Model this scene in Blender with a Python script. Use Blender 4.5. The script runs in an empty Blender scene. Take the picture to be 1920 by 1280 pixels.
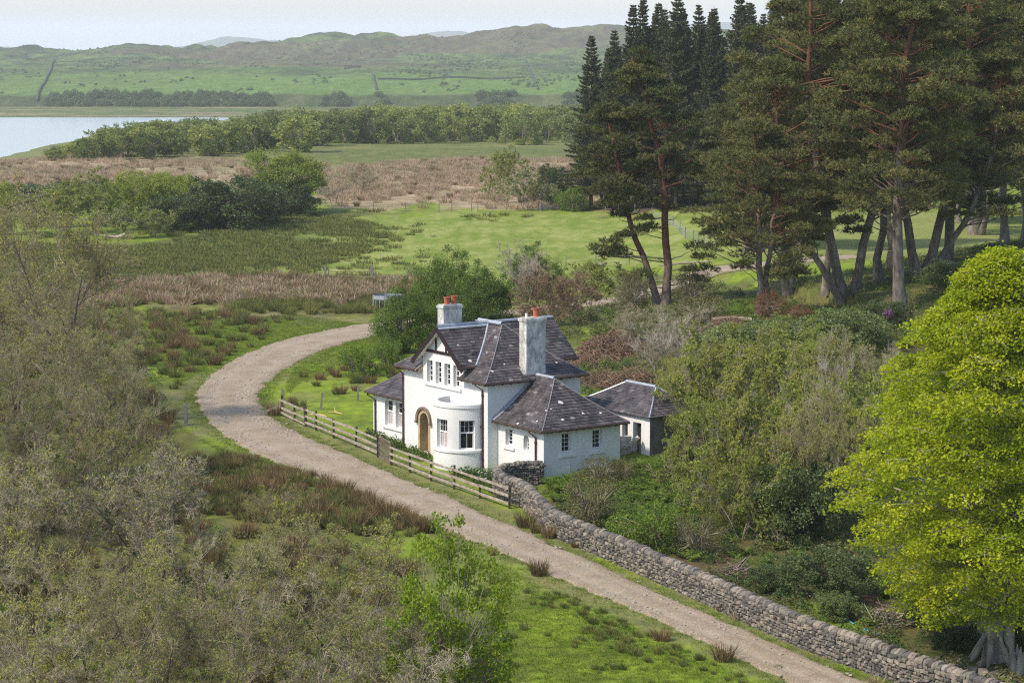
import bpy, math, random
import numpy as np
from math import radians, sin, cos, pi

S = bpy.context.scene
COL = S.collection

# ------------------------------------------------------------------ camera
F = 4400.0                                  # focal length in pixels of a 1920 px wide picture
PITCH = math.atan(560 / F)
CP, SP = cos(PITCH), sin(PITCH)
HC = 22.7145                                # drone height above the cottage's front corner
CAM = np.array([0.0, 0.0, HC])
cam_d = bpy.data.cameras.new("camera")
cam = bpy.data.objects.new("camera", cam_d)
COL.objects.link(cam)
cam.location = (0, 0, HC)
cam.rotation_euler = (pi / 2 - PITCH, 0, 0)
cam_d.sensor_width = 36.0
cam_d.lens = 36.0 * F / 1920.0
cam_d.clip_start = 0.5
cam_d.clip_end = 60000.0
S.camera = cam

# ------------------------------------------------------------------ sky, sun, exposure
SUN_AZ = math.atan2(-0.87, -0.49)           # direction towards the sun, clockwise from +Y
SUN_EL = radians(48)
world = bpy.data.worlds.new("World")
S.world = world
world.use_nodes = True
wn = world.node_tree.nodes
wl = world.node_tree.links
bg = wn["Background"]
sky = wn.new("ShaderNodeTexSky")
sky.sky_type = 'NISHITA'
sky.sun_disc = False
sky.sun_elevation = SUN_EL
sky.sun_rotation = SUN_AZ
sky.altitude = 30
sky.air_density = 1.0
sky.dust_density = 1.15
sky.ozone_density = 1.0
wl.new(sky.outputs[0], bg.inputs[0])
bg.inputs[1].default_value = 0.15

sun_d = bpy.data.lights.new("sun", 'SUN')
sun_d.energy = 3.05
sun_d.angle = radians(4.0)
sun_d.color = (1.0, 0.905, 0.76)
sun = bpy.data.objects.new("sun", sun_d)
COL.objects.link(sun)
sv = np.array([sin(SUN_AZ) * cos(SUN_EL), cos(SUN_AZ) * cos(SUN_EL), sin(SUN_EL)])
from mathutils import Vector, Matrix, Euler
sun.rotation_euler = Vector(-sv).to_track_quat('-Z', 'Y').to_euler()
sun.location = (-60, -20, 90)

S.view_settings.view_transform = 'Standard'
S.view_settings.look = 'None'
S.view_settings.exposure = 0.62
S.view_settings.gamma = 1.0
S.view_settings.use_curve_mapping = False
S.render.engine = 'CYCLES'
S.cycles.use_denoising = False
S.cycles.use_adaptive_sampling = False
S.cycles.max_bounces = 6
S.cycles.diffuse_bounces = 3
S.cycles.glossy_bounces = 2
S.cycles.transmission_bounces = 3
S.cycles.volume_bounces = 3
S.cycles.pixel_filter_type = 'BLACKMAN_HARRIS'
S.cycles.filter_width = 1.15
S.cycles.caustics_reflective = False
S.cycles.caustics_refractive = False

# ------------------------------------------------------------------ numeric helpers
def ray(u, v):
    x = (u - 960) / F
    y = (640 - v) / F
    return np.array([x, CP + y * SP, -SP + y * CP])

def nrm(v):
    v = np.asarray(v, float)
    return v / np.maximum(np.linalg.norm(v, axis=-1, keepdims=True), 1e-9)

def sstep(a, b, x):
    t = np.clip((x - a) / (b - a), 0, 1)
    return t * t * (3 - 2 * t)

def _hash(ix, iy, s):
    n = (ix * 374761393 + iy * 668265263 + s * 1442695041) & 0xFFFFFFFF
    n = ((n ^ (n >> 13)) * 1274126177) & 0xFFFFFFFF
    return ((n ^ (n >> 16)) & 0xFFFF) / 65535.0

def vnoise(x, y, s=0):
    x = np.asarray(x, float); y = np.asarray(y, float)
    ix = np.floor(x).astype(np.int64); iy = np.floor(y).astype(np.int64)
    fx = x - ix; fy = y - iy
    fx = fx * fx * (3 - 2 * fx); fy = fy * fy * (3 - 2 * fy)
    a = _hash(ix, iy, s); b = _hash(ix + 1, iy, s); c = _hash(ix, iy + 1, s); d = _hash(ix + 1, iy + 1, s)
    return (a * (1 - fx) + b * fx) * (1 - fy) + (c * (1 - fx) + d * fx) * fy

def fbm(x, y, s=0, o=4):
    r = 0; a = 0.5; t = 0
    for i in range(o):
        r = r + a * vnoise(x, y, s + i * 17); t += a
        x = np.asarray(x) * 2.03 + 5.1; y = np.asarray(y) * 2.01 + 3.7; a *= 0.5
    return r / t

def polydist(px, py, poly, closed=True):
    """signed distance to a polygon (negative inside) or distance to a polyline"""
    poly = np.asarray(poly, float)
    n = len(poly)
    d2 = np.full(np.shape(px), 1e18)
    inside = np.zeros(np.shape(px), bool)
    for i in range(n if closed else n - 1):
        a = poly[i]; b = poly[(i + 1) % n]
        ex, ey = b - a
        wx, wy = px - a[0], py - a[1]
        t = np.clip((wx * ex + wy * ey) / (ex * ex + ey * ey + 1e-12), 0, 1)
        d2 = np.minimum(d2, (wx - t * ex) ** 2 + (wy - t * ey) ** 2)
        if closed:
            c = ((a[1] > py) != (b[1] > py)) & (px < (b[0] - a[0]) * (py - a[1]) / (b[1] - a[1] + 1e-12) + a[0])
            inside ^= c
    d = np.sqrt(d2)
    return np.where(inside, -d, d) if closed else d

# ------------------------------------------------------------------ the lie of the land
O = np.array([-1.2898, 123.1207, 0.0])      # front corner of the cottage's main block
YAW = math.atan2(-0.8211, 0.5708)           # house X runs along the front to the right, house Y to the back
EX = np.array([cos(YAW), sin(YAW), 0]); EY = np.array([-sin(YAW), cos(YAW), 0])
def W(X, Y, Z=0.0):
    return O + EX * X + EY * Y + np.array([0, 0, Z])

CREST = np.array([(2, 190, 0.6), (9, 182, 1.7), (15, 172, 2.8), (27, 160, 4.3), (35, 172, 5.0), (46, 196, 5.8), (75, 235, 6.2)])
LOCH_Z = -20.0

def ground(x, y):
    x = np.asarray(x, float); y = np.asarray(y, float)
    s = x / np.maximum(y, 40.0)
    shore = np.interp(s, [-0.6, -0.3, -0.235, -0.218, -0.166, -0.125, -0.08, 0.3], [640, 760, 830, 880, 1150, 1330, 1480, 1520])
    brow = np.interp(s, [-0.235, -0.205, -0.16, -0.1], [440, 450, 490, 505])
    t = np.clip((y - brow) / np.maximum(shore - brow, 50), 0, 3)
    z = -20.3 * np.where(t < 1, 1.32 * t - .32 * t * t, 1 + (t - 1) * 0.6)
    z = np.maximum(z, -26)
    # rise behind and to the right of the cottage
    lx = (x - O[0]) * EX[0] + (y - O[1]) * EX[1]
    ly = (x - O[0]) * EY[0] + (y - O[1]) * EY[1]
    pad = 0.105 * np.clip(ly - 0.2, 0, 22) * sstep(-6, 3, lx) + 0.026 * np.clip(-lx, 0, 9) * sstep(-30, 0, ly)
    pad = pad * sstep(-45, -10, -y + 150) * (1 - 0.75 * sstep(150, 185, y)) * sstep(60, 92, y)
    z = z + pad
    best = np.full(np.shape(x), 1e9); zc = np.zeros(np.shape(x)); sd = np.zeros(np.shape(x))
    for a, b in zip(CREST[:-1], CREST[1:]):
        e = b[:2] - a[:2]
        tt = np.clip(((x - a[0]) * e[0] + (y - a[1]) * e[1]) / (e @ e), 0, 1)
        dx = x - (a[0] + tt * e[0]); dy = y - (a[1] + tt * e[1])
        d = np.hypot(dx, dy)
        m = d < best
        best = np.where(m, d, best)
        zc = np.where(m, a[2] + tt * (b[2] - a[2]), zc)
        sd = np.where(m, e[0] * dy - e[1] * dx, sd)      # >0 : beyond the crest
    sig = np.where(sd > 0, 17.0, 19.0)
    bank = zc * np.exp(-(best / sig) ** 2)
    behind = np.where(sd > 0, 1.6 * (1 - np.exp(-(best / 17.0) ** 2)) * sstep(8, 30, x) * (1 - sstep(300, 420, y)), 0)
    z = z + np.maximum(bank, 0) * (1 - 0.5 * np.clip(pad / 2.5, 0, 1)) + behind
    # small swells
    amp = 0.10 + 0.5 * sstep(180, 420, y)
    hs = sstep(9, 20, np.hypot(x + 2, y - 125))
    z = z + amp * (fbm(x / 23, y / 31, 3) - 0.5) * 2 * hs
    return z

def P(u, v):
    """the point of the ground that a pixel of the 1920 x 1280 photograph looks at"""
    r = ray(u, v)
    tt = np.concatenate([np.linspace(35, 420, 800), np.linspace(421, 2000, 800)])
    q = CAM[None] + r[None] * tt[:, None]
    h = q[:, 2] - ground(q[:, 0], q[:, 1])
    k = np.argmax(h < 0)
    if h[k] >= 0:
        k = len(tt) - 1
    a, b = tt[max(k - 1, 0)], tt[k]
    for _ in range(18):
        m = (a + b) / 2
        p = CAM + r * m
        if p[2] - ground(p[0], p[1]) < 0: b = m
        else: a = m
    return CAM + r * b

def PP(l):
    return [P(*q)[:2] for q in l]

def px_m(p):
    d = np.asarray(p) - CAM
    return F / (d[1] * CP - d[2] * SP)

# ------------------------------------------------------------------ mesh helpers
class MB:
    """collects geometry; build() links it as ONE mesh object"""
    def __init__(self):
        self.V = []; self.Q = []; self.T = []; self.n = 0
        self.qm = []; self.tm = []; self.tint = []; self.colr = []
    def add(self, V, Fc, mat=0, tint=0.5, smooth=False):
        V = np.asarray(V, np.float32).reshape(-1, 3)
        Fc = np.asarray(Fc, np.int64)
        if len(Fc) == 0: return
        if Fc.shape[1] == 4:
            self.Q.append(Fc + self.n); self.qm.append(np.full(len(Fc), mat))
        else:
            self.T.append(Fc + self.n); self.tm.append(np.full(len(Fc), mat))
        self.V.append(V)
        self.tint.append(np.broadcast_to(np.asarray(tint, np.float32), (len(V),)).copy())
        self.n += len(V)
    def quad(self, a, b, c, d, mat=0, tint=0.5):
        self.add([a, b, c, d], [[0, 1, 2, 3]], mat, tint)
    def tri(self, a, b, c, mat=0, tint=0.5):
        self.add([a, b, c], [[0, 1, 2]], mat, tint)
    def box(self, c, s, rz=0.0, mat=0, tint=0.5, M=None, jit=0.0, rng=None):
        hx, hy, hz = s[0] / 2, s[1] / 2, s[2] / 2
        v = np.array([(-hx, -hy, -hz), (hx, -hy, -hz), (hx, hy, -hz), (-hx, hy, -hz), (-hx, -hy, hz), (hx, -hy, hz), (hx, hy, hz), (-hx, hy, hz)])
        if jit: v = v + rng.uniform(-jit, jit, v.shape)
        if rz:
            cz, sz = cos(rz), sin(rz)
            v = v @ np.array([[cz, sz, 0], [-sz, cz, 0], [0, 0, 1]])
        if M is not None: v = v @ np.asarray(M).T
        self.add(v + np.asarray(c), [[0, 3, 2, 1], [4, 5, 6, 7], [0, 1, 5, 4], [1, 2, 6, 5], [2, 3, 7, 6], [3, 0, 4, 7]], mat, tint)
    def beam(self, a, b, w, h, mat=0, tint=0.5, up=(0, 0, 1)):
        a = np.asarray(a, float); b = np.asarray(b, float)
        d = b - a; L = np.linalg.norm(d); d = d / L
        sd = np.cross(d, up)
        if np.linalg.norm(sd) < 1e-4: sd = np.cross(d, (1, 0, 0))
        sd = nrm(sd); u = np.cross(sd, d)
        self.box((a + b) / 2, (L, w, h), mat=mat, tint=tint, M=np.stack([d, sd, u], 1))
    def tube(self, pts, rad, m=8, mat=0, tint=0.5, cap=False):
        V, Q = tubes(np.asarray(pts, float)[None], np.broadcast_to(np.asarray(rad, float), (1, len(pts))), m)
        self.add(V, Q, mat, tint)
        if cap:
            for e in (0, len(pts) - 1):
                ring = V[e * m:(e + 1) * m]
                c = ring.mean(0)
                self.add(np.vstack([ring, c[None]]), [[i, (i + 1) % m, m] if e else [(i + 1) % m, i, m] for i in range(m)], mat, tint)
    def prism(self, poly, z0, z1, mat=0, tint=0.5):
        n = len(poly)
        V = [(p[0], p[1], z0) for p in poly] + [(p[0], p[1], z1) for p in poly]
        self.add(V, [[i, (i + 1) % n, n + (i + 1) % n, n + i] for i in range(n)], mat, tint)
        self.add(V, [[0, i + 1, i] for i in range(1, n - 1)] + [[n, n + i, n + i + 1] for i in range(1, n - 1)], mat, tint)
    def mesh(self, name, mats, smooth=False):
        me = bpy.data.meshes.new(name)
        V = np.concatenate(self.V)
        Q = np.concatenate(self.Q) if self.Q else np.zeros((0, 4), np.int64)
        T = np.concatenate(self.T) if self.T else np.zeros((0, 3), np.int64)
        me.vertices.add(len(V)); me.vertices.foreach_set("co", V.ravel())
        li = np.concatenate([Q.ravel(), T.ravel()]).astype(np.int32)
        me.loops.add(len(li)); me.loops.foreach_set("vertex_index", li)
        ls = np.concatenate([np.arange(len(Q)) * 4, len(Q) * 4 + np.arange(len(T)) * 3]).astype(np.int32)
        me.polygons.add(len(ls)); me.polygons.foreach_set("loop_start", ls)
        mi = np.concatenate(self.qm + self.tm).astype(np.int32) if (self.qm or self.tm) else np.zeros(0, np.int32)
        # both lists keep the order: quads first, then triangles
        me.polygons.foreach_set("material_index", mi)
        me.polygons.foreach_set("use_smooth", np.full(len(ls), bool(smooth)))
        at = me.attributes.new("tint", 'FLOAT', 'POINT')
        at.data.foreach_set("value", np.concatenate(self.tint))
        if not isinstance(mats, (list, tuple)): mats = [mats]
        for m in mats: me.materials.append(m)
        me.update()
        me.validate()
        return me
    def build(self, name, mats, parent=None, smooth=False, kind=None):
        return link(name, self.mesh(name, mats, smooth), parent, kind)

def tubes(pts, rad, m):
    N, K, _ = pts.shape
    d = nrm(pts[:, -1] - pts[:, 0])
    ref = np.where(np.abs(d[:, 2:3]) > 0.9, np.array([[1.0, 0, 0]]), np.array([[0, 0, 1.0]]))
    a = nrm(np.cross(d, ref)); b = np.cross(d, a)
    th = np.arange(m) * 2 * pi / m
    ring = np.cos(th)[None, :, None] * a[:, None] + np.sin(th)[None, :, None] * b[:, None]      # N m 3
    V = pts[:, :, None, :] + rad[:, :, None, None] * ring[:, None]
    idx = np.arange(N * K * m).reshape(N, K, m)
    p = idx[:, :-1, :]; q = idx[:, 1:, :]
    Q = np.stack([p, np.roll(p, -1, 2), np.roll(q, -1, 2), q], -1).reshape(-1, 4)
    return V.reshape(-1, 3), Q

def link(name, data, parent=None, kind=None):
    o = bpy.data.objects.new(name, data)
    COL.objects.link(o)
    if parent is not None: o.parent = parent
    if kind: o["kind"] = kind
    return o

def tag(o, label, cat, group=None):
    o["label"] = label; o["category"] = cat
    if group: o["group"] = group
    return o

def thing(name, loc, label, cat, group=None, rz=0.0, scale=1.0):
    o = bpy.data.objects.new(name, None)
    COL.objects.link(o)
    o.empty_display_size = 0.3
    o.location = [float(c) for c in loc]
    o.rotation_euler = (0, 0, rz)
    if np.isscalar(scale): scale = (scale,) * 3
    o.scale = [float(c) for c in scale]
    return tag(o, label, cat, group)

# ------------------------------------------------------------------ material helpers
class NT:
    def __init__(self, name):
        self.m = bpy.data.materials.new(name)
        self.m.use_nodes = True
        self.t = self.m.node_tree
        self.b = self.t.nodes["Principled BSDF"]
        self.out = self.t.nodes["Material Output"]
    def n(self, typ, **kw):
        x = self.t.nodes.new(typ)
        for k, v in kw.items():
            if k in x.inputs.keys(): x.inputs[k].default_value = v
            else: setattr(x, k, v)
        return x
    def l(self, a, b): self.t.links.new(a, b)
    def noise(self, scale, detail=4, rough=0.55, vec=None, dist=0.0):
        x = self.n("ShaderNodeTexNoise")
        x.inputs["Scale"].default_value = scale
        x.inputs["Detail"].default_value = detail
        x.inputs["Roughness"].default_value = rough
        x.inputs["Distortion"].default_value = dist
        if vec is not None: self.l(vec, x.inputs["Vector"])
        return x.outputs["Fac"]
    def pos(self, scale=(1, 1, 1), obj=True):
        tc = self.n("ShaderNodeTexCoord")
        mp = self.n("ShaderNodeMapping")
        mp.inputs["Scale"].default_value = scale
        self.l(tc.outputs["Object"] if obj else tc.outputs["Generated"], mp.inputs["Vector"])
        return mp.outputs[0]
    def ramp(self, fac, stops):
        r = self.n("ShaderNodeValToRGB")
        e = r.color_ramp.elements
        while len(e) < len(stops): e.new(0.5)
        for i, (p, c) in enumerate(stops):
            e[i].position = p
            e[i].color = (c, c, c, 1) if np.isscalar(c) else (*c, 1)
        self.l(fac, r.inputs[0])
        return r.outputs[0]
    def mix(self, fac, a, b, mode='MIX'):
        x = self.n("ShaderNodeMix"); x.data_type = 'RGBA'; x.blend_type = mode
        for val, sock in ((fac, x.inputs[0]), (a, x.inputs[6]), (b, x.inputs[7])):
            if isinstance(val, (int, float)): sock.default_value = val
            elif isinstance(val, tuple): sock.default_value = (*val, 1)
            else: self.l(val, sock)
        return x.outputs[2]
    def attr(self, name):
        x = self.n("ShaderNodeAttribute"); x.attribute_name = name
        return x
    def bump(self, h, strength=0.3, dist=0.05):
        x = self.n("ShaderNodeBump")
        x.inputs["Strength"].default_value = strength
        x.inputs["Distance"].default_value = dist
        self.l(h, x.inputs["Height"])
        self.l(x.outputs[0], self.b.inputs["Normal"])
    def color(self, sock): self.l(sock, self.b.inputs["Base Color"])
    def rough(self, r, spec=0.3):
        self.b.inputs["Roughness"].default_value = r
        self.b.inputs["Specular IOR Level"].default_value = spec
        return self

def mul(c, k): return tuple(min(1.0, x * k) for x in c)

def leaf_mat(name, a, b, c=None, transl=0.35, rough=0.6, obvar=0.25):
    """leaf colours a..b picked by each leaf's tint, the whole plant varied per object"""
    t = NT(name)
    at = t.attr("tint").outputs["Fac"]
    stops = [(0.0, a), (1.0, b)] if c is None else [(0.0, a), (0.62, b), (1.0, c)]
    col = t.ramp(at, stops)
    oi = t.n("ShaderNodeObjectInfo")
    hs = t.n("ShaderNodeHueSaturation")
    mr = t.n("ShaderNodeMapRange"); t.l(oi.outputs["Random"], mr.inputs[0])
    mr.inputs[3].default_value = 1 - obvar; mr.inputs[4].default_value = 1 + obvar
    t.l(mr.outputs[0], hs.inputs["Value"])
    mh = t.n("ShaderNodeMapRange"); t.l(oi.outputs["Random"], mh.inputs[0])
    mh.inputs[3].default_value = 0.5 + obvar * 0.05; mh.inputs[4].default_value = 0.5 - obvar * 0.05
    t.l(mh.outputs[0], hs.inputs["Hue"])
    t.l(col, hs.inputs["Color"])
    t.color(hs.outputs[0]); t.rough(rough, 0.25)
    if transl > 0:
        tr = t.n("ShaderNodeBsdfTranslucent"); t.l(hs.outputs[0], tr.inputs[0])
        mx = t.n("ShaderNodeMixShader"); mx.inputs[0].default_value = transl
        t.l(t.b.outputs[0], mx.inputs[1]); t.l(tr.outputs[0], mx.inputs[2])
        t.l(mx.outputs[0], t.out.inputs[0])
    return t.m

def plain(name, col, rough=0.7, var=0.2, scale=3.0, bump=0.0, spec=0.3, metal=0.0, stretch=(1, 1, 1)):
    t = NT(name)
    p = t.pos(stretch)
    n = t.noise(scale, 5, 0.6, p)
    t.color(t.mix(t.ramp(n, [(0.3, 0.0), (0.7, 1.0)]), mul(col, 1 - var), mul(col, 1 + var)))
    t.rough(rough, spec); t.b.inputs["Metallic"].default_value = metal
    if bump: t.bump(n, bump, 0.03)
    return t.m

# ------------------------------------------------------------------ ground, one sheet
def world_poly(l): return np.array(PP(l))

R_FIELD = world_poly([(560, 520), (500, 503), (600, 470), (590, 440), (690, 405), (800, 400), (900, 399), (1100, 402), (1290, 392), (1340, 420), (1330, 480), (1150, 508), (1000, 512), (800, 524), (640, 524)])
R_FIELD2 = world_poly([(1290, 395), (1960, 405), (1960, 470), (1700, 480), (1500, 480), (1330, 480)])
R_RUSH = world_poly([(-40, 480), (150, 462), (300, 446), (560, 412), (690, 396), (640, 440), (560, 440), (640, 470), (500, 512), (420, 524), (250, 534), (100, 560), (-40, 560)])
R_MARSH = world_poly([(120, 560), (200, 532), (420, 522), (560, 522), (700, 530), (830, 524), (830, 550), (690, 560), (690, 572), (600, 572), (400, 572), (250, 574), (120, 590)])
R_MARSH2 = world_poly([(-160, 298), (300, 296), (560, 306), (640, 312), (900, 297), (1120, 300), (1120, 392), (900, 392), (640, 392), (560, 330), (400, 350), (0, 352), (-160, 356)])
R_OLIVE = world_poly([(590, 312), (600, 285), (860, 276), (1120, 276), (1120, 298), (900, 298), (640, 312)])
R_TUFTS = world_poly([(215, 590), (440, 582), (560, 602), (500, 640), (420, 690), (330, 740), (250, 640)])
R_BED = world_poly([(330, 880), (380, 850), (480, 868), (560, 895), (640, 915), (740, 955), (830, 985), (760, 1010), (640, 1000), (480, 980), (330, 960)])
R_THICK = world_poly([(-300, 560), (210, 560), (250, 640), (310, 740), (330, 860), (330, 960), (480, 990), (640, 1020), (760, 1050), (880, 1150), (940, 1300), (900, 1900), (-300, 1900)])
R_BANK = world_poly([(1030, 905), (960, 905), (1000, 950), (1150, 1005), (1300, 1075), (1500, 1165), (1700, 1245), (2100, 1400), (2300, 900), (2000, 500), (1700, 560), (1400, 610), (1140, 600), (1080, 650), (1090, 700), (1110, 790), (1210, 860), (1160, 870)])
R_BACK = world_poly([(720, 640), (730, 600), (800, 580), (1000, 590), (1150, 560), (1330, 560), (1330, 620), (1140, 600), (1080, 650), (1000, 640)])
R_DUST = world_poly([(250, 576), (420, 578), (560, 586), (700, 588), (720, 600), (640, 612), (560, 604), (420, 586), (250, 582)])
R_MARSHG = world_poly([(420, 572), (560, 556), (700, 548), (840, 540), (840, 582), (560, 592), (420, 584)])
R_NEEDLE = world_poly([(1110, 394), (1330, 390), (1600, 394), (1760, 388), (1760, 350), (1110, 350)])
R_PINES = world_poly([(1120, 560), (1180, 520), (1330, 535), (1480, 530), (1620, 505), (1760, 478), (1960, 440), (2000, 520), (1700, 600), (1400, 615), (1130, 610)])
R_BARE = world_poly([(1540, 1165), (1600, 1120), (1720, 1100), (1800, 1190), (1960, 1230), (1960, 1330), (1760, 1248)])

def build_ground():
    ss = np.concatenate([np.linspace(-3.2, -0.36, 14), np.linspace(-0.345, 0.345, 520), np.linspace(0.36, 3.2, 14)])
    ys = np.concatenate([[-60, -20, 10, 30], np.geomspace(42, 1750, 560)])
    SS, YY = np.meshgrid(ss, ys)
    X = SS * np.maximum(YY, 40.0)
    X = np.where(YY < 40, SS * 40, X)
    Z = ground(X, np.maximum(YY, 40.0))
    nx, ny = len(ss), len(ys)
    idx = np.arange(nx * ny).reshape(ny, nx)
    Q = np.stack([idx[:-1, :-1], idx[:-1, 1:], idx[1:, 1:], idx[1:, :-1]], -1).reshape(-1, 4)
    x, y, z = X.ravel(), YY.ravel(), Z.ravel()
    # where which vegetation covers it (colour of the plants, broken up by noise)
    wx = x + 3.0 * (fbm(x / 4.0, y / 5.0, 11) - 0.5) * np.clip(y / 110, 0.7, 6) * 1.6
    wy = y + 6.0 * (fbm(x / 4.0, y / 5.0, 29) - 0.5) * np.clip(y / 110, 0.7, 6) * 1.6
    n1 = fbm(x / 6, y / 8, 5); n2 = fbm(x / 1.6, y / 2.2, 8); n3 = fbm(x / 30, y / 45, 2)
    C = np.empty((len(x), 3))
    def L(c): return np.array(c)[None]
    lawn = L((.150, .225, .018)) * (1 - n1[:, None]) + L((.225, .29, .028)) * n1[:, None]
    lawn = lawn * (0.72 + 0.56 * n2[:, None])
    n6 = fbm(x / .9, y / 1.1, 14, 3)
    lawn = lawn * (1 - .45 * sstep(.56, .70, n6)[:, None]) + L((.075, .095, .03)) * (.45 * sstep(.56, .70, n6)[:, None])
    n7 = sstep(.55, .72, fbm(x / 3.3, y / 3.8, 18, 4))[:, None]
    lawn = lawn * (1 - .55 * n7) + L((.22, .215, .07)) * .55 * n7
    C[:] = lawn
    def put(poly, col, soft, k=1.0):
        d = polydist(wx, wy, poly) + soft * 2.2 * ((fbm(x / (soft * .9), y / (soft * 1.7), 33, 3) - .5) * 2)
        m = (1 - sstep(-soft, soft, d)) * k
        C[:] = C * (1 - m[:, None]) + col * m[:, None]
    mixn = lambda a, b, n: L(a) * (1 - n[:, None]) + L(b) * n[:, None]
    hi = np.clip((n2 - 0.5) * 2.2 + 0.5, 0, 1); lo = np.clip((n1 - 0.5) * 2.4 + 0.5, 0, 1)
    farcol = mixn((.13, .15, .045), (.20, .20, .07), lo)
    m = sstep(380, 480, y)[:, None]; C[:] = C * (1 - m) + farcol * m
    put(R_FIELD2, mixn((.20, .24, .055), (.26, .28, .09), lo), 4)
    n5 = fbm(x / 1.1, y / 3.0, 9, 3)
    put(R_FIELD, mixn((.175, .235, .035), (.30, .32, .095), np.clip(lo * .5 + hi * .3 + (n5 - .5) * 2.2, 0, 1)), 2.5)
    put(R_RUSH, mixn((.075, .105, .026), (.15, .155, .05), np.clip(.5 * lo + .6 * hi, 0, 1)), 4)
    put(R_MARSH2, mixn((.21, .165, .085), (.42, .325, .21), np.clip(.35 * lo + .75 * hi, 0, 1)), 7)
    olv = np.clip((n3 - .52) * 6, 0, 1) * np.where(polydist(wx, wy, R_MARSH2) < 0, 1, 0)
    C[:] = C * (1 - olv[:, None] * .7) + L((.12, .14, .04)) * olv[:, None] * .7
    put(R_OLIVE, mixn((.10, .125, .036), (.165, .175, .055), hi), 6)
    put(R_MARSHG, mixn((.08, .10, .028), (.16, .155, .05), hi), 1.6)
    put(R_MARSH, mixn((.085, .075, .03), (.23, .165, .08), hi), 2.5)
    put(R_TUFTS, mixn((.14, .20, .022), (.17, .18, .045), hi), 3, .45)
    put(R_BED, mixn((.06, .09, .018), (.11, .09, .035), hi), 1.2, .85)
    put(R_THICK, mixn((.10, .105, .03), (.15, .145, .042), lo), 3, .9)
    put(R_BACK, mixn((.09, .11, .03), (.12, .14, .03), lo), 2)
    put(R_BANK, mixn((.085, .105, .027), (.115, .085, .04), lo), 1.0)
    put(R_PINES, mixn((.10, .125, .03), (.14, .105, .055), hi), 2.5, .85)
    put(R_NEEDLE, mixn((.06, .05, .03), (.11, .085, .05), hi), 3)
    put(R_BARE, mixn((.10, .105, .028), (.12, .075, .045), hi), .8)
    put(R_DUST, mixn((.22, .18, .115), (.17, .17, .06), lo), .9, .85)
    # beaten edge of the track
    de = polydist(wx, wy, TRACK_MID, closed=False)
    hw = np.interp(y, [80, 110, 125, 143, 160], [2.1, 2.3, 2.6, 4.0, 2.6])
    e = (1 - sstep(hw - .5, hw + .9, de + 1.5 * (fbm(x / 1.2, y / 1.4, 44, 3) - .5)))[:, None]
    C[:] = C * (1 - e * .75) + L((.19, .175, .08)) * e * .75
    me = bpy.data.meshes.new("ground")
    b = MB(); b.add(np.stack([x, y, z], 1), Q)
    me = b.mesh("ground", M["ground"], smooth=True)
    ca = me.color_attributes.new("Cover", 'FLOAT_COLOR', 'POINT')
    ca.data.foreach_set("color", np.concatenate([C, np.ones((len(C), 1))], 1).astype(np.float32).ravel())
    return link("ground", me, kind="structure")

# pairs of pixels on the lower and upper edge of the gravel track
EDGE = [((1640, 1365), (1860, 1395)), ((1560, 1320), (1750, 1340)), ((1480, 1280), (1640, 1287)), ((1350, 1217), (1515, 1236)), ((1190, 1145), (1365, 1168)), ((1060, 1088), (1215, 1104)),
        ((950, 1040), (1085, 1042)), ((850, 997), (965, 988)), ((740, 950), (850, 938)), ((640, 911), (750, 894)), ((560, 883), (655, 853)),
        ((480, 852), (580, 822)), ((420, 815), (525, 794)), ((385, 782), (497, 773)), ((369, 752), (486, 751)), ((372, 730), (488, 735)),
        ((397, 702), (505, 713)), ((440, 674), (535, 691)), ((500, 648), (580, 667)), ((570, 628), (640, 645)), ((640, 614), (700, 630)),
        ((710, 605), (760, 619)), ((800, 597), (850, 606)), ((950, 582), (990, 589)), ((1120, 562), (1150, 569)), ((1250, 530), (1275, 541)),
        ((1320, 503), (1350, 515)), ((1420, 492), (1445, 500)), ((1600, 478), (1620, 484))]
def catmull(p, k):
    p = np.asarray(p, float); out = []
    q = np.vstack([2 * p[0] - p[1], p, 2 * p[-1] - p[-2]])
    for i in range(1, len(q) - 2):
        for t in np.arange(k) / k:
            out.append(0.5 * (2 * q[i] + (q[i + 1] - q[i - 1]) * t + (2 * q[i - 1] - 5 * q[i] + 4 * q[i + 1] - q[i + 2]) * t * t + (3 * q[i] - q[i - 1] - 3 * q[i + 1] + q[i + 2]) * t ** 3))
    out.append(p[-1])
    return np.array(out)
_lo = catmull(PP([e[0] for e in EDGE]), 14); _hi = catmull(PP([e[1] for e in EDGE]), 14)
TRACK_MID = (_lo + _hi)[::14] / 2

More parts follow.
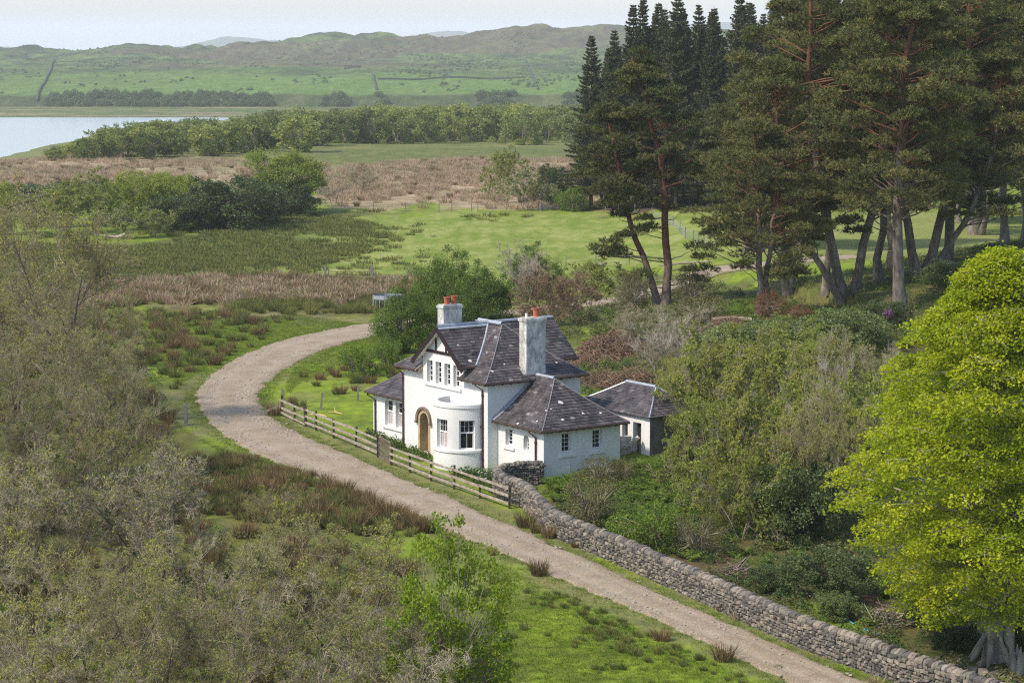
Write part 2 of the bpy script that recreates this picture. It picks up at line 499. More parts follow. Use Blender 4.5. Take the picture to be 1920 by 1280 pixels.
def build_track():
    nc = 22; n = len(_lo)
    t = np.linspace(-0.02, 1.02, nc)
    X = _lo[:, None, 0] * (1 - t) + _hi[:, None, 0] * t
    Y = _lo[:, None, 1] * (1 - t) + _hi[:, None, 1] * t
    wob = (fbm(X * 1.1, Y * 1.1, 4, 5) - 0.5) * .9
    edge = np.abs(t - .5)[None] > .44
    dirv = nrm(_hi - _lo)
    X = X + np.where(edge, wob, 0) * dirv[:, None, 0]; Y = Y + np.where(edge, wob, 0) * dirv[:, None, 1]
    Z = ground(X, Y) + 0.045 + 0.05 * (1 - (2 * t - 1) ** 2)[None] + 0.03 * (fbm(X / .7, Y / .7, 6) - .5)
    Z[:, 0] -= .07; Z[:, -1] -= .07
    rut = np.exp(-((t - .28) / .1) ** 2) + np.exp(-((t - .72) / .1) ** 2)
    Z -= 0.035 * rut[None]
    idx = np.arange(n * nc).reshape(n, nc)
    Q = np.stack([idx[:-1, :-1], idx[1:, :-1], idx[1:, 1:], idx[:-1, 1:]], -1).reshape(-1, 4)
    b = MB(); b.add(np.stack([X, Y, Z], -1).reshape(-1, 3), Q[:, ::-1], tint=np.broadcast_to(rut[None], X.shape).ravel())
    b.build("gravel_track", M["gravel"], smooth=True, kind="structure")

def build_loch():
    b = MB()
    b.quad((-9000, 560, LOCH_Z), (9000, 560, LOCH_Z), (9000, 19500, LOCH_Z), (-9000, 19500, LOCH_Z))
    b.build("loch", M["water"], kind="structure")

SKY_U = [-700, -300, 0, 60, 100, 150, 200, 250, 290, 330, 370, 420, 460, 520, 570, 610, 650, 690, 750, 800, 850, 900, 940, 965, 1000, 1030, 1060, 1100, 1150, 1250, 1400, 1600, 1800, 2000, 2400]
SKY_V = [100, 96, 95, 94, 98, 103, 99, 91, 94, 92, 93, 91, 86, 80, 72, 67, 66, 69, 74, 72, 75, 75, 68, 62, 59, 61, 65, 62, 62, 66, 70, 72, 70, 74, 76]
def hill_z(x, y):
    u = x / y * F + 960
    # heights that lie on the line of sight of a photo row at a given distance
    def row(v, d): return HC - (v - 80) / F * d
    top = np.interp(u, SKY_U, SKY_V)
    w = 12 * (fbm(u / 90, y / 300, 41) - .5)
    kd = [1340, 1352, 1420, 1500, 1545, 1800, 2060, 2300, 2560, 2850, 3100, 3500]
    kv = [np.full_like(u, 226.), np.full_like(u, 219.), np.full_like(u, 212.), np.full_like(u, 199.), 176 + 6 * (fbm(u / 60, u * 0, 13) - .5), 150 + w * .3, 128 + w, 117 + w, 104 + w * .8 + .18 * (top - 80), top, top + 6, top + 30]
    z = np.zeros_like(u)
    kz = [row(v, d) for v, d in zip(kv, kd)]
    for i in range(len(kd) - 1):
        m = (y >= kd[i]) & (y <= kd[i + 1])
        t = (y - kd[i]) / (kd[i + 1] - kd[i])
        t = t * t * (3 - 2 * t) * .6 + t * .4
        z = np.where(m, kz[i] * (1 - t) + kz[i + 1] * t, z)
    rough = sstep(1500, 1540, y) * (.25 + .75 * sstep(2100, 2700, y))
    z = z + rough * (20.0 * (fbm(x / 80, y / 110, 51, 5) - .5) + 15 * np.abs(fbm(x / 38, y / 60, 57, 4) - .5) * sstep(2100, 2500, y))
    return z

def build_hills():
    uu = np.linspace(-760, 2500, 620); ys = np.concatenate([np.linspace(1341, 1560, 50), np.linspace(1566, 3490, 190)])
    U, Y = np.meshgrid(uu, ys); X = (U - 960) / F * Y
    Z = hill_z(X, Y)
    idx = np.arange(Z.size).reshape(Z.shape)
    Q = np.stack([idx[:-1, :-1], idx[:-1, 1:], idx[1:, 1:], idx[1:, :-1]], -1).reshape(-1, 4)
    x, y, z = X.ravel(), Y.ravel(), Z.ravel()
    n1 = fbm(x / 60, y / 120, 61); n2 = fbm(x / 14, y / 40, 63); n3 = fbm(x / 220, y / 300, 65)
    L = lambda c: np.array(c)[None]
    mixn = lambda a, b, n: L(a) * (1 - n[:, None]) + L(b) * n[:, None]
    C = mixn((.085, .135, .032), (.125, .18, .045), np.clip((n1 - .5) * 3 + .5, 0, 1))
    def blend(m, c): C[:] = C * (1 - m[:, None]) + c * m[:, None]
    # rough ground high up, brighter grazing lower down
    up = sstep(1950, 2500, y + 900 * (n1 - .5))
    blend(up * .8, mixn((.075, .105, .04), (.135, .205, .055), np.clip((n1 - .5) * 4 + .5, 0, 1)))
    n4 = fbm(x / 26, y / 26, 67)
    blend(np.clip((n4 - .54) * 12, 0, 1) * sstep(1850, 2250, y) * .8, L((.036, .044, .028)) + 0 * C)
    n5 = fbm(x / 45, y / 90, 69, 5)
    blend(np.clip((n5 - .55) * 12, 0, 1) * sstep(1580, 1700, y) * .6, L((.05, .062, .03)) + 0 * C)
    blend(np.clip((fbm(x / 9, y / 22, 73, 3) - .6) * 12, 0, 1) * sstep(1560, 1600, y) * .5, L((.04, .05, .028)) + 0 * C)
    gr = (1 - sstep(1780, 1960, y + 300 * (n3 - .5))) * sstep(1555, 1575, y)
    blend(gr * .8, mixn((.105, .18, .032), (.14, .215, .05), n2))
    blend(np.clip((n1 - .56) * 9, 0, 1) * sstep(1650, 1900, y) * .4, L((.075, .07, .04)) + 0 * C)
    blend(np.clip((n3 - .58) * 12, 0, 1) * sstep(2000, 2200, y) * .6, L((.13, .09, .06)) + 0 * C)
    step = sstep(1496, 1504, y) * (1 - sstep(1535, 1556, y))
    blend(step * .85, mixn((.045, .06, .026), (.10, .11, .045), np.clip((n2 - .5) * 3 + .5, 0, 1)))
    flat = 1 - sstep(1488, 1502, y)
    blend(flat, mixn((.10, .14, .045), (.27, .20, .13), np.clip((fbm(x / 60, y / 7, 71) - .52) * 6, 0, 1)))
    blend(1 - sstep(1356, 1366, y), L((.10, .09, .08)) + 0 * C)
    b = MB(); b.add(np.stack([x, y, z], 1), Q)
    me = b.mesh("hill", M["hill"], smooth=True)
    ca = me.color_attributes.new("Cover", 'FLOAT_COLOR', 'POINT')
    ca.data.foreach_set("color", np.concatenate([C, np.ones((len(C), 1))], 1).astype(np.float32).ravel())
    link("hill", me, kind="structure")

def build_mountains():
    # far blue mountains, modelled as ridges 13 to 15 km away
    for (u0, u1, prof, D) in [(-60, 150, [(0, 93), (.25, 89), (.55, 87), (.8, 92), (1, 99)], 9500), (330, 560, [(0, 90), (.15, 84), (.32, 74), (.42, 68), (.55, 70), (.75, 75), (1, 80)], 8600),
                              (750, 930, [(0, 74), (.25, 64), (.5, 58), (.7, 61), (1, 72)], 9000), (1040, 1180, [(0, 64), (.5, 58), (1, 58)], 9500), (1180, 1700, [(0, 58), (.2, 46), (.4, 41), (.6, 42), (.8, 48), (1, 56)], 9200)]:
        uu = np.linspace(u0 - 60, u1 + 60, 90); dd = np.linspace(-900, 900, 15)
        U, DD = np.meshgrid(uu, dd)
        t = (U - u0) / (u1 - u0)
        v = np.interp(t, [p[0] for p in prof], [p[1] for p in prof])
        fade = sstep(-.28, .0, t) * (1 - sstep(1, 1.28, t))
        Y = D + DD; X = (U - 960) / F * D
        ztop = HC - (v - 80) / F * D + 10 * (fbm(U / 18, DD / 300, 81) - .5)
        Z = LOCH_Z - 8 + (ztop - LOCH_Z + 8) * fade * (1 - np.abs(DD / 900) ** 1.5)
        idx = np.arange(Z.size).reshape(Z.shape)
        Q = np.stack([idx[:-1, :-1], idx[:-1, 1:], idx[1:, 1:], idx[1:, :-1]], -1).reshape(-1, 4)
        b = MB(); b.add(np.stack([X, Y, Z], -1).reshape(-1, 3), Q)
        b.build("mountain", M["mountain"], smooth=True, kind="structure")

def build_haze():
    b = MB()
    b.box((0, 8500, 65), (36000, 23000, 186))
    m = bpy.data.materials.new("haze")
    m.use_nodes = True
    t = m.node_tree
    t.nodes.remove(t.nodes["Principled BSDF"])
    v = t.nodes.new("ShaderNodeVolumePrincipled")
    v.inputs["Color"].default_value = (0.90, 0.94, 1.0, 1)
    v.inputs["Density"].default_value = 0.00011
    v.inputs["Anisotropy"].default_value = 0.0
    t.links.new(v.outputs[0], t.nodes["Material Output"].inputs["Volume"])
    b.build("haze", m, kind="stuff")

# ------------------------------------------------------------------ materials
M = {}
def make_materials():
    # ground : the plant cover carried by the sheet, broken up finely
    t = NT("ground")
    p = t.pos()
    c = t.attr("Cover").outputs["Color"]
    n1 = t.noise(1.1, 6, .7, p); n2 = t.noise(6.0, 4, .7, p); n3 = t.noise(0.16, 4, .6, p)
    c = t.mix(t.ramp(n1, [(.35, 0), (.68, 1)]), t.mix(1.0, c, (.72, .76, .8), 'MULTIPLY'), t.mix(1.0, c, (1.22, 1.18, 1.15), 'MULTIPLY'))
    c = t.mix(t.ramp(n2, [(.3, 0), (.72, 1)]), t.mix(1.0, c, (.8, .84, .8), 'MULTIPLY'), t.mix(1.0, c, (1.16, 1.12, 1.2), 'MULTIPLY'))
    c = t.mix(t.ramp(n3, [(.55, 0), (.75, .35)]), c, t.mix(1.0, c, (1.15, .93, .8), 'MULTIPLY'))
    t.color(c); t.rough(.9, .1)
    bn = t.n("ShaderNodeMath", operation='ADD'); t.l(n1, bn.inputs[0]); t.l(n2, bn.inputs[1])
    t.bump(bn.outputs[0], .7, .12)
    M["ground"] = t.m
    t = NT("hill")
    p = t.pos((1, .35, 1))
    c = t.attr("Cover").outputs["Color"]
    n1 = t.noise(.12, 6, .7, p); n2 = t.noise(.55, 4, .7, p)
    c = t.mix(t.ramp(n1, [(.35, 0), (.66, 1)]), t.mix(1.0, c, (.72, .74, .8), 'MULTIPLY'), t.mix(1.0, c, (1.2, 1.2, 1.1), 'MULTIPLY'))
    c = t.mix(t.ramp(n2, [(.55, 0), (.72, .8)]), c, t.mix(1.0, c, (.42, .44, .5), 'MULTIPLY'))
    t.color(c); t.rough(.95, .05); t.bump(n1, .6, 3.0)
    M["hill"] = t.m
    M["mountain"] = plain("mountain", (.10, .12, .08), .95, .2, .002, 0, .05)
    # gravel
    t = NT("gravel")
    p = t.pos()
    n0 = t.noise(.55, 6, .68, p); n1 = t.noise(9.0, 4, .75, p)
    vo = t.n("ShaderNodeTexVoronoi"); vo.inputs["Scale"].default_value = 24.0; t.l(p, vo.inputs["Vector"])
    c = t.ramp(n0, [(.28, (.24, .178, .118)), (.5, (.325, .258, .185)), (.72, (.395, .335, .255))])
    c = t.mix(t.ramp(n1, [(.3, .0), (.75, 1.0)]), t.mix(1.0, c, (.74, .72, .70), 'MULTIPLY'), t.mix(1.0, c, (1.2, 1.18, 1.16), 'MULTIPLY'))
    sv_ = t.n("ShaderNodeSeparateColor"); t.l(vo.outputs["Color"], sv_.inputs[0])
    c = t.mix(t.ramp(sv_.outputs[0], [(.0, .0), (.84, 0.0), (.92, .6)]), c, (.46, .42, .36))
    c = t.mix(t.ramp(sv_.outputs[1], [(.0, .35), (.18, .25), (.25, .0)]), c, (.12, .10, .09))
    rt = t.attr("tint").outputs["Fac"]
    c = t.mix(t.ramp(rt, [(.2, 0.0), (1.0, .35)]), c, (.37, .31, .25))
    t.color(c); t.rough(.9, .15)
    t.bump(n1, .8, .06)
    M["gravel"] = t.m
    # water
    t = NT("water")
    t.b.inputs["Base Color"].default_value = (.33, .35, .37, 1)
    t.rough(.18, .5)
    p = t.pos((1, .28, 1)); n = t.noise(.5, 5, .65, p)
    t.bump(n, .18, .5)
    M["water"] = t.m
    # harling, slate, lead, stone
    t = NT("white_harling")
    p = t.pos()
    n = t.noise(26, 4, .7, p); d = t.noise(.7, 5, .65, t.pos((1, 1, .45)))
    c = t.mix(t.ramp(d, [(.42, 0), (.75, .55)]), (.71, .705, .69), (.54, .54, .515))
    sx = t.n("ShaderNodeSeparateXYZ"); t.l(p, sx.inputs[0])
    ad = t.n("ShaderNodeMath", operation='MULTIPLY_ADD'); t.l(d, ad.inputs[0]); ad.inputs[1].default_value = .9; t.l(sx.outputs[2], ad.inputs[2])
    c = t.mix(t.ramp(ad.outputs[0], [(.35, .6), (.95, 0)]), c, (.40, .41, .33))
    t.color(c); t.rough(.85, .2); t.bump(n, .55, .03)
    M["harling"] = t.m
    t = NT("weathered_harling")
    p = t.pos()
    n = t.noise(2.3, 7, .78, t.pos((1, 1, .6))); n2 = t.noise(11, 4, .75, p)
    c = t.ramp(n, [(.34, (.215, .21, .20)), (.46, (.42, .41, .395)), (.60, (.67, .66, .63))])
    c = t.mix(t.ramp(n2, [(.50, 0), (.66, .7)]), c, (.20, .205, .20))
    t.color(c); t.rough(.9, .2); t.bump(n2, .5, .03)
    M["old_harling"] = t.m
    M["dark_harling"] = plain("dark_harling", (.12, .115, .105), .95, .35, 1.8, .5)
    t = NT("slate")
    at = t.attr("tint").outputs["Fac"]
    c = t.ramp(at, [(0, (.022, .020, .022)), (.35, (.044, .038, .040)), (.6, (.072, .059, .060)), (.85, (.115, .098, .098)), (.95, (.18, .165, .165)), (1.0, (.26, .245, .245))])
    n = t.noise(5.0, 5, .7, t.pos())
    n2 = t.noise(1.3, 6, .7, t.pos())
    c = t.mix(t.ramp(n, [(.3, 0), (.7, 1)]), t.mix(1.0, c, (.75, .75, .75), 'MULTIPLY'), t.mix(1.0, c, (1.3, 1.27, 1.27), 'MULTIPLY'))
    c = t.mix(t.ramp(n2, [(.40, 0), (.66, .65)]), c, (.135, .118, .118))
    t.color(c); t.rough(.55, .45); t.bump(n, .25, .01)
    M["slate"] = t.m
    M["lichen"] = plain("lichen", (.62, .58, .55), .9, .2, 12, .5)
    M["lead"] = plain("lead", (.36, .39, .44), .5, .22, 3, 0, .5, 0.3)
    M["mortar"] = plain("mortar", (.20, .185, .19), .9, .3, 4, .3)
    M["iron"] = plain("dark_iron", (.028, .017, .017), .45, .3, 5, 0, .4)
    M["rust_iron"] = plain("maroon_iron", (.075, .018, .022), .5, .3, 5, 0, .4)
    M["gutter"] = plain("gutter", (.060, .035, .026), .6, .4, 1.5, 0, .35)
    M["timber"] = plain("dark_timber", (.022, .011, .012), .6, .3, 8, .2)
    M["white_paint"] = plain("white_paint", (.80, .80, .79), .45, .05, 4, 0, .4)
    M["terracotta"] = plain("terracotta", (.38, .105, .055), .8, .25, 4, .2)
    M["sandstone"] = plain("sandstone", (.42, .31, .175), .9, .22, 2.5, .4, .2)
    M["hood"] = plain("brown_stone", (.19, .15, .12), .9, .35, 5, .5, .2)
    M["plank_wood"] = plain("pale_plank", (.40, .34, .25), .8, .25, 6, .2, .2, 0, (1, 1, .1))
    t = NT("glass"); t.b.inputs["Base Color"].default_value = (.012, .013, .016, 1); t.rough(.06, .5); M["glass"] = t.m
    M["curtain"] = plain("curtain", (.42, .37, .37), .8, .2, 3)
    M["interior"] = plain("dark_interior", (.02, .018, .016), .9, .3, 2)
    t = NT("wall_stone")
    at = t.attr("tint").outputs["Fac"]
    oi = t.n("ShaderNodeObjectInfo")
    p = t.pos()
    c = t.ramp(oi.outputs["Random"], [(0, (.075, .07, .07)), (.3, (.13, .12, .112)), (.55, (.175, .158, .14)), (.78, (.22, .18, .145)), (1, (.28, .25, .215))])
    n = t.noise(7, 5, .7, p); n2 = t.noise(2.2, 5, .7, p)
    c = t.mix(t.ramp(n, [(.3, 0), (.7, 1)]), t.mix(1.0, c, (.66, .66, .66), 'MULTIPLY'), t.mix(1.0, c, (1.4, 1.38, 1.33), 'MULTIPLY'))
    c = t.mix(t.ramp(n2, [(.6, 0), (.72, .6)]), c, (.36, .35, .32))
    c = t.mix(t.ramp(t.noise(1.1, 4, .7, p), [(.6, 0), (.75, .45)]), c, (.11, .12, .035))
    t.color(c); t.rough(.92, .2); t.bump(n, .6, .04)
    M["stone"] = t.m
    M["joint"] = plain("wall_core", (.11, .10, .085), .95, .3, 3)
    t = NT("fence_wood")
    n = t.noise(3, 6, .75, t.pos((1, 1, 1))); n2 = t.noise(.8, 4, .7, t.pos())
    c = t.ramp(n, [(.3, (.15, .115, .09)), (.5, (.31, .265, .215)), (.7, (.47, .42, .35))])
    c = t.mix(t.ramp(n2, [(.6, 0), (.75, .5)]), c, (.13, .135, .06))
    t.color(c); t.rough(.9, .15)
    M["fence_wood"] = t.m
    M["dark_wood"] = plain("wet_wood", (.055, .042, .034), .9, .35, 3)
    M["grey_wood"] = plain("grey_wood", (.19, .18, .165), .9, .3, 4, .2)
    M["gate_wood"] = plain("gate_wood", (.20, .155, .125), .9, .35, 4)
    M["pale_wood"] = plain("split_wood", (.52, .36, .15), .8, .25, 5)
    M["galv"] = plain("galvanised", (.42, .45, .50), .45, .15, 6, 0, .5, .5)
    M["rust"] = plain("rusty_steel", (.13, .075, .05), .7, .3, 6, 0, .3)
    M["wire"] = plain("wire", (.16, .16, .16), .5, .1, 4, 0, .4, .4)
    M["blue_rope"] = plain("blue_rope", (.10, .30, .48), .6, .15, 6)
    M["cow"] = plain("cow_hide", (.02, .015, .012), .8, .2, 2)
    # bark
    t = NT("pine_bark")
    at = t.attr("tint").outputs["Fac"]
    n = t.noise(2.2, 6, .75, t.pos((1, 1, .35)))
    lo = t.ramp(n, [(.3, (.055, .043, .036)), (.5, (.155, .13, .108)), (.7, (.32, .29, .25))])
    up = t.ramp(n, [(.3, (.075, .034, .022)), (.55, (.17, .08, .048)), (.75, (.27, .145, .09))])
    t.color(t.mix(t.ramp(at, [(.3, 0), (.75, 1)]), lo, up)); t.rough(.95, .1); t.bump(n, .7, .06)
    M["pine_bark"] = t.m
    def bark(name, a, b, c, sc=3.0):
        t = NT(name); n = t.noise(sc, 5, .72, t.pos((1, 1, .4)))
        t.color(t.ramp(n, [(.3, a), (.5, b), (.72, c)])); t.rough(.95, .1); t.bump(n, .5, .03)
        return t.m
    M["twig_bark"] = bark("alder_bark", (.15, .115, .08), (.255, .205, .145), (.38, .32, .235), 1.2)
    M["grey_bark"] = bark("grey_bark", (.18, .15, .11), (.30, .255, .19), (.45, .395, .31), 1.6)
    M["pale_bark"] = bark("pale_bark", (.20, .17, .135), (.34, .30, .24), (.48, .44, .37), 1.6)
    M["limb_bark"] = bark("limb_bark", (.06, .048, .036), (.125, .105, .082), (.26, .235, .195), 1.6)
    M["red_bark"] = bark("russet_twigs", (.15, .10, .058), (.235, .165, .10), (.33, .24, .155), 1.2)
    M["dark_bark"] = bark("dark_bark", (.022, .018, .014), (.05, .04, .032), (.10, .085, .07))
    M["beech_bark"] = bark("beech_bark", (.12, .108, .088), (.25, .23, .19), (.44, .405, .345), 1.8)
    # leaves
    M["beech_leaf"] = leaf_mat("beech_leaf", (.256, .335, .010), (.40, .457, .013), (.56, .572, .032), .5, .5, 0)
    M["needle"] = leaf_mat("pine_needle", (.072, .092, .028), (.165, .172, .050), (.28, .242, .085), .3, .6, .22)
    M["spruce_needle"] = leaf_mat("spruce_needle", (.040, .055, .028), (.095, .105, .044), (.175, .16, .07), .2, .6, .3)
    M["bud_leaf"] = leaf_mat("young_leaf", (.225, .25, .04), (.36, .375, .07), (.49, .48, .14), .5, .6, .2)
    M["willow_leaf"] = leaf_mat("willow_leaf", (.185, .235, .036), (.30, .35, .06), (.42, .455, .125), .48, .6, .15)
    M["pale_willow"] = leaf_mat("pale_willow_leaf", (.19, .22, .075), (.29, .315, .12), (.40, .42, .19), .35, .6, .12)
    M["green_leaf"] = leaf_mat("green_leaf", (.08, .145, .016), (.155, .25, .028), (.26, .345, .055), .45, .55, .18)
    M["bush_leaf"] = leaf_mat("bush_leaf", (.06, .11, .014), (.115, .185, .024), (.20, .27, .05), .4, .5, .18)
    M["dark_leaf"] = leaf_mat("dark_leaf", (.045, .075, .024), (.095, .135, .042), (.19, .23, .09), .3, .4, .2)
    M["rhodo_leaf"] = leaf_mat("rhododendron_leaf", (.11, .155, .05), (.215, .265, .085), (.36, .385, .17), .35, .4, .2)
    M["sycamore_leaf"] = leaf_mat("sycamore_leaf", (.14, .215, .012), (.25, .34, .022), (.37, .43, .05), .48, .5, .1)
    M["far_leaf"] = leaf_mat("far_leaf", (.14, .185, .045), (.23, .27, .07), (.34, .36, .115), .45, .6, .42)
    M["russet_leaf"] = leaf_mat("russet_leaf", (.12, .05, .022), (.23, .10, .045), (.30, .16, .08), .25, .7, .1)
    M["gorse"] = leaf_mat("broom_leaf", (.07, .075, .026), (.15, .15, .052), (.24, .215, .10), .2, .6, .2)
    M["rush"] = leaf_mat("rush_blade", (.095, .125, .024), (.17, .185, .045), (.29, .23, .10), .25, .7, .3)
    M["tan_rush"] = leaf_mat("tan_rush_blade", (.30, .205, .125), (.45, .34, .22), (.56, .47, .34), .3, .8, .25)
    M["red_rush"] = leaf_mat("brown_rush_blade", (.12, .085, .034), (.21, .145, .065), (.36, .26, .145), .3, .8, .3)
    M["grass"] = leaf_mat("grass_blade", (.095, .165, .014), (.17, .24, .026), (.24, .28, .05), .35, .7, .25)
    M["fern"] = leaf_mat("fern_frond", (.06, .12, .012), (.12, .19, .02), (.20, .25, .035), .35, .6, .25)
    M["nettle"] = leaf_mat("nettle_leaf", (.035, .075, .015), (.065, .12, .025), (.11, .165, .05), .3, .6, .3)
    M["bracken"] = leaf_mat("dead_bracken", (.13, .075, .045), (.24, .155, .10), (.36, .26, .19), .2, .8, .2)
    M["track_stone"] = plain("track_stone", (.34, .295, .24), .9, .25, 3, .3)
    M["hill_wall"] = plain("far_wall_stone", (.075, .075, .066), .95, .25, .5)
    M["stick"] = leaf_mat("dead_stick", (.10, .075, .055), (.22, .175, .14), (.42, .37, .32), 0, .9, .1)
    M["petal"] = leaf_mat("magenta_petal", (.20, .07, .19), (.30, .12, .28), None, .3, .6, .05)
    M["pink"] = leaf_mat("pink_petal", (.42, .25, .36), (.52, .36, .45), None, .3, .6, .05)
    M["white_petal"] = leaf_mat("white_petal", (.70, .70, .60), (.80, .80, .72), None, .3, .6, .02)
make_materials()
build_haze()
build_ground()
build_track()
build_loch()
build_hills()
build_mountains()

# ------------------------------------------------------------------ the cottage
rng = np.random.default_rng(7)
EAVE = 4.84
def zmain(q): return EAVE + .62 * q + .044 * q * q
def zwing(q): return 2.80 + .62 * q + .055 * q * q
def zshed(q): return 2.86 + .52 * q + .03 * q * q
def zgable(q): return 5.43 + .82 * q

def plane(b, mp, u0, u1, z0, z1, holes=(), depth=.24, du=9.0, mat=0, rev=0):
    """a wall surface mp(u, z, d) with rectangular openings (u0,u1,z0,z1[,depth]) and their reveals"""
    us = sorted(set([u0, u1] + [h[0] for h in holes] + [h[1] for h in holes])); zs = sorted(set([z0, z1] + [h[2] for h in holes] + [h[3] for h in holes]))
    us = [u for u in us if u0 - 1e-6 <= u <= u1 + 1e-6]; zs = [z for z in zs if z0 - 1e-6 <= z <= z1 + 1e-6]
    uu = []
    for a, c in zip(us[:-1], us[1:]):
        k = max(1, int(math.ceil((c - a) / du)))
        uu += [a + (c - a) * i / k for i in range(k)]
    uu.append(us[-1])
    for a, c in zip(uu[:-1], uu[1:]):
        for e, f in zip(zs[:-1], zs[1:]):
            m = ((a + c) / 2, (e + f) / 2)
            if any(h[0] < m[0] < h[1] and h[2] < m[1] < h[3] for h in holes): continue
            b.quad(mp(a, e, 0), mp(c, e, 0), mp(c, f, 0), mp(a, f, 0), mat)
    for h in holes:
        d = h[4] if len(h) > 4 else depth
        a, c, e, f = h[:4]
        k = max(1, int(math.ceil((c - a) / du)))
        b.quad(mp(a, e, d), mp(a, e, 0), mp(a, f, 0), mp(a, f, d), rev)
        b.quad(mp(c, e, 0), mp(c, e, d), mp(c, f, d), mp(c, f, 0), rev)
        for i in range(k):
            g, hh = a + (c - a) * i / k, a + (c - a) * (i + 1) / k
            b.quad(mp(g, e, 0), mp(hh, e, 0), mp(hh, e, d), mp(g, e, d), rev)
            b.quad(mp(g, f, d), mp(hh, f, d), mp(hh, f, 0), mp(g, f, 0), rev)

def row_spans(poly, q):
    xs = []
    n = len(poly)
    for i in range(n):
        (u1, q1), (u2, q2) = poly[i], poly[(i + 1) % n]
        if (q1 > q) != (q2 > q): xs.append(u1 + (q - q1) / (q2 - q1) * (u2 - u1))
    xs.sort()
    return [(xs[i], xs[i + 1]) for i in range(0, len(xs) - 1, 2)]

def slate_face(b, mp, zf, poly, seed, course=.215, width=.30):
    """courses of slates over a roof face given in plan (u along the eave, q in from the eave); each its own thin wedge"""
    r = np.random.default_rng(seed)
    q0 = min(p[1] for p in poly); q1 = max(p[1] for p in poly)
    q = q0; k = 0
    V = []; Fq = []; T = []
    while q < q1 - .03:
        sl = (zf(q + .05) - zf(q)) / .05
        dq = course / math.sqrt(1 + sl * sl)
        qe = min(q + dq, q1 - 1e-3)
        lo = row_spans(poly, q + 1e-3); hi = row_spans(poly, qe - 1e-3)
        if len(lo) == len(hi):
            for (a0, a1), (c0, c1) in zip(lo, hi):
                n = max(1, int(round((a1 - a0) / width)))
                ph = (k % 2) * .5
                cuts = np.concatenate([[0], (np.arange(1, n + (1 if ph else 0)) - ph) / n, [1]])
                cuts = np.unique(np.clip(cuts + np.where((cuts > 0) & (cuts < 1), r.normal(0, .02 / max(n, 4), len(cuts)), 0), 0, 1))
                for f, g in zip(cuts[:-1], cuts[1:]):
                    gp = .006
                    ul0, ul1 = a0 + (a1 - a0) * f + gp, a0 + (a1 - a0) * g - gp
                    uh0, uh1 = c0 + (c1 - c0) * f + gp, c0 + (c1 - c0) * g - gp
                    t0 = .030 + r.uniform(-.006, .016); t1 = .012; j = r.normal(0, .010)
                    p = [mp(ul0, q + j, zf(q) + t0), mp(ul1, q + j, zf(q) + t0 + r.normal(0, .003)), mp(uh1, qe + .015, zf(qe) + t1), mp(uh0, qe + .015, zf(qe) + t1)]
                    g0 = [mp(ul0, q + j, zf(q) - .004), mp(ul1, q + j, zf(q) - .004)]
                    s = len(V)
                    V += p + g0
                    Fq += [[s, s + 1, s + 2, s + 3], [s + 4, s + 5, s + 1, s]]
                    tt = np.clip(r.normal(.36, .22), 0, 1) if r.random() > .02 else r.uniform(.85, 1)
                    T += [tt] * 6
        q = qe; k += 1
    if V: b.add(V, Fq, 0, np.array(T))

def deck(b, mp, zf, poly, off=-.012, n=12):
    """the boarding under the slates, in strips so that it follows the sweep of the roof"""
    q0 = min(p[1] for p in poly); q1 = max(p[1] for p in poly)
    ks = sorted(set([q0, q1] + [p[1] for p in poly] + list(np.linspace(q0, q1, n))))
    for a, c in zip(ks[:-1], ks[1:]):
        if c - a < 1e-4: continue
        lo = row_spans(poly, a + 1e-4); hi = row_spans(poly, c - 1e-4)
        for (a0, a1), (c0, c1) in zip(lo, hi):
            b.quad(mp(a0, a, zf(a) + off), mp(a1, a, zf(a) + off), mp(c1, c, zf(c) + off), mp(c0, c, zf(c) + off), 0, .3)

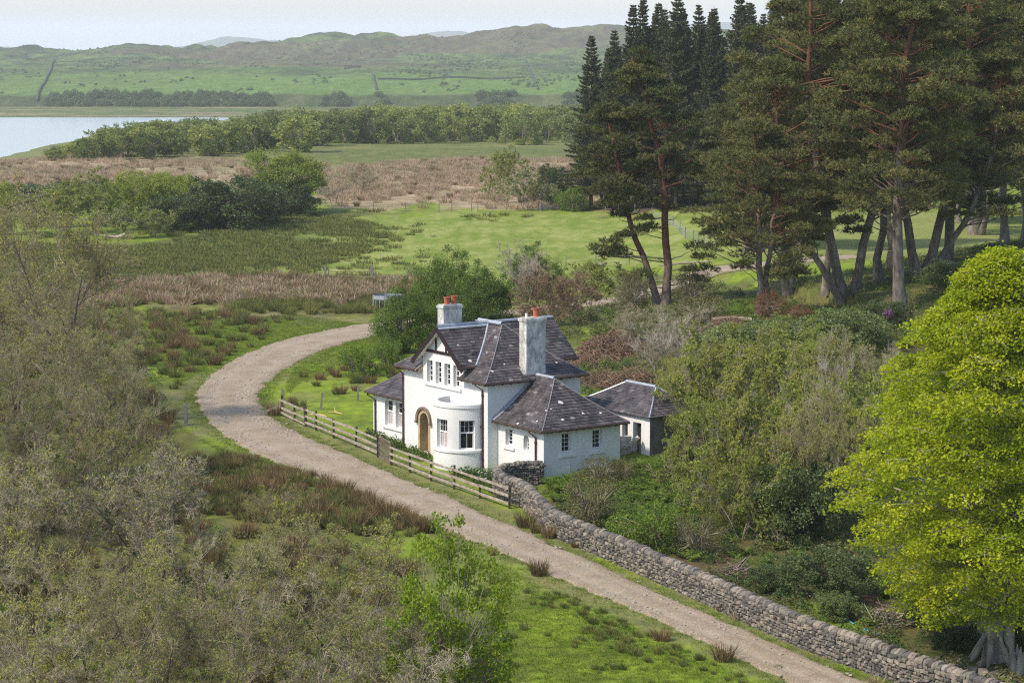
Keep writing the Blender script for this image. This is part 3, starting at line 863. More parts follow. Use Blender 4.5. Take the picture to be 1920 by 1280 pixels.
def window(parent, mp, u0, u1, z0, z1, d, cols, rows, sash=False, name="window", glass="glass", bar=.022, fr=.05, label=None):
    """frame + glazing bars as one part, every pane a sub-part"""
    b = MB()
    def bx(a, c, e, f, d0, d1):
        p = [mp(a, e, d0), mp(c, e, d0), mp(c, f, d0), mp(a, f, d0), mp(a, e, d1), mp(c, e, d1), mp(c, f, d1), mp(a, f, d1)]
        b.add(p, [[0, 1, 2, 3], [4, 7, 6, 5], [0, 4, 5, 1], [1, 5, 6, 2], [2, 6, 7, 3], [3, 7, 4, 0]])
    e = .004
    bx(u0 + e, u0 + fr, z0 + e, z1 - e, d - .05, d + .03); bx(u1 - fr, u1 - e, z0 + e, z1 - e, d - .05, d + .03)
    bx(u0 + fr, u1 - fr, z0 + e, z0 + fr * 1.3, d - .049, d + .03); bx(u0 + fr, u1 - fr, z1 - fr, z1 - e, d - .049, d + .03)
    cells = []
    def lights(a0, a1, e0, e1, nc, nr, dd):
        for i in range(1, nc):
            x = a0 + (a1 - a0) * i / nc; bx(x - bar / 2, x + bar / 2, e0, e1, dd - .022, dd + .015)
        for j in range(1, nr):
            y = e0 + (e1 - e0) * j / nr
            bx(a0, a1, y - bar / 2, y + bar / 2, dd - .024, dd + .014)
        for i in range(nc):
            for j in range(nr):
                cells.append((a0 + (a1 - a0) * i / nc + bar / 2, a0 + (a1 - a0) * (i + 1) / nc - bar / 2, e0 + (e1 - e0) * j / nr + bar / 2, e0 + (e1 - e0) * (j + 1) / nr - bar / 2, dd))
    if sash:
        zm = z0 + (z1 - z0) * .56
        bx(u0 + fr, u1 - fr, zm - .035, zm + .035, d - .047, d + .028)
        lights(u0 + fr, u1 - fr, zm + .035, z1 - fr, cols, rows, d - .01)
        lights(u0 + fr, u1 - fr, z0 + fr * 1.3, zm - .035, 2, 1, d + .012)
    else:
        lights(u0 + fr, u1 - fr, z0 + fr * 1.3, z1 - fr, cols, rows, d)
    w = b.build(name, M["white_paint"], parent)
    for (a, c, e0, f, dd) in cells:
        g = MB(); g.quad(mp(a, e0, dd), mp(c, e0, dd), mp(c, f, dd), mp(a, f, dd))
        g.build("pane", M[glass if not isinstance(glass, tuple) else glass[0 if e0 > (z0 + z1) / 2 else 1]], w)
    return w

def build_cottage():
    c = thing("cottage", O, "white two-storey cottage with slate roof, timbered gable and bow bay beside the gravel track", "cottage", rz=YAW)
    Yf = lambda Y0: (lambda u, z, d: (u, Y0 + d, z))                    # faces the track
    Xr = lambda X0: (lambda u, z, d: (X0 - d, u, z))                    # faces right
    Xl = lambda X0: (lambda u, z, d: (X0 + d, -u, z))
    Yb = lambda Y0: (lambda u, z, d: (-u, Y0 - d, z))
    XL, XRT, YB = -8.4, 0.0, 6.1
    G0, G1, GC = -6.35, -2.3, -4.32                                     # gable over the front
    FL = -1.0
    b = MB()
    up = [(-5.95, -5.38, 4.2, 5.42), (-5.07, -4.5, 4.2, 5.42), (-4.19, -3.62, 4.2, 5.42), (-3.31, -2.74, 4.2, 5.42)]
    door = (-6.84, -5.64, .22, 2.36 + .24, .30)
    plane(b, Yf(0), XL, XRT, FL, 3.9, [door])
    plane(b, Yf(0), XL, G0, 3.9, 4.86); plane(b, Yf(0), G1, XRT, 3.9, 4.86)
    plane(b, Yf(0), G0, G1, 3.9, 5.62, up)
    b.add([(G0, 0, 5.62), (G1, 0, 5.62), (GC + .001, 0, 7.26)], [[0, 1, 2]])
    for X, s in ((G0, 1), (G1, -1)):
        p = [(X, 0, 4.7), (X, .0, 5.70), (X, 1.3, 5.70), (X, .35, 4.7)]
        b.quad(*(p if s > 0 else p[::-1]))
    plane(b, Xr(XRT), 0, YB, FL, 4.86); plane(b, Yb(YB), 0, -XL, FL, 4.86); plane(b, Xl(XL), -YB, 0, FL, 4.86)
    # spandrels round the door arch
    dc, zs, ro, ri = -6.24, 2.0, .60, .42
    for s in (-1, 1):
        for i in range(8):
            a0, a1 = i * pi / 16, (i + 1) * pi / 16
            p0 = (dc + s * ro * cos(a0), 0, zs + ro * sin(a0)); p1 = (dc + s * ro * cos(a1), 0, zs + ro * sin(a1))
            q0 = (dc + s * ro, 0, zs + ro * sin(a0)); q1 = (dc + s * ro, 0, zs + ro * sin(a1))
            b.quad(q0, q1, p1, p0) if s > 0 else b.quad(p0, p1, q1, q0)
    # right wing
    RW, Y0, Y1 = 4.21, .65, 5.63
    plane(b, Yf(Y0), 0, RW, FL, 2.86, [(.72, 1.36, 1.55, 2.42, .26), (2.38, 2.86, 1.44, 2.32, .26)])
    plane(b, Xr(RW), Y0, Y1, FL, 2.86, [(1.80, 2.42, 1.5, 2.50, .22), (3.80, 4.42, 1.5, 2.50, .22)])
    plane(b, Yb(Y1), -RW, 0, FL, 2.86)
    # rounded corners of the little oval window
    for sx in (-1, 1):
        for sz in (-1, 1):
            cx, cz, rr, hh = 2.62, 1.88, .24, .20
            for i in range(6):
                a0, a1 = i * pi / 12, (i + 1) * pi / 12
                P0 = (cx + sx * rr * cos(a0), cz + sz * (hh + rr * sin(a0))); P1 = (cx + sx * rr * cos(a1), cz + sz * (hh + rr * sin(a1)))
                Q0 = (cx + sx * rr, cz + sz * (hh + rr * sin(a0))); Q1 = (cx + sx * rr, cz + sz * (hh + rr * sin(a1)))
                quad = [(Q0[0], Y0, Q0[1]), (Q1[0], Y0, Q1[1]), (P1[0], Y0, P1[1]), (P0[0], Y0, P0[1])]
                b.quad(*quad)
                b.quad((P0[0], Y0, P0[1]), (P1[0], Y0, P1[1]), (P1[0], Y0 + .25, P1[1]), (P0[0], Y0 + .25, P0[1]))
    # left wing
    LW = -12.7
    plane(b, Yf(Y0), LW, XL, FL, 2.86, [(-11.42, -10.55, 1.0, 2.45, .26), (-10.27, -9.40, 1.0, 2.45, .26)])
    plane(b, Xl(LW), -Y1, -Y0, FL, 2.86); plane(b, Yb(Y1), -XL, -LW, FL, 2.86)
    # rear gabled outshot, seen over the right-hand roof
    plane(b, Yb(6.9), -G1 - .1, -G0 + .1, FL, 5.5); plane(b, Xr(G1 + .1), YB, 6.9, FL, 5.5); plane(b, Xl(G0 - .1), -6.9, -YB, FL, 5.5)
    # the bow bay
    BX, R = -2.2, 1.7
    bay = lambda u, z, d: (BX + (R - d) * sin(u), -(R - d) * cos(u), z)
    bays = [(radians(-5), radians(23), 1.24, 2.78, .24), (radians(46), radians(75), 1.24, 2.78, .24), (radians(-75), radians(-46), 1.24, 2.78, .24)]
    plane(b, bay, -pi / 2, pi / 2, FL, 3.62, bays, du=radians(5.5))
    ring = np.linspace(-pi / 2, pi / 2, 33)
    for a0, a1 in zip(ring[:-1], ring[1:]):                             # coping, inner face and lead floor of the bay
        for (r0, z0, r1, z1) in ((R + .05, 3.44, R + .05, 3.62), (R + .05, 3.62, R - .02, 3.69), (R - .02, 3.69, R - .24, 3.69), (R - .24, 3.69, R - .24, 3.36), (R, 3.44, R + .05, 3.44),
                                 (R, 1.04, R + .06, 1.04), (R + .06, 1.04, R + .06, 1.16), (R + .06, 1.16, R - .002, 1.235)):
            q = lambda a, r, z: (BX + r * sin(a), -r * cos(a), z)
            b.quad(q(a0, r0, z0), q(a1, r0, z0), q(a1, r1, z1), q(a0, r1, z1))
    # sills
    for (u0, u1, z, Yw) in ((-6.12, -2.5, 4.05, 0.0), (.55, 1.58, 1.36, Y0), (-11.6, -9.25, .84, Y0)):
        b.box(((u0 + u1) / 2, Yw - .03, z + .06), (u1 - u0, .10, .14))
    for (v0, v1) in ((1.60, 2.66), (3.60, 4.66)):
        b.box((RW + .03, (v0 + v1) / 2, 1.31), (.10, v1 - v0, .13))
    wall = b.build("wall", M["harling"], c)
    b = MB()
    for a0, a1 in zip(ring[:-1], ring[1:]):
        q = lambda a, r: (BX + r * sin(a), -r * cos(a), 3.38)
        b.tri(q(a0, R - .23), q(a1, R - .23), (BX, -.001, 3.40))
    b.build("bay_roof", M["lead"], c)
    # door : stone jambs and voussoirs, hood mould, porch lining, inner door, step
    b = MB()
    for s in (-1, 1):
        for k in range(4):
            z0 = .22 + k * .445
            b.box((dc + s * .512, .14, z0 + .22), (.17, .34 - .004 * k, .438), tint=.5)
    for i in range(9):
        a0, a1 = pi * i / 9 + .012, pi * (i + 1) / 9 - .012
        pts = []
        for y in (-.03, .30):
            pts += [(dc + ri * cos(a0), y, zs + ri * sin(a0)), (dc + (ro - .004) * cos(a0), y, zs + (ro - .004) * sin(a0)), (dc + (ro - .004) * cos(a1), y, zs + (ro - .004) * sin(a1)), (dc + ri * cos(a1), y, zs + ri * sin(a1))]
        b.add(pts, [[0, 1, 2, 3], [7, 6, 5, 4], [0, 3, 7, 4], [1, 5, 6, 2], [0, 4, 5, 1], [3, 2, 6, 7]])
    door_o = b.build("doorway", M["sandstone"], c)
    b = MB()
    for i in range(14):
        a0, a1 = pi * (i / 14) * 1.12 - .19, pi * ((i + 1) / 14) * 1.12 - .19
        pts = []
        for rr, yy in ((ro + .02, -.002), (ro + .16, -.002), (ro + .16, -.13), (ro + .02, -.10)):
            pts += [(dc + rr * cos(a0), yy, zs + rr * sin(a0)), (dc + rr * cos(a1), yy, zs + rr * sin(a1))]
        b.add(pts, [[2, 3, 5, 4], [4, 5, 7, 6], [6, 7, 1, 0], [0, 2, 4, 6], [1, 7, 5, 3]])
    for s in (-1, 1): b.box((dc + s * (ro + .12), -.07, zs - .14), (.20, .15, .12))
    b.build("hood_mould", M["hood"], door_o)
    b = MB()
    for s in (-1, 1): b.quad((dc + s * .425, .30, .2), (dc + s * .425, 1.25, .2), (dc + s * .425, 1.25, 2.5), (dc + s * .425, .30, 2.5))
    b.quad((dc - .42, .3, 2.44), (dc + .42, .3, 2.44), (dc + .42, 1.25, 2.44), (dc - .42, 1.25, 2.44))
    b.quad((dc - .6, .3, .26), (dc + .6, .3, .26), (dc + .6, 1.25, .26), (dc - .6, 1.25, .26))
    b.build("porch", M["sandstone"], door_o)
    b = MB(); b.box((dc, 1.20, 1.3), (.84, .05, 2.1)); b.box((dc + .33, 1.02, 1.3), (.13, .3, 2.1)); b.build("inner_door", M["white_paint"], door_o)
    b = MB(); b.box((dc, -.22, .13), (1.35, .5, .22), jit=.01, rng=rng); b.build("step", M["sandstone"], door_o)
    # windows
    for i, (u0, u1, z0, z1) in enumerate(up): window(c, Yf(0), u0, u1, z0, z1, .24, 2, 4, bar=.03)
    window(c, bay, bays[0][0], bays[0][1], 1.24, 2.78, .235, 3, 2, True, bar=.022 / R * 1.0, fr=.034, glass=("glass", "curtain"))
    window(c, bay, bays[1][0], bays[1][1], 1.24, 2.78, .235, 3, 2, True, bar=.022 / R, fr=.034)
    window(c, bay, bays[2][0], bays[2][1], 1.24, 2.78, .235, 3, 2, True, bar=.022 / R, fr=.034)
    window(c, Yf(Y0), -11.42, -10.55, 1.0, 2.45, .25, 2, 2, True, glass=("glass", "curtain"))
    window(c, Yf(Y0), -10.27, -9.40, 1.0, 2.45, .25, 2, 2, True, glass=("glass", "curtain"))
    window(c, Yf(Y0), .72, 1.36, 1.55, 2.42, .25, 2, 4)
    window(c, Yf(Y0), 2.40, 2.84, 1.46, 2.30, .25, 2, 4)
    window(c, Xr(RW), 1.80, 2.42, 1.5, 2.50, .21, 2, 4)
    window(c, Xr(RW), 3.80, 4.42, 1.5, 2.50, .21, 2, 4)
    # ---- roofs
    OV = .35
    ex0, ex1, ey0, ey1 = XL - OV, XRT + OV, -OV, YB + OV
    hq = (ey1 - ey0) / 2
    fr_ = lambda u, q, z: (u, ey0 + q, z)
    bk_ = lambda u, q, z: (u, ey1 - q, z)
    rt_ = lambda u, q, z: (ex1 - q, u, z)
    lf_ = lambda u, q, z: (ex0 + q, u, z)
    gq = 2.42                                                            # half width of the gable roof in plan
    def qz(z):                                                           # main roof: plan distance at a height
        lo, hi = 0, 4
        for _ in range(40):
            m = (lo + hi) / 2
            if zmain(m) < z: lo = m
            else: hi = m
        return lo
    val = [(gq - (7.42 - z) / .82 * 0 - 0, z) for z in ()]
    zv = np.linspace(5.43, 7.40, 9)
    valley = [(((7.42 - z) / .82), qz(z)) for z in zv]                   # (offset from gable centre, q)
    right = [(G1, 0), (ex1, 0), (ex1 - hq, hq), (GC, hq)] + [(GC + o, q) for o, q in valley[::-1]] + [(G1, valley[0][1])]
    left = [(ex0, 0), (G0, 0), (G0, valley[0][1])] + [(GC - o, q) for o, q in valley] + [(GC, hq), (ex0 + hq, hq)]
    roofs = [(fr_, zmain, right), (fr_, zmain, left), (bk_, zmain, [(ex0, 0), (ex1, 0), (ex1 - hq, hq), (ex0 + hq, hq)]),
             (rt_, zmain, [(ey0, 0), (ey1, 0), (ey1 - hq, hq)]), (lf_, zmain, [(ey0, 0), (ey1, 0), (ey1 - hq, hq)])]
    gr = lambda u, q, z: (GC + gq - q, u, z)
    gl = lambda u, q, z: (GC - gq + q, u, z)
    gp = [(-.42, 0)] + [(-.42, gq)] + [(q - OV, gq - o) for o, q in valley[::-1]]
    roofs += [(gr, zgable, gp), (gl, zgable, gp)]
    gb = [(7.35, 0), (7.35, gq)] + [(ey1 - q, gq - o) for o, q in valley[::-1]]
    roofs += [(gr, zgable, gb), (gl, zgable, gb)]
    wy0, wy1 = Y0 - OV, Y1 + OV
    wh = (wy1 - wy0) / 2
    for sgn, xa, xe in ((1, 0.0, RW + OV), (-1, XL, LW - OV)):
        wf = lambda u, q, z: (u, wy0 + q, z)
        wb = lambda u, q, z: (u, wy1 - q, z)
        we = (lambda u, q, z, xe=xe: (xe - q, u, z)) if sgn > 0 else (lambda u, q, z, xe=xe: (xe + q, u, z))
        pf = [(xa, 0), (xe, 0), (xe - sgn * wh, wh), (xa, wh)]
        roofs += [(wf, zwing, pf), (wb, zwing, pf), (we, zwing, [(wy0, 0), (wy1, 0), ((wy0 + wy1) / 2, wh)])]
    bd = MB(); bs = MB()
    for i, (mp, zf, poly) in enumerate(roofs):
        deck(bd, mp, zf, poly)
        slate_face(bs, mp, zf, poly, 100 + i)
    roof = bd.build("roof", M["iron"], c)
    bs.build("slates", M["slate"], roof, kind="stuff")
    # lead ridges, valleys and flashings; mortared hips
    zr = zmain(hq); zw = zwing(wh); ym_ = (wy0 + wy1) / 2
    def lead(name, p0, p1, r_, apron=None):
        b = MB(); b.tube([p0, p1], [r_, r_], 6)
        b.build(name, M["lead"], roof)
        if apron is not None:
            b = MB(); b.beam(*apron); b.build("lead_apron", M["lead"], roof)
    lead("ridge_cap", (ex0 + hq, YB / 2, zr + .03), (ex1 - hq, YB / 2, zr + .03), .11, ((ex0 + hq, YB / 2 - .14, zr - .05), (ex1 - hq, YB / 2 - .14, zr - .05), .26, .03, 0, .5, (0, .7, 1)))
    lead("ridge_cap", (GC, -.40, 7.46), (GC, 3.0, 7.46), .10, ((GC + .12, -.38, 7.37), (GC + .12, 3.0, 7.37), .26, .03, 0, .5, (.8, 0, 1)))
    lead("ridge_cap", (GC, 3.1, 7.46), (GC, 7.3, 7.46), .10)
    lead("ridge_cap", (0, ym_, zw + .03), (RW + OV - wh, ym_, zw + .03), .10)
    lead("ridge_cap", (XL, ym_, zw + .03), (LW - OV + wh, ym_, zw + .03), .10)
    for s in (-1, 1):
        b = MB(); b.tube([(GC + s * o, q - OV, z + .06) for (o, q), z in zip(valley, zv)], [.07] * len(valley), 5)
        b.build("valley_gutter", M["lead"], roof)
    b = MB()
    for k in range(10):                                                  # flashing of the right wing against the tall wall
        q0, q1 = wh * k / 10, wh * (k + 1) / 10
        b.quad((.012, wy0 + q0, zwing(q0) + .05), (.16, wy0 + q0, zwing(q0) + .045), (.16, wy0 + q1, zwing(q1) + .045), (.012, wy0 + q1, zwing(q1) + .05))
        b.quad((.012, wy0 + q0, zwing(q0) + .05), (.012, wy0 + q1, zwing(q1) + .05), (.012, wy0 + q1, zwing(q1) + .21), (.012, wy0 + q0, zwing(q0) + .21))
    b.build("wall_flashing", M["lead"], roof)
    b = MB()
    def hip(p, zf, n=9, end=None):
        (x0, y0), (x1, y1), qq = p
        ts = np.linspace(0, 1, n)
        b.tube([(x0 + (x1 - x0) * t, y0 + (y1 - y0) * t, zf(qq * t) + .02) for t in ts], [.032] * n, 6)
    hip(((ex1, ey0), (ex1 - hq, YB / 2), hq), zmain); hip(((ex1, ey1), (ex1 - hq, YB / 2), hq), zmain)
    hip(((ex0, ey0), (ex0 + hq, YB / 2), hq), zmain); hip(((ex0, ey1), (ex0 + hq, YB / 2), hq), zmain)
    ym = (wy0 + wy1) / 2
    for xe, s in ((RW + OV, 1), (LW - OV, -1)):
        hip(((xe, wy0), (xe - s * wh, ym), wh), zwing); hip(((xe, wy1), (xe - s * wh, ym), wh), zwing)
    b.build("hip_tiles", M["mortar"], roof)
    # lichen patches lying on the slates
    b = MB()
    for (mp, zf, u, q, r) in ((rt_, zmain, .55, .75, .10), (rt_, zmain, 1.6, 1.1, .07), (gr, zgable, .35, .32, .13), (gr, zgable, .2, 1.25, .06), (rt_, zmain, 1.0, 1.9, .07), (roofs[11][0], zwing, 2.6, 1.55, .15),
                            (roofs[11][0], zwing, 1.4, 1.2, .08), (roofs[11][0], zwing, 2.0, .55, .10), (roofs[11][0], zwing, 3.5, .8, .10), (roofs[11][0], zwing, 4.6, .7, .09), (roofs[11][0], zwing, 1.75, 1.25, .06), (roofs[9][0], zwing, 2.2, .12, .10), (roofs[9][0], zwing, 3.4, .5, .06), (rt_, zmain, 4.9, .9, .08), (rt_, zmain, 4.4, 1.3, .07)):
        n = 9
        pts = [mp(u, q, zf(q) + .055)] + [mp(u + r * rng.uniform(.6, 1.2) * cos(k * 2 * pi / n), q + r * rng.uniform(.5, 1.) * .8 * sin(k * 2 * pi / n), 0) for k in range(n)]
        fixed = [pts[0]]
        for k in range(n):
            qq = q + r * .75 * sin(k * 2 * pi / n) * rng.uniform(.6, 1.1)
            uu = u + r * cos(k * 2 * pi / n) * rng.uniform(.6, 1.2)
            fixed.append(mp(uu, qq, zf(qq) + .048))
        b.add(fixed, [[0, 1 + k, 1 + (k + 1) % n] for k in range(n)])
    b.build("lichen", M["lichen"], roof, kind="stuff")
    # ---- bargeboards and timbering of the gable
    for s in (-1, 1):
        b = MB()
        b.beam((GC + s * (gq + .06), -.44, 5.33), (GC, -.44, 7.36), .05, .24, up=(0, -1, 0)) if False else None
        p0 = np.array((GC + s * (gq + .03), -.45, 5.36)); p1 = np.array((GC, -.45, 7.36))
        d = nrm(p1 - p0); n_ = np.array((-d[2] * 1.0, 0, d[0])) * (1 if s < 0 else -1)
        n_ = n_ if n_[2] > 0 else -n_
        V = []
        for y in (-.46, -.40):
            for p in (p0 - d * .12, p1):
                V += [(p[0] + n_[0] * .08, y, p[2] + n_[2] * .08), (p[0] - n_[0] * .17, y, p[2] - n_[2] * .17)]
        b.add(V, [[0, 1, 3, 2], [4, 6, 7, 5], [0, 2, 6, 4], [1, 5, 7, 3], [0, 4, 5, 1]])
        b.build("bargeboard", M["timber"], c)
        b = MB()                                                         # boarded soffit under the projecting verge
        b.quad((p0[0] - s * .05, -.40, p0[2] - .07), (GC, -.40, 7.28), (GC, -.01, 7.28), (p0[0] - s * .05, -.01, p0[2] - .07))
        b.build("soffit", M["white_paint"], c)
    b = MB(); b.box((GC, -.035, 5.96), (3.42, .06, .15)); b.build("tie_beam", M["timber"], c)
    for x in (-4.98, -3.98):
        zt = 7.30 - abs(x - GC) * .82 - .05
        b = MB(); b.box((x, -.033, (6.035 + zt) / 2), (.10, .055, zt - 6.035)); b.build("timber_post", M["timber"], c)
    # ---- gutters, rafter ends, downpipes
    def gutter(p0, p1, name="gutter"):
        b = MB(); p0 = np.array(p0); p1 = np.array(p1)
        b.tube([p0, p1], [.062, .062], 8, cap=True)
        b.build(name, M["gutter"], c)
    zg = EAVE - .045
    gutter((ex0, ey0 - .02, zg), (G0, ey0 - .02, zg)); gutter((G1, ey0 - .02, zg), (ex1 + .02, ey0 - .02, zg))
    gutter((ex1 + .02, ey0, zg), (ex1 + .02, 2.42, zg)); gutter((ex1 + .02, 3.82, zg), (ex1 + .02, ey1, zg))
    zq = 2.80 - .045
    gutter((0, wy0 - .02, zq), (RW + OV + .02, wy0 - .02, zq)); gutter((RW + OV + .02, wy0, zq), (RW + OV + .02, wy1, zq)); gutter((LW - OV, wy0 - .02, zq), (XL, wy0 - .02, zq))
    gutter((GC + gq + .02, -.38, 5.40), (GC + gq + .02, .5, 5.40)); gutter((GC + gq + .02, 5.6, 5.40), (GC + gq + .02, 7.3, 5.40))
    b = MB()
    for x in np.arange(ex0 + .3, G0, .55): b.box((x, -.17, EAVE - .11), (.06, .34, .10))
    for x in np.arange(G1 + .25, ex1 - .1, .55): b.box((x, -.17, EAVE - .11), (.06, .34, .10))
    for y in list(np.arange(.2, 2.4, .55)) + list(np.arange(4.0, YB, .62)): b.box((.17, y, EAVE - .11), (.34, .06, .10))
    for x in list(np.arange(.3, RW + .2, .5)) + list(np.arange(LW + .1, XL, .5)): b.box((x, Y0 - .17, 2.70), (.055, .33, .10))
    for y in np.arange(Y0 + .3, Y1, .52): b.box((RW + .17, y, 2.70), (.33, .055, .10))
    b.build("rafter_ends", M["gutter"], roof, kind="stuff")
    for (p, q, r_, s_) in (((ex0, ey0, zg), (G0, ey0, zg), (G0, 0, EAVE + .02), (ex0, 0, EAVE + .02)), ((G1, ey0, zg), (ex1, ey0, zg), (ex1 - OV, 0, EAVE + .02), (G1, 0, EAVE + .02)),
                           ((ex1, ey0, zg), (ex1, ey1, zg), (0, YB, EAVE + .02), (0, 0, EAVE + .02)), ((0, wy0, zq), (RW + OV, wy0, zq), (RW, Y0, 2.82), (0, Y0, 2.82)),
                           ((RW + OV, wy0, zq), (RW + OV, wy1, zq), (RW, Y1, 2.82), (RW, Y0, 2.82)), ((LW - OV, wy0, zq), (XL, wy0, zq), (XL, Y0, 2.82), (LW, Y0, 2.82))):
        b = MB(); b.quad(p, q, r_, s_); b.build("eaves_board", M["white_paint"], roof)
    # pale plank closing the end of the left eave
    b = MB(); b.beam((G0 - .05, -.42, 4.72), (G0 - .02, .42, 5.34), .05, .26); b.build("eaves_plank", M["plank_wood"], roof)
    def pipe(x, Yw, zt, zb, dx, mat="rust_iron"):
        b = MB()
        yo = Yw - OV - .02
        b.tube([(x, yo, zt), (x, yo, zt - .14), (x + dx * .5, (yo + Yw) / 2 - .02, zt - .27), (x + dx, Yw - .075, zt - .40), (x + dx, Yw - .075, zt - .6), (x + dx, Yw - .075, zb)], [.048] * 6, 8)
        z = zt - .62
        while z > zb + .3:
            b.tube([(x + dx, Yw - .075, z), (x + dx, Yw - .075, z - .09)], [.066, .066], 8, cap=True); z -= 1.72
        b.build("downpipe", M[mat], c)
    pipe(XL - .10, 0, EAVE - .05, .12, .16); pipe(-.62, 0, EAVE - .05, -.2, .22)
    pipe(LW - .02, Y0, 2.74, .1, .33, "iron"); pipe(3.42, Y0, 2.74, -.3, .15)
    b = MB(); b.box((-.50, -.10, 2.44), (.28, .12, .05)); b.build("pipe_bracket", M["iron"], c)
    # thin white pipe low on the right wall
    b = MB(); b.tube([(RW + .05, 2.25, -.1), (RW + .05, 2.25, .95)], [.03, .03], 6); b.build("waste_pipe", M["white_paint"], c)
    # ---- chimneys
    b = MB()
    b.box((GC - .32, .66, 7.62), (.60, 1.20, 1.9)); b.box((GC - .32, .66, 8.44), (.70, 1.30, .13)); b.box((GC - .32, .66, 8.53), (.54, 1.14, .06))
    ch = b.build("chimney", M["old_harling"], c)
    def pot(ch, x, y, z, h=.42, r=.15):
        b = MB()
        prof = [(r * 1.0, 0), (r * 1.0, .05), (r * .92, .08), (r * .98, h * .55), (r * 1.06, h * .86), (r * 1.22, h * .88), (r * 1.24, h), (r * .92, h), (r * .85, h * .6)]
        m = 14
        V = [(x + a * cos(k * 2 * pi / m), y + a * sin(k * 2 * pi / m), z + zz) for a, zz in prof for k in range(m)]
        Q = [[i * m + k, i * m + (k + 1) % m, (i + 1) * m + (k + 1) % m, (i + 1) * m + k] for i in range(len(prof) - 1) for k in range(m)]
        b.add(V, Q); b.build("chimney_pot", M["terracotta"], ch, smooth=False)
    pot(ch, GC - .32, .46, 8.55, .42, .15); pot(ch, GC - .32, .94, 8.55, .46, .165)
    b = MB()
    b.box((-.30, 3.12, 6.35), (.66, 1.26, 3.45)); b.box((-.30, 3.12, 3.6), (.66, 1.26, 2.05)); b.box((-.30, 3.12, 7.98), (.78, 1.36, .14)); b.box((-.30, 3.12, 8.075), (.60, 1.2, .07))
    for s in (-1, 1): b.beam((.10, 3.12 + s * .72, EAVE + .05), (-.35, 3.12 + s * .70, EAVE + .52), .14, .10)
    ch = b.build("chimney", M["old_harling"], c)
    pot(ch, -.30, 3.36, 8.10, .48, .17)
    b = MB(); b.tube([(-.30, 2.72, 8.08), (-.30, 2.72, 8.33)], [.07, .07], 8, cap=True); b.build("flue_pipe", M["white_paint"], ch)
    return c

def build_shed():
    s = thing("outhouse", W(0, 0), "small white outhouse with a hipped slate roof and dark doorway behind the cottage's right wing", "outhouse", rz=YAW)
    X0, X1, Y0, Y1 = -2.1, 4.38, 7.5, 11.35
    Yf = lambda Yw: (lambda u, z, d: (u, Yw + d, z))
    b = MB()
    plane(b, Yf(Y0), X0, X1, -.6, 2.9, [(1.0 + .95, 1.0 + 1.45, 1.35, 2.35, .25), (1.0 + 1.92, 1.0 + 2.62, .55, 2.45, .3)], mat=0)
    b.quad((X0, Y1, -.6), (X0, Y0, -.6), (X0, Y0, 2.9), (X0, Y1, 2.9)); b.quad((X1, Y1, -.6), (X0, Y1, -.6), (X0, Y1, 2.9), (X1, Y1, 2.9))
    b.box((2.2, Y0 - .03, 1.27), (.75, .12, .13))
    b.build("wall", M["harling"], s)
    b = MB(); b.quad((X1, Y0 + .002, -.6), (X1, Y1, -.6), (X1, Y1, 2.9), (X1, Y0 + .002, 2.9)); b.build("side_wall", M["dark_harling"], s)["label"] = "dark unpainted side wall"
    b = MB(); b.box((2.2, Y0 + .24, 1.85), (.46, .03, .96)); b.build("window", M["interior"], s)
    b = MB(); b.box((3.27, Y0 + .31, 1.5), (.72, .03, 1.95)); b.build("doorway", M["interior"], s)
    ov = .2
    x0, x1, y0, y1 = X0 - ov, X1 + ov, Y0 - ov, Y1 + ov; h = (y1 - y0) / 2
    faces = [(lambda u, q, z: (u, y0 + q, z), [(x0, 0), (x1, 0), (x1 - h, h), (x0 + h, h)]), (lambda u, q, z: (u, y1 - q, z), [(x0, 0), (x1, 0), (x1 - h, h), (x0 + h, h)]),
             (lambda u, q, z: (x1 - q, u, z), [(y0, 0), (y1, 0), ((y0 + y1) / 2, h)]), (lambda u, q, z: (x0 + q, u, z), [(y0, 0), (y1, 0), ((y0 + y1) / 2, h)])]
    bd = MB(); bs = MB()
    for i, (mp, poly) in enumerate(faces):
        deck(bd, mp, zshed, poly); slate_face(bs, mp, zshed, poly, 300 + i, .22, .32)
    ym = (y0 + y1) / 2
    roof = bd.build("roof", M["iron"], s)
    bs.build("slates", M["slate"], roof, kind="stuff")
    b = MB(); b.tube([(x0 + h, ym, zshed(h) + .03), (x1 - h, ym, zshed(h) + .03)], [.10, .10], 6)
    for xe, sg in ((x1, 1), (x0, -1)):
        for ye in (y0, y1):
            b.tube([(xe - sg * h * t, ye + (ym - ye) * t, zshed(h * t) + .02) for t in np.linspace(0, 1, 6)], [.05] * 6, 5)
    b.build("ridge", M["lead"], roof)
    # low yard wall with a broken top beside the door
    y = thing("yard_wall", W(2.9, 6.9), "short stained harled wall stub in front of the outhouse doorway", "wall", rz=YAW)
    b = MB(); b.box((0, 0, .75), (.22, .9, 1.9), jit=.03, rng=rng); b.build("wall_panel", M["old_harling"], y)
    t = thing("fallen_slab", W(3.55, 6.9, 1.35), "pale broken slab leaning at the outhouse doorway", "slab", rz=YAW + .5)
    b = MB(); b.box((0, 0, 0.1), (1.0, .34, .12), jit=.05, rng=rng, M=np.array(Euler((0, -.75, 0)).to_matrix())); b.build("slab", M["lichen"], t)

build_cottage()
build_shed()

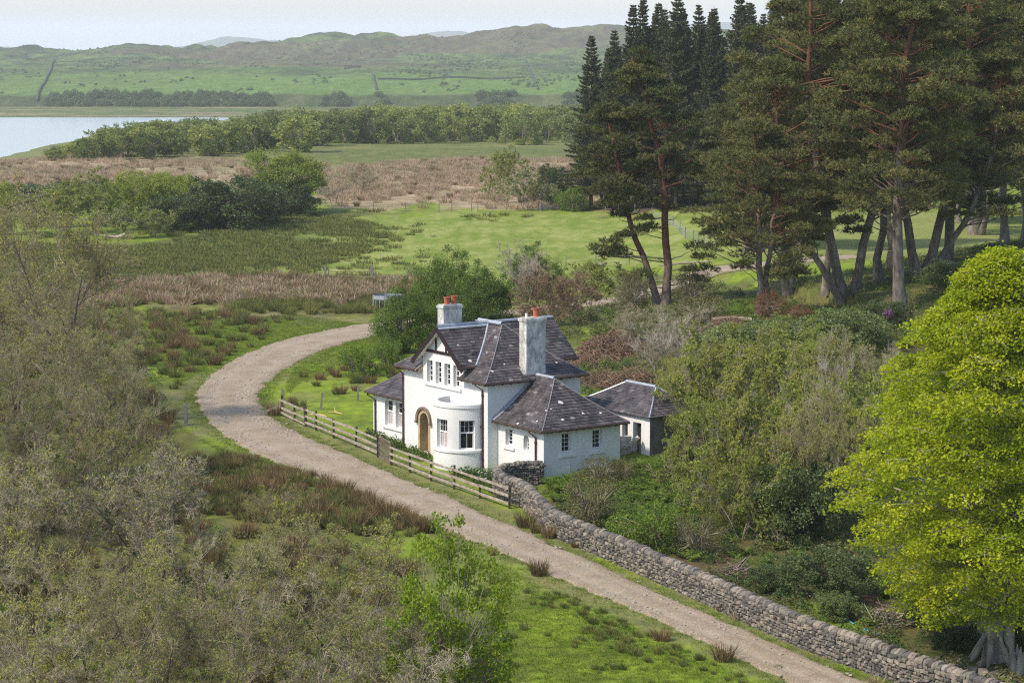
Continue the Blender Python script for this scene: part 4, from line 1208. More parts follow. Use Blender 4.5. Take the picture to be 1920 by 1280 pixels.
# ------------------------------------------------------------------ plants
def grow(r, start, dirs, length, r0, r1, K, jit, trop):
    d = nrm(dirs); p = np.array(start, float); pts = [p]
    length = np.asarray(length, float)[:, None] / (K - 1)
    for k in range(K - 1):
        d = nrm(d + r.normal(0, jit, d.shape) + np.array([0, 0, trop]))
        p = p + d * length
        pts.append(p)
    pts = np.stack(pts, 1)
    t = np.linspace(0, 1, K)[None]
    return pts, np.asarray(r0)[:, None] * (1 - t) + np.asarray(r1)[:, None] * t

def spawn(r, pts, rad, n, tmin, tmax, ang, ratio, fall=.45, rr=.6, up=0.0, lenj=.3):
    N, K, _ = pts.shape
    t = r.uniform(tmin, tmax, (N, n))
    if n > 1: t = np.sort(t, 1)
    f = t * (K - 1); i = np.minimum(f.astype(int), K - 2); g = (f - i)[..., None]
    ar = np.arange(N)[:, None]
    p0 = pts[ar, i]; p1 = pts[ar, i + 1]
    st = p0 * (1 - g) + p1 * g
    tan = nrm(p1 - p0)
    q = r.normal(size=tan.shape); q = nrm(q - (q * tan).sum(-1, keepdims=True) * tan)
    a = radians(ang) * r.uniform(.65, 1.3, (N, n))[..., None]
    d = np.cos(a) * tan + np.sin(a) * q + np.array([0, 0, up])
    L = np.linalg.norm(np.diff(pts, axis=1), axis=-1).sum(1)[:, None]
    ln = L * ratio * (1 - fall * t) * r.uniform(1 - lenj, 1 + lenj, (N, n))
    ra = (rad[ar, i] * (1 - g[..., 0]) + rad[ar, i + 1] * g[..., 0]) * rr
    return st.reshape(-1, 3), nrm(d).reshape(-1, 3), ln.ravel(), ra.ravel()

def leaves(b, r, c, ln, wd, mat, tint, upb=0.0, axis=None, fold=True):
    """leaf-shaped quads; upb pulls the blades towards lying level"""
    n = len(c)
    if n == 0: return
    a = r.normal(size=(n, 3)) if axis is None else axis + r.normal(0, .35, (n, 3))
    a[:, 2] *= (1 - upb); a = nrm(a)
    w = r.normal(size=(n, 3)); w[:, 2] *= (1 - upb)
    w = nrm(np.cross(a, np.cross(w, a)))
    L = (ln * r.uniform(.7, 1.3, n))[:, None]; Wd = (wd * r.uniform(.7, 1.3, n))[:, None]
    nr = np.cross(a, w)
    V = np.stack([c - a * L * .5, c + w * Wd * .5 + nr * Wd * .12, c + a * L * .5, c - w * Wd * .5 + nr * Wd * .12], 1).reshape(-1, 3)
    Q = np.arange(4 * n).reshape(n, 4)
    b.add(V, Q, mat, np.repeat(np.clip(tint, 0, 1), 4))

def blades(b, r, base, dirs, ln, wd, mat, tint, bend=.25):
    """narrow two-piece blades"""
    n = len(base)
    d = nrm(dirs)
    h = r.normal(size=(n, 3)); h[:, 2] = 0; sd = nrm(np.cross(d, h)) * (wd / 2)
    L = np.broadcast_to(ln, (n,))[:, None]
    out = d.copy(); out[:, 2] = 0
    m = base + d * L * .55
    t = base + d * L + out * L * bend - np.array([0, 0, 1]) * L * bend * .35
    V = np.stack([base - sd, base + sd, m + sd * .8, m - sd * .8, t], 1).reshape(-1, 3)
    i = np.arange(n)[:, None] * 5
    b.add(V, i + np.array([[0, 1, 2, 3]]), mat, np.repeat(tint, 5))
    b2 = np.hstack([i + 3, i + 2, i + 4])
    b.T.append(b2 + b.n - len(V)); b.tm.append(np.full(n, mat))

MESH = {}
def bare_mesh(key, seed, H, stems, spread, leaf_n, leaf_sz, limbs=9, twist=.16, tk=1.0, trop=.08, fat=.8, nb=(8, 7, 5)):
    """a tree whose own twigs show: stems, limbs, branches, twigs and the first small leaves"""
    r = np.random.default_rng(seed)
    tr = MB(); cr = MB()
    az = np.arange(stems) * 2 * pi / stems + r.uniform(0, 6)
    lean = spread * r.uniform(.5, 1.1, stems) if stems > 1 else np.array([spread * .25])
    d0 = np.stack([np.cos(az) * lean, np.sin(az) * lean, np.ones(stems)], 1)
    st = np.stack([np.cos(az) * .12 * (stems > 1), np.sin(az) * .12 * (stems > 1), np.full(stems, -.25)], 1)
    R0 = (.011 * H + .04) / math.sqrt(stems) * 1.25 * fat
    p0, q0 = grow(r, st, d0, H * r.uniform(.78, .95, stems), np.full(stems, R0), np.full(stems, R0 * .18), 8, twist * .6, .05)
    V, Q = tubes(p0, q0, 7); tr.add(V, Q, 0)
    s1 = spawn(r, p0, q0, limbs, .20, .98, 56, .60, .50, .5, .12)
    p1, q1 = grow(r, s1[0], s1[1], s1[2], s1[3], s1[3] * .25, 6, twist, trop * .6)
    V, Q = tubes(p1, q1, 5); tr.add(V, Q, 0)
    s2 = spawn(r, p1, q1, nb[0], .15, 1, 50, .5, .42, .55, .08)
    p2, q2 = grow(r, s2[0], s2[1], s2[2], np.maximum(s2[3], .012), np.maximum(s2[3] * .3, .006), 4, twist, trop)
    V, Q = tubes(p2, q2, 3); cr.add(V, Q, 0)
    s3 = spawn(r, p2, q2, nb[1], .15, 1, 46, .52, .38, .6, .1)
    p3, q3 = grow(r, s3[0], s3[1], s3[2], np.full(len(s3[2]), .0095 * tk), np.full(len(s3[2]), .0055 * tk), 3, twist, trop)
    V, Q = tubes(p3, q3, 3); cr.add(V, Q, 0)
    s4 = spawn(r, p3, q3, nb[2], .2, 1, 42, .58, .3, .6, .1)
    p4, q4 = grow(r, s4[0], s4[1], np.maximum(s4[2], .14), np.full(len(s4[2]), .007 * tk), np.full(len(s4[2]), .0045 * tk), 2, twist, trop)
    V, Q = tubes(p4, q4, 3); cr.add(V, Q, 0)
    if leaf_n:
        k = int(len(p4) * leaf_n)
        i = r.integers(0, len(p4), k); t = r.uniform(.2, 1.05, k)[:, None]
        # leaves come in patches, some boughs ahead of others
        bough = (np.arange(len(p4)) // (nb[1] * nb[2])) % 97
        ahead = r.random(97)[bough[i]]
        i = i[ahead > .25]; t = t[ahead > .25]; n = len(i)
        c = p4[i, 0] * (1 - t) + p4[i, 1] * t + r.normal(0, .03, (n, 3))
        leaves(cr, r, c, np.full(n, leaf_sz), np.full(n, leaf_sz * .62), 1, r.normal(.5, .26, n))
    MESH[key] = (tr, cr)
    return tr, cr

def cluster_mesh(key, seed, H, R, base, ncl, per, leaf, crad, flat=.7, upb=.0, stems=5, squash=1.0, shell=.55, leafw=.6, lump=.35, rstem=.07):
    """a leafy plant: leaves gathered in many clumps through the crown, each clump on a limb"""
    r = np.random.default_rng(seed)
    tr = MB(); cr = MB()
    hc = (H - base) / 2; zc = base + hc
    u = nrm(r.normal(size=(ncl, 3)))
    k = r.uniform(0, 1, ncl) ** (1 / (3 + 4 * shell)); k = np.clip(k, .2, 1)
    lumps = 1 + lump * (np.sin(3 * np.arctan2(u[:, 1], u[:, 0]) + seed) * .5 + np.sin(5 * u[:, 2] + 2.3 * seed + 2 * u[:, 0]) * .5)
    c = u * (k * lumps)[:, None] * np.array([R, R * squash, hc]) + np.array([0, 0, zc])
    c[:, 2] = np.maximum(c[:, 2], base * .9 + .1)
    n = ncl * per
    i = np.repeat(np.arange(ncl), per)
    rad = crad * r.uniform(.6, 1.35, ncl)
    off = nrm(r.normal(size=(n, 3))) * (r.uniform(0, 1, n) ** .45)[:, None] * rad[i][:, None]
    off[:, 2] *= flat
    p = c[i] + off
    p[:, 2] = np.maximum(p[:, 2], .03)
    tint = r.normal(.45, .2, n) + r.normal(0, .13, ncl)[i]
    leaves(cr, r, p, np.full(n, leaf), np.full(n, leaf * leafw), 1, tint, upb)
    # limbs from a few stems to the clumps
    az = r.uniform(0, 2 * pi, stems)
    s0 = np.stack([np.cos(az) * R * .06, np.sin(az) * R * .06, np.full(stems, -.2)], 1)
    s1 = np.stack([np.cos(az) * R * .32, np.sin(az) * R * .32, np.full(stems, zc)], 1)
    ts = np.linspace(0, 1, 6)[None, :, None]
    sp = s0[:, None] * (1 - ts) + s1[:, None] * ts + r.normal(0, .05 * R, (stems, 6, 3)) * np.sin(ts * pi)
    V, Q = tubes(sp, np.linspace(rstem, rstem * .35, 6)[None] * r.uniform(.8, 1.2, (stems, 1)), 6); tr.add(V, Q, 0)
    j = np.argmin(((c[:, None, :2] - s1[None, :, :2]) ** 2).sum(-1), 1)
    tt = r.uniform(.35, 1, ncl)[:, None]
    a = s0[j] * (1 - tt) + s1[j] * tt
    m = (a + c) / 2 + np.array([0, 0, .12 * R]) + r.normal(0, .05 * R, (ncl, 3))
    w = np.linspace(0, 1, 5)[None, :, None]
    bp = a[:, None] * (1 - w) ** 2 + 2 * m[:, None] * w * (1 - w) + c[:, None] * w ** 2
    V, Q = tubes(bp, np.linspace(rstem * .4, .012, 5)[None].repeat(ncl, 0), 4); cr.add(V, Q, 0)
    MESH[key] = (tr, cr)

def pine_mesh(key, seed, H, cb, R, trunks, npad, lower=(), prad=1.15, red=.30, squash=1.0):
    """Scots pine: bending trunks grey below and red above, bare limbs, needle pads held flat"""
    r = np.random.default_rng(seed)
    tr = MB(); cr = MB()
    ends = []
    paths = []
    for (bx, by, tx, ty, h, rad, bow) in trunks:
        t = np.linspace(0, 1, 12)
        x = bx + (tx - bx) * t ** 1.15 + bow[0] * np.sin(t * pi) + r.normal(0, .10, 12) * (t > .05)
        y = by + (ty - by) * t ** 1.15 + bow[1] * np.sin(t * pi) + r.normal(0, .10, 12) * (t > .05)
        z = -.3 + (h + .3) * t
        p = np.stack([x, y, z], 1)
        ra = rad * (1 - .72 * t) * (1 + .5 * np.exp(-t * 28))
        V, Q = tubes(p[None], ra[None], 9)
        tr.add(V, Q, 0, np.repeat(np.clip((z / H - red) / .35, 0, 1), 9))
        paths.append(p)
    top = np.array([[p[-1, 0], p[-1, 1]] for p in paths])
    C = []
    while len(C) < npad:
        p = paths[r.integers(len(paths))]
        f = r.uniform(cb / H, 1.0) ** .85
        z = f * (p[-1, 2] + .4)
        i = min(int(f * 11), 10)
        # broad shoulders, rounded top
        w = R * (math.sin(pi * min(1, (f - cb / H) / (1 - cb / H) * .86 + .16)) ** .7) * r.uniform(.1, 1) ** .5
        a = r.uniform(0, 2 * pi)
        C.append((p[i, 0] + cos(a) * w, p[i, 1] + sin(a) * w * squash, z + r.normal(0, .3), i))
    for (lx, ly, lz) in lower: C.append((lx, ly, lz, 3))
    C = np.array(C)
    n = len(C)
    # limbs
    A = np.empty((n, 3))
    for k in range(n):
        p = paths[int(np.argmin([np.hypot(q[:, 0] - C[k, 0], q[:, 1] - C[k, 1]).min() + 3 * max(0, C[k, 2] - q[-1, 2] - .3) for q in paths]))]
        dist = float(np.hypot(p[:, 0] - C[k, 0], p[:, 1] - C[k, 1]).min())
        zt = min(C[k, 2] - .35 * dist - .3, p[-1, 2] - .4)
        j = int(np.clip(np.searchsorted(p[:, 2], zt), 1, 11))
        A[k] = p[j - 1] + (p[j] - p[j - 1]) * np.clip((zt - p[j - 1, 2]) / (p[j, 2] - p[j - 1, 2]), 0, 1)
    B = C[:, :3]
    m = (A + B) / 2 + np.stack([r.normal(0, .35, n), r.normal(0, .35, n), r.uniform(-.5, .3, n)], 1)
    w = np.linspace(0, 1, 6)[None, :, None]
    bp = A[:, None] * (1 - w) ** 2 + 2 * m[:, None] * w * (1 - w) + B[:, None] * w ** 2 + r.normal(0, .06, (n, 6, 3))
    L = np.linalg.norm(B - A, axis=1)
    V, Q = tubes(bp, (.018 + .011 * L)[:, None] * np.linspace(1, .3, 6)[None], 5)
    tr.add(V, Q, 0, np.repeat(np.clip((bp[..., 2] / H - .2) / .3, 0, 1).ravel(), 5))
    # dead snags
    for k in range(10):
        p = paths[r.integers(len(paths))]; i = r.integers(2, 8); a = r.uniform(0, 2 * pi)
        d = np.array([cos(a), sin(a), r.uniform(-.1, .5)]); l = r.uniform(.8, 2.4)
        q = np.stack([p[i], p[i] + d * l * .5 + r.normal(0, .1, 3), p[i] + d * l + np.array([0, 0, r.uniform(-.3, .4)])])
        V, Q = tubes(q[None], np.array([[.05, .035, .01]]), 4); tr.add(V, Q, 0, .2)
    # needle pads: shoots fanned over a flattened dome
    per = 66
    i = np.repeat(np.arange(n), per); N = n * per
    rad = prad * r.uniform(.6, 1.3, n)
    o = nrm(r.normal(size=(N, 3))); o[:, 2] = np.abs(o[:, 2]) * .9 - .22
    s = B[i] + o * (r.uniform(0, 1, N) ** .4)[:, None] * rad[i][:, None] * np.array([1, 1, .55])
    o = nrm(o + np.array([0, 0, .35]) + r.normal(0, .25, (N, 3)))
    sh = 10; ii = np.repeat(np.arange(N), sh)
    d = nrm(o[ii] * .8 + nrm(r.normal(size=(N * sh, 3))) * .8)
    base = s[ii] + o[ii] * r.uniform(-.12, .12, (N * sh, 1))
    tint = np.clip(r.normal(.45, .2, N) + r.normal(0, .16, n)[i], 0, 1)[ii]
    ln = r.uniform(.18, .34, N * sh)[:, None]
    sd = nrm(np.cross(d, r.normal(size=d.shape))) * .033
    V = np.stack([base - sd, base + sd, base + d * ln], 1).reshape(-1, 3)
    cr.add(V, np.arange(len(V)).reshape(-1, 3), 1, np.repeat(tint, 3))
    tw = np.stack([s - o * .28, s + o * .08], 1)
    k = r.random(N) < .5
    V, Q = tubes(tw[k], np.full((k.sum(), 2), .014), 3); cr.add(V, Q, 0, .6)
    MESH[key] = (tr, cr)

def spruce_mesh(key, seed, H, R, low=.12):
    r = np.random.default_rng(seed)
    tr = MB(); cr = MB()
    t = np.linspace(0, 1, 8)
    p = np.stack([r.normal(0, .06, 8), r.normal(0, .06, 8), t * H - .2], 1)
    V, Q = tubes(p[None], (.30 * (1 - .95 * t) + .01)[None], 8); tr.add(V, Q, 0)
    zs = []; z = H * low
    while z < H * .985:
        zs.append(z); z += r.uniform(.32, .75) * (1 - .25 * z / H)
    P0 = []; D = []; Ln = []
    for z in zs:
        f = z / H
        k = r.integers(5, 8)
        a = r.uniform(0, 6.28) + np.arange(k) * 2 * pi / k + r.normal(0, .2, k)
        ln = R * (1 - f) ** .95 * r.uniform(.45, 1.2, k) * (.8 + .2 * min(1, f / .25)) + .18
        for aa, l in zip(a, ln):
            P0.append((0, 0, z)); D.append((cos(aa), sin(aa))); Ln.append(l)
    P0 = np.array(P0); D = np.array(D); Ln = np.array(Ln); n = len(Ln)
    w = np.linspace(0, 1, 6)
    f = P0[:, 2] / H
    dip = (-.34 + .62 * f)[:, None] * w[None] + .16 * (w[None] ** 2.5)
    bp = np.stack([P0[:, None, 0] + D[:, None, 0] * w * Ln[:, None], P0[:, None, 1] + D[:, None, 1] * w * Ln[:, None], P0[:, None, 2] + dip * Ln[:, None]], -1)
    V, Q = tubes(bp, (.012 + .012 * Ln)[:, None] * np.linspace(1, .2, 6)[None], 3); cr.add(V, Q, 0)
    # side sprays hanging from each branch
    cnt = np.maximum(10, (Ln * 22).astype(int))
    i = np.repeat(np.arange(n), cnt); N = len(i)
    tt = r.uniform(.12, 1, N) ** .8
    k = np.minimum((tt * 5).astype(int), 4); g = (tt * 5 - k)[:, None]
    c = bp[i, k] * (1 - g) + bp[i, k + 1] * g
    side = np.where(r.random(N) < .5, -1, 1)
    d = np.stack([D[i, 0] * .7 - D[i, 1] * side * .8, D[i, 1] * .7 + D[i, 0] * side * .8, r.uniform(-1.1, .1, N)], 1)
    d = nrm(d + r.normal(0, .2, d.shape))
    L = (.26 + .30 * np.minimum(Ln[i], 2.4) * (1.05 - tt)) * r.uniform(.7, 1.3, N)
    # each spray: three thin needle-covered twigs
    for s in range(3):
        dd = nrm(d + r.normal(0, .28, d.shape))
        b0 = c + dd * (L * .12)[:, None]
        wv = nrm(np.cross(dd, r.normal(size=dd.shape))) * .085
        V = np.stack([b0 - wv, b0 + wv, c + dd * L[:, None]], 1).reshape(-1, 3)
        cr.add(V, np.arange(len(V)).reshape(-1, 3), 1, np.repeat(np.clip(r.normal(.42, .22, N), 0, 1), 3))
    MESH[key] = (tr, cr)

def finish(key, bark, leaf, limb=None):
    tr, cr = MESH[key]
    mt = tr.mesh("trunk", M[limb or bark], smooth=True)
    mc = cr.mesh("crown", [M[bark], M[leaf]])
    MESH[key] = (mt, mc)

def plant(key, name, p, scale, label, cat, group=None, rz=None, r=random.Random(3), crown_name="crown", trunk_name="trunk"):
    mt, mc = MESH[key]
    rz = r.uniform(0, 6.28) if rz is None else rz
    t = thing(name, p, label, cat, group, rz, scale)
    link(trunk_name, mt, t); link(crown_name, mc, t)
    return t

def plant_px(key, name, u, vb, vt, H0, label, cat, group=None, rz=None, w=None, R0=None, sink=0.0, **kw):
    """stand a plant on the ground where the photo shows its foot; its height (and width) from the photo"""
    p = P(u, vb); s = px_m(p)
    h = (vb - vt) / s / .985
    sc = h / H0
    sx = sc if w is None else w / s / (2 * R0)
    return plant(key, name, (p[0], p[1], p[2] - sink), (sx, sx, sc), label, cat, group, rz, **kw)

# clumps of rush and grass : source meshes
def clump_mesh(key, seed, n, rad, h, wd, mat, spread=.5, bend=.2):
    r = np.random.default_rng(seed); b = MB()
    a = r.uniform(0, 2 * pi, n); q = np.sqrt(r.uniform(0, 1, n)) * rad
    base = np.stack([np.cos(a) * q, np.sin(a) * q, np.full(n, -.05)], 1)
    lean = spread * (q / rad) * r.uniform(.4, 1.4, n)
    d = np.stack([np.cos(a) * lean + r.normal(0, .1, n), np.sin(a) * lean + r.normal(0, .1, n), np.ones(n)], 1)
    blades(b, r, base, d, h * r.uniform(.55, 1.15, n), wd, 0, np.clip(r.normal(.45, .28, n), 0, 1), bend)
    MESH[key] = b.mesh("blades", M[mat])

def leafy_clump(key, seed, n, rad, h, leaf, mat, upb=.5):
    r = np.random.default_rng(seed); b = MB()
    a = r.uniform(0, 2 * pi, n); q = np.sqrt(r.uniform(0, 1, n)) * rad
    z = h * (1 - (q / rad) ** 2 * .7) * r.uniform(.3, 1.05, n)
    leaves(b, r, np.stack([np.cos(a) * q, np.sin(a) * q, z], 1), np.full(n, leaf), np.full(n, leaf * .55), 0, r.normal(.45, .25, n), upb)
    MESH[key] = b.mesh("foliage", M[mat])

def fern_mesh(key, seed, mat, n=9, L=.75):
    r = np.random.default_rng(seed); b = MB()
    for k in range(n):
        a = r.uniform(0, 2 * pi); out = np.array([cos(a), sin(a), 0]); l = L * r.uniform(.7, 1.25)
        t = np.linspace(0, 1, 8)
        p = out[None] * (t * l * .75)[:, None] + np.array([0, 0, 1])[None] * (l * (.95 * t - .55 * t * t))[:, None]
        sd = np.array([-out[1], out[0], 0])
        for i in range(1, 8):
            w = .21 * l * math.sin(pi * (.18 + .80 * t[i])) + .02
            for s in (-1, 1):
                q0 = p[i - 1] * .5 + p[i] * .5
                b.add([p[i - 1] + (p[i] - p[i - 1]) * .15, q0 + sd * s * w + out * w * .25 - np.array([0, 0, w * .25]), p[i] + (p[i] - p[i - 1]) * -.1], [[0, 1, 2]], 0, float(np.clip(r.normal(.5, .2), 0, 1)))
    MESH[key] = b.mesh("fronds", M[mat])

def stick_pile_mesh(key, seed, n, R, h, L, mat, arch=.3, w=.022):
    r = np.random.default_rng(seed); b = MB()
    a = r.uniform(0, 2 * pi, n); q = np.sqrt(r.uniform(0, 1, n)) * R
    z = h * (1 - (q / R) ** 2) * r.uniform(.25, 1.05, n)
    c = np.stack([np.cos(a) * q, np.sin(a) * q, z + .05], 1)
    az = r.uniform(0, 2 * pi, n)
    d = np.stack([np.cos(az), np.sin(az), r.normal(0, .28, n)], 1)
    ln = L * r.uniform(.4, 1.4, n)[:, None]
    p = np.stack([c - d * ln * .5 - np.array([0, 0, 1]) * ln * arch * .3, c + r.normal(0, .08, c.shape), c + d * ln * .5 - np.array([0, 0, 1]) * ln * arch * .3], 1)
    p[..., 2] = np.maximum(p[..., 2], -.03)
    V, Q = tubes(p, (w * r.uniform(.4, 1.6, (n, 1))) * np.array([[1, .8, .4]]), 3)
    b.add(V, Q, 0, np.repeat(np.clip(r.normal(.5, .28, n), 0, 1), 9))
    MESH[key] = b.mesh("sticks", M[mat])

def scatter(name, pts, sources, smin, smax, seed, sizes=None):
    """ground cover nobody could count: one object whose points carry the clumps"""
    r = np.random.default_rng(seed)
    pts = np.asarray(pts, float)
    b = MB(); b.V.append(pts.astype(np.float32)); b.tint.append(np.zeros(len(pts), np.float32)); b.n = len(pts)
    me = bpy.data.meshes.new(name)
    me.vertices.add(len(pts)); me.vertices.foreach_set("co", pts.astype(np.float32).ravel())
    for nm, typ, val in (("turn", 'FLOAT', r.uniform(0, 6.28, len(pts))), ("size", 'FLOAT', r.uniform(smin, smax, len(pts)) if sizes is None else np.asarray(sizes)), ("pick", 'INT', r.integers(0, len(sources), len(pts)))):
        at = me.attributes.new(nm, typ, 'POINT'); at.data.foreach_set("value", val.astype(np.float32 if typ == 'FLOAT' else np.int32))
    me.update()
    col = bpy.data.collections.new(name + "_kinds")
    for i, k in enumerate(sources):
        col.objects.link(bpy.data.objects.new("%s_kind_%d" % (name, i), MESH[k]))
    ng = bpy.data.node_groups.new(name, 'GeometryNodeTree')
    ng.interface.new_socket("Geometry", in_out='INPUT', socket_type='NodeSocketGeometry')
    ng.interface.new_socket("Geometry", in_out='OUTPUT', socket_type='NodeSocketGeometry')
    N = ng.nodes; Lk = ng.links
    gi = N.new("NodeGroupInput"); go = N.new("NodeGroupOutput")
    ip = N.new("GeometryNodeInstanceOnPoints"); ci = N.new("GeometryNodeCollectionInfo")
    ci.inputs["Collection"].default_value = col
    ci.inputs["Separate Children"].default_value = True
    ci.inputs["Reset Children"].default_value = True
    ip.inputs["Pick Instance"].default_value = True
    def na(nm, dt):
        a = N.new("GeometryNodeInputNamedAttribute"); a.data_type = dt; a.inputs["Name"].default_value = nm
        return [s for s in a.outputs if s.name == "Attribute" and s.enabled][0]
    cx = N.new("ShaderNodeCombineXYZ")
    Lk.new(na("turn", 'FLOAT'), cx.inputs[2])
    er = N.new("FunctionNodeEulerToRotation"); Lk.new(cx.outputs[0], er.inputs[0])
    Lk.new(gi.outputs[0], ip.inputs["Points"]); Lk.new(ci.outputs[0], ip.inputs["Instance"])
    Lk.new(na("pick", 'INT'), ip.inputs["Instance Index"])
    Lk.new(er.outputs[0], ip.inputs["Rotation"])
    Lk.new(na("size", 'FLOAT'), ip.inputs["Scale"])
    Lk.new(ip.outputs[0], go.inputs[0])
    o = link(name, me, kind="stuff")
    md = o.modifiers.new("scatter", 'NODES'); md.node_group = ng
    return o

def inside(poly, n, seed, holes=(), dens=None):
    """random ground points within a world polygon"""
    r = np.random.default_rng(seed)
    poly = np.asarray(poly); lo = poly.min(0); hi = poly.max(0)
    out = np.zeros((0, 2)); guard = 0
    while len(out) < n and guard < 60:
        q = r.uniform(lo, hi, (n * 2, 2)); guard += 1
        k = polydist(q[:, 0], q[:, 1], poly) < 0
        for h, m in holes:
            k &= polydist(q[:, 0], q[:, 1], h) > m
        k &= polydist(q[:, 0], q[:, 1], TRACK_MID, closed=False) > np.interp(q[:, 1], [80, 110, 125, 143, 160], [2.3, 2.5, 2.9, 4.4, 3.0])
        if dens is not None: k &= r.random(len(q)) < dens(q[:, 0], q[:, 1])
        out = np.vstack([out, q[k]])
    out = out[:n]
    return np.column_stack([out, ground(out[:, 0], out[:, 1])])
HOUSE = np.array([W(*q)[:2] for q in ((-12.9, .4), (-8.4, .4), (-8.4, -.3), (-4.2, -.3), (-3.9, -1.9), (-.6, -1.9), (-.2, -.3), (0, .4), (4.5, .4), (4.5, 11.6), (-2.3, 11.6), (-2.3, 7.2), (-12.9, 6.2))])

# ------------------------------------------------------------------ dry-stone garden wall
def stone_unit(key, seed, cope=False):
    r = np.random.default_rng(seed); b = MB()
    if not cope:
        V = []
        for (x, s) in ((-.5, 1.0), (.30, 1.0), (.5, .74)):
            for y, z in ((-.5, -.5), (.5, -.5), (.5, .5), (-.5, .5)):
                V.append((x + r.uniform(-.12, .12) * (x > 0), y * s * r.uniform(.78, 1.04), z * s * r.uniform(.72, 1.04)))
        Q = [[8, 9, 10, 11]]
        for k in (0, 4):
            for i in range(4): Q.append([k + i, k + (i + 1) % 4, k + 4 + (i + 1) % 4, k + 4 + i])
    else:                                           # a rounded stone set on edge across the top of the wall
        V = []; prof = [(-.5, 0), (-.52, .45), (-.36, .82), (0, 1.0), (.36, .84), (.52, .45), (.5, 0)]
        for y, s in ((-.5, .86), (-.32, 1.0), (.32, 1.0), (.5, .86)):
            k = r.uniform(.9, 1.08)
            for px, pz in prof: V.append((px * s * r.uniform(.84, 1.08), y + r.uniform(-.07, .07), pz * s * k * r.uniform(.84, 1.06)))
        Q = []
        for j in range(3):
            for i in range(6): Q.append([j * 7 + i, j * 7 + i + 1, (j + 1) * 7 + i + 1, (j + 1) * 7 + i][::-1])
        for j in (0, 3):
            c = [j * 7 + i for i in range(7)]
            for i in range(0, 5, 2):
                q = [c[0], c[i + 1], c[i + 2], c[min(i + 3, 6)]]
                if len(set(q)) == 4: Q.append(q if j == 0 else q[::-1])
    b.add(V, Q)
    MESH[key] = b

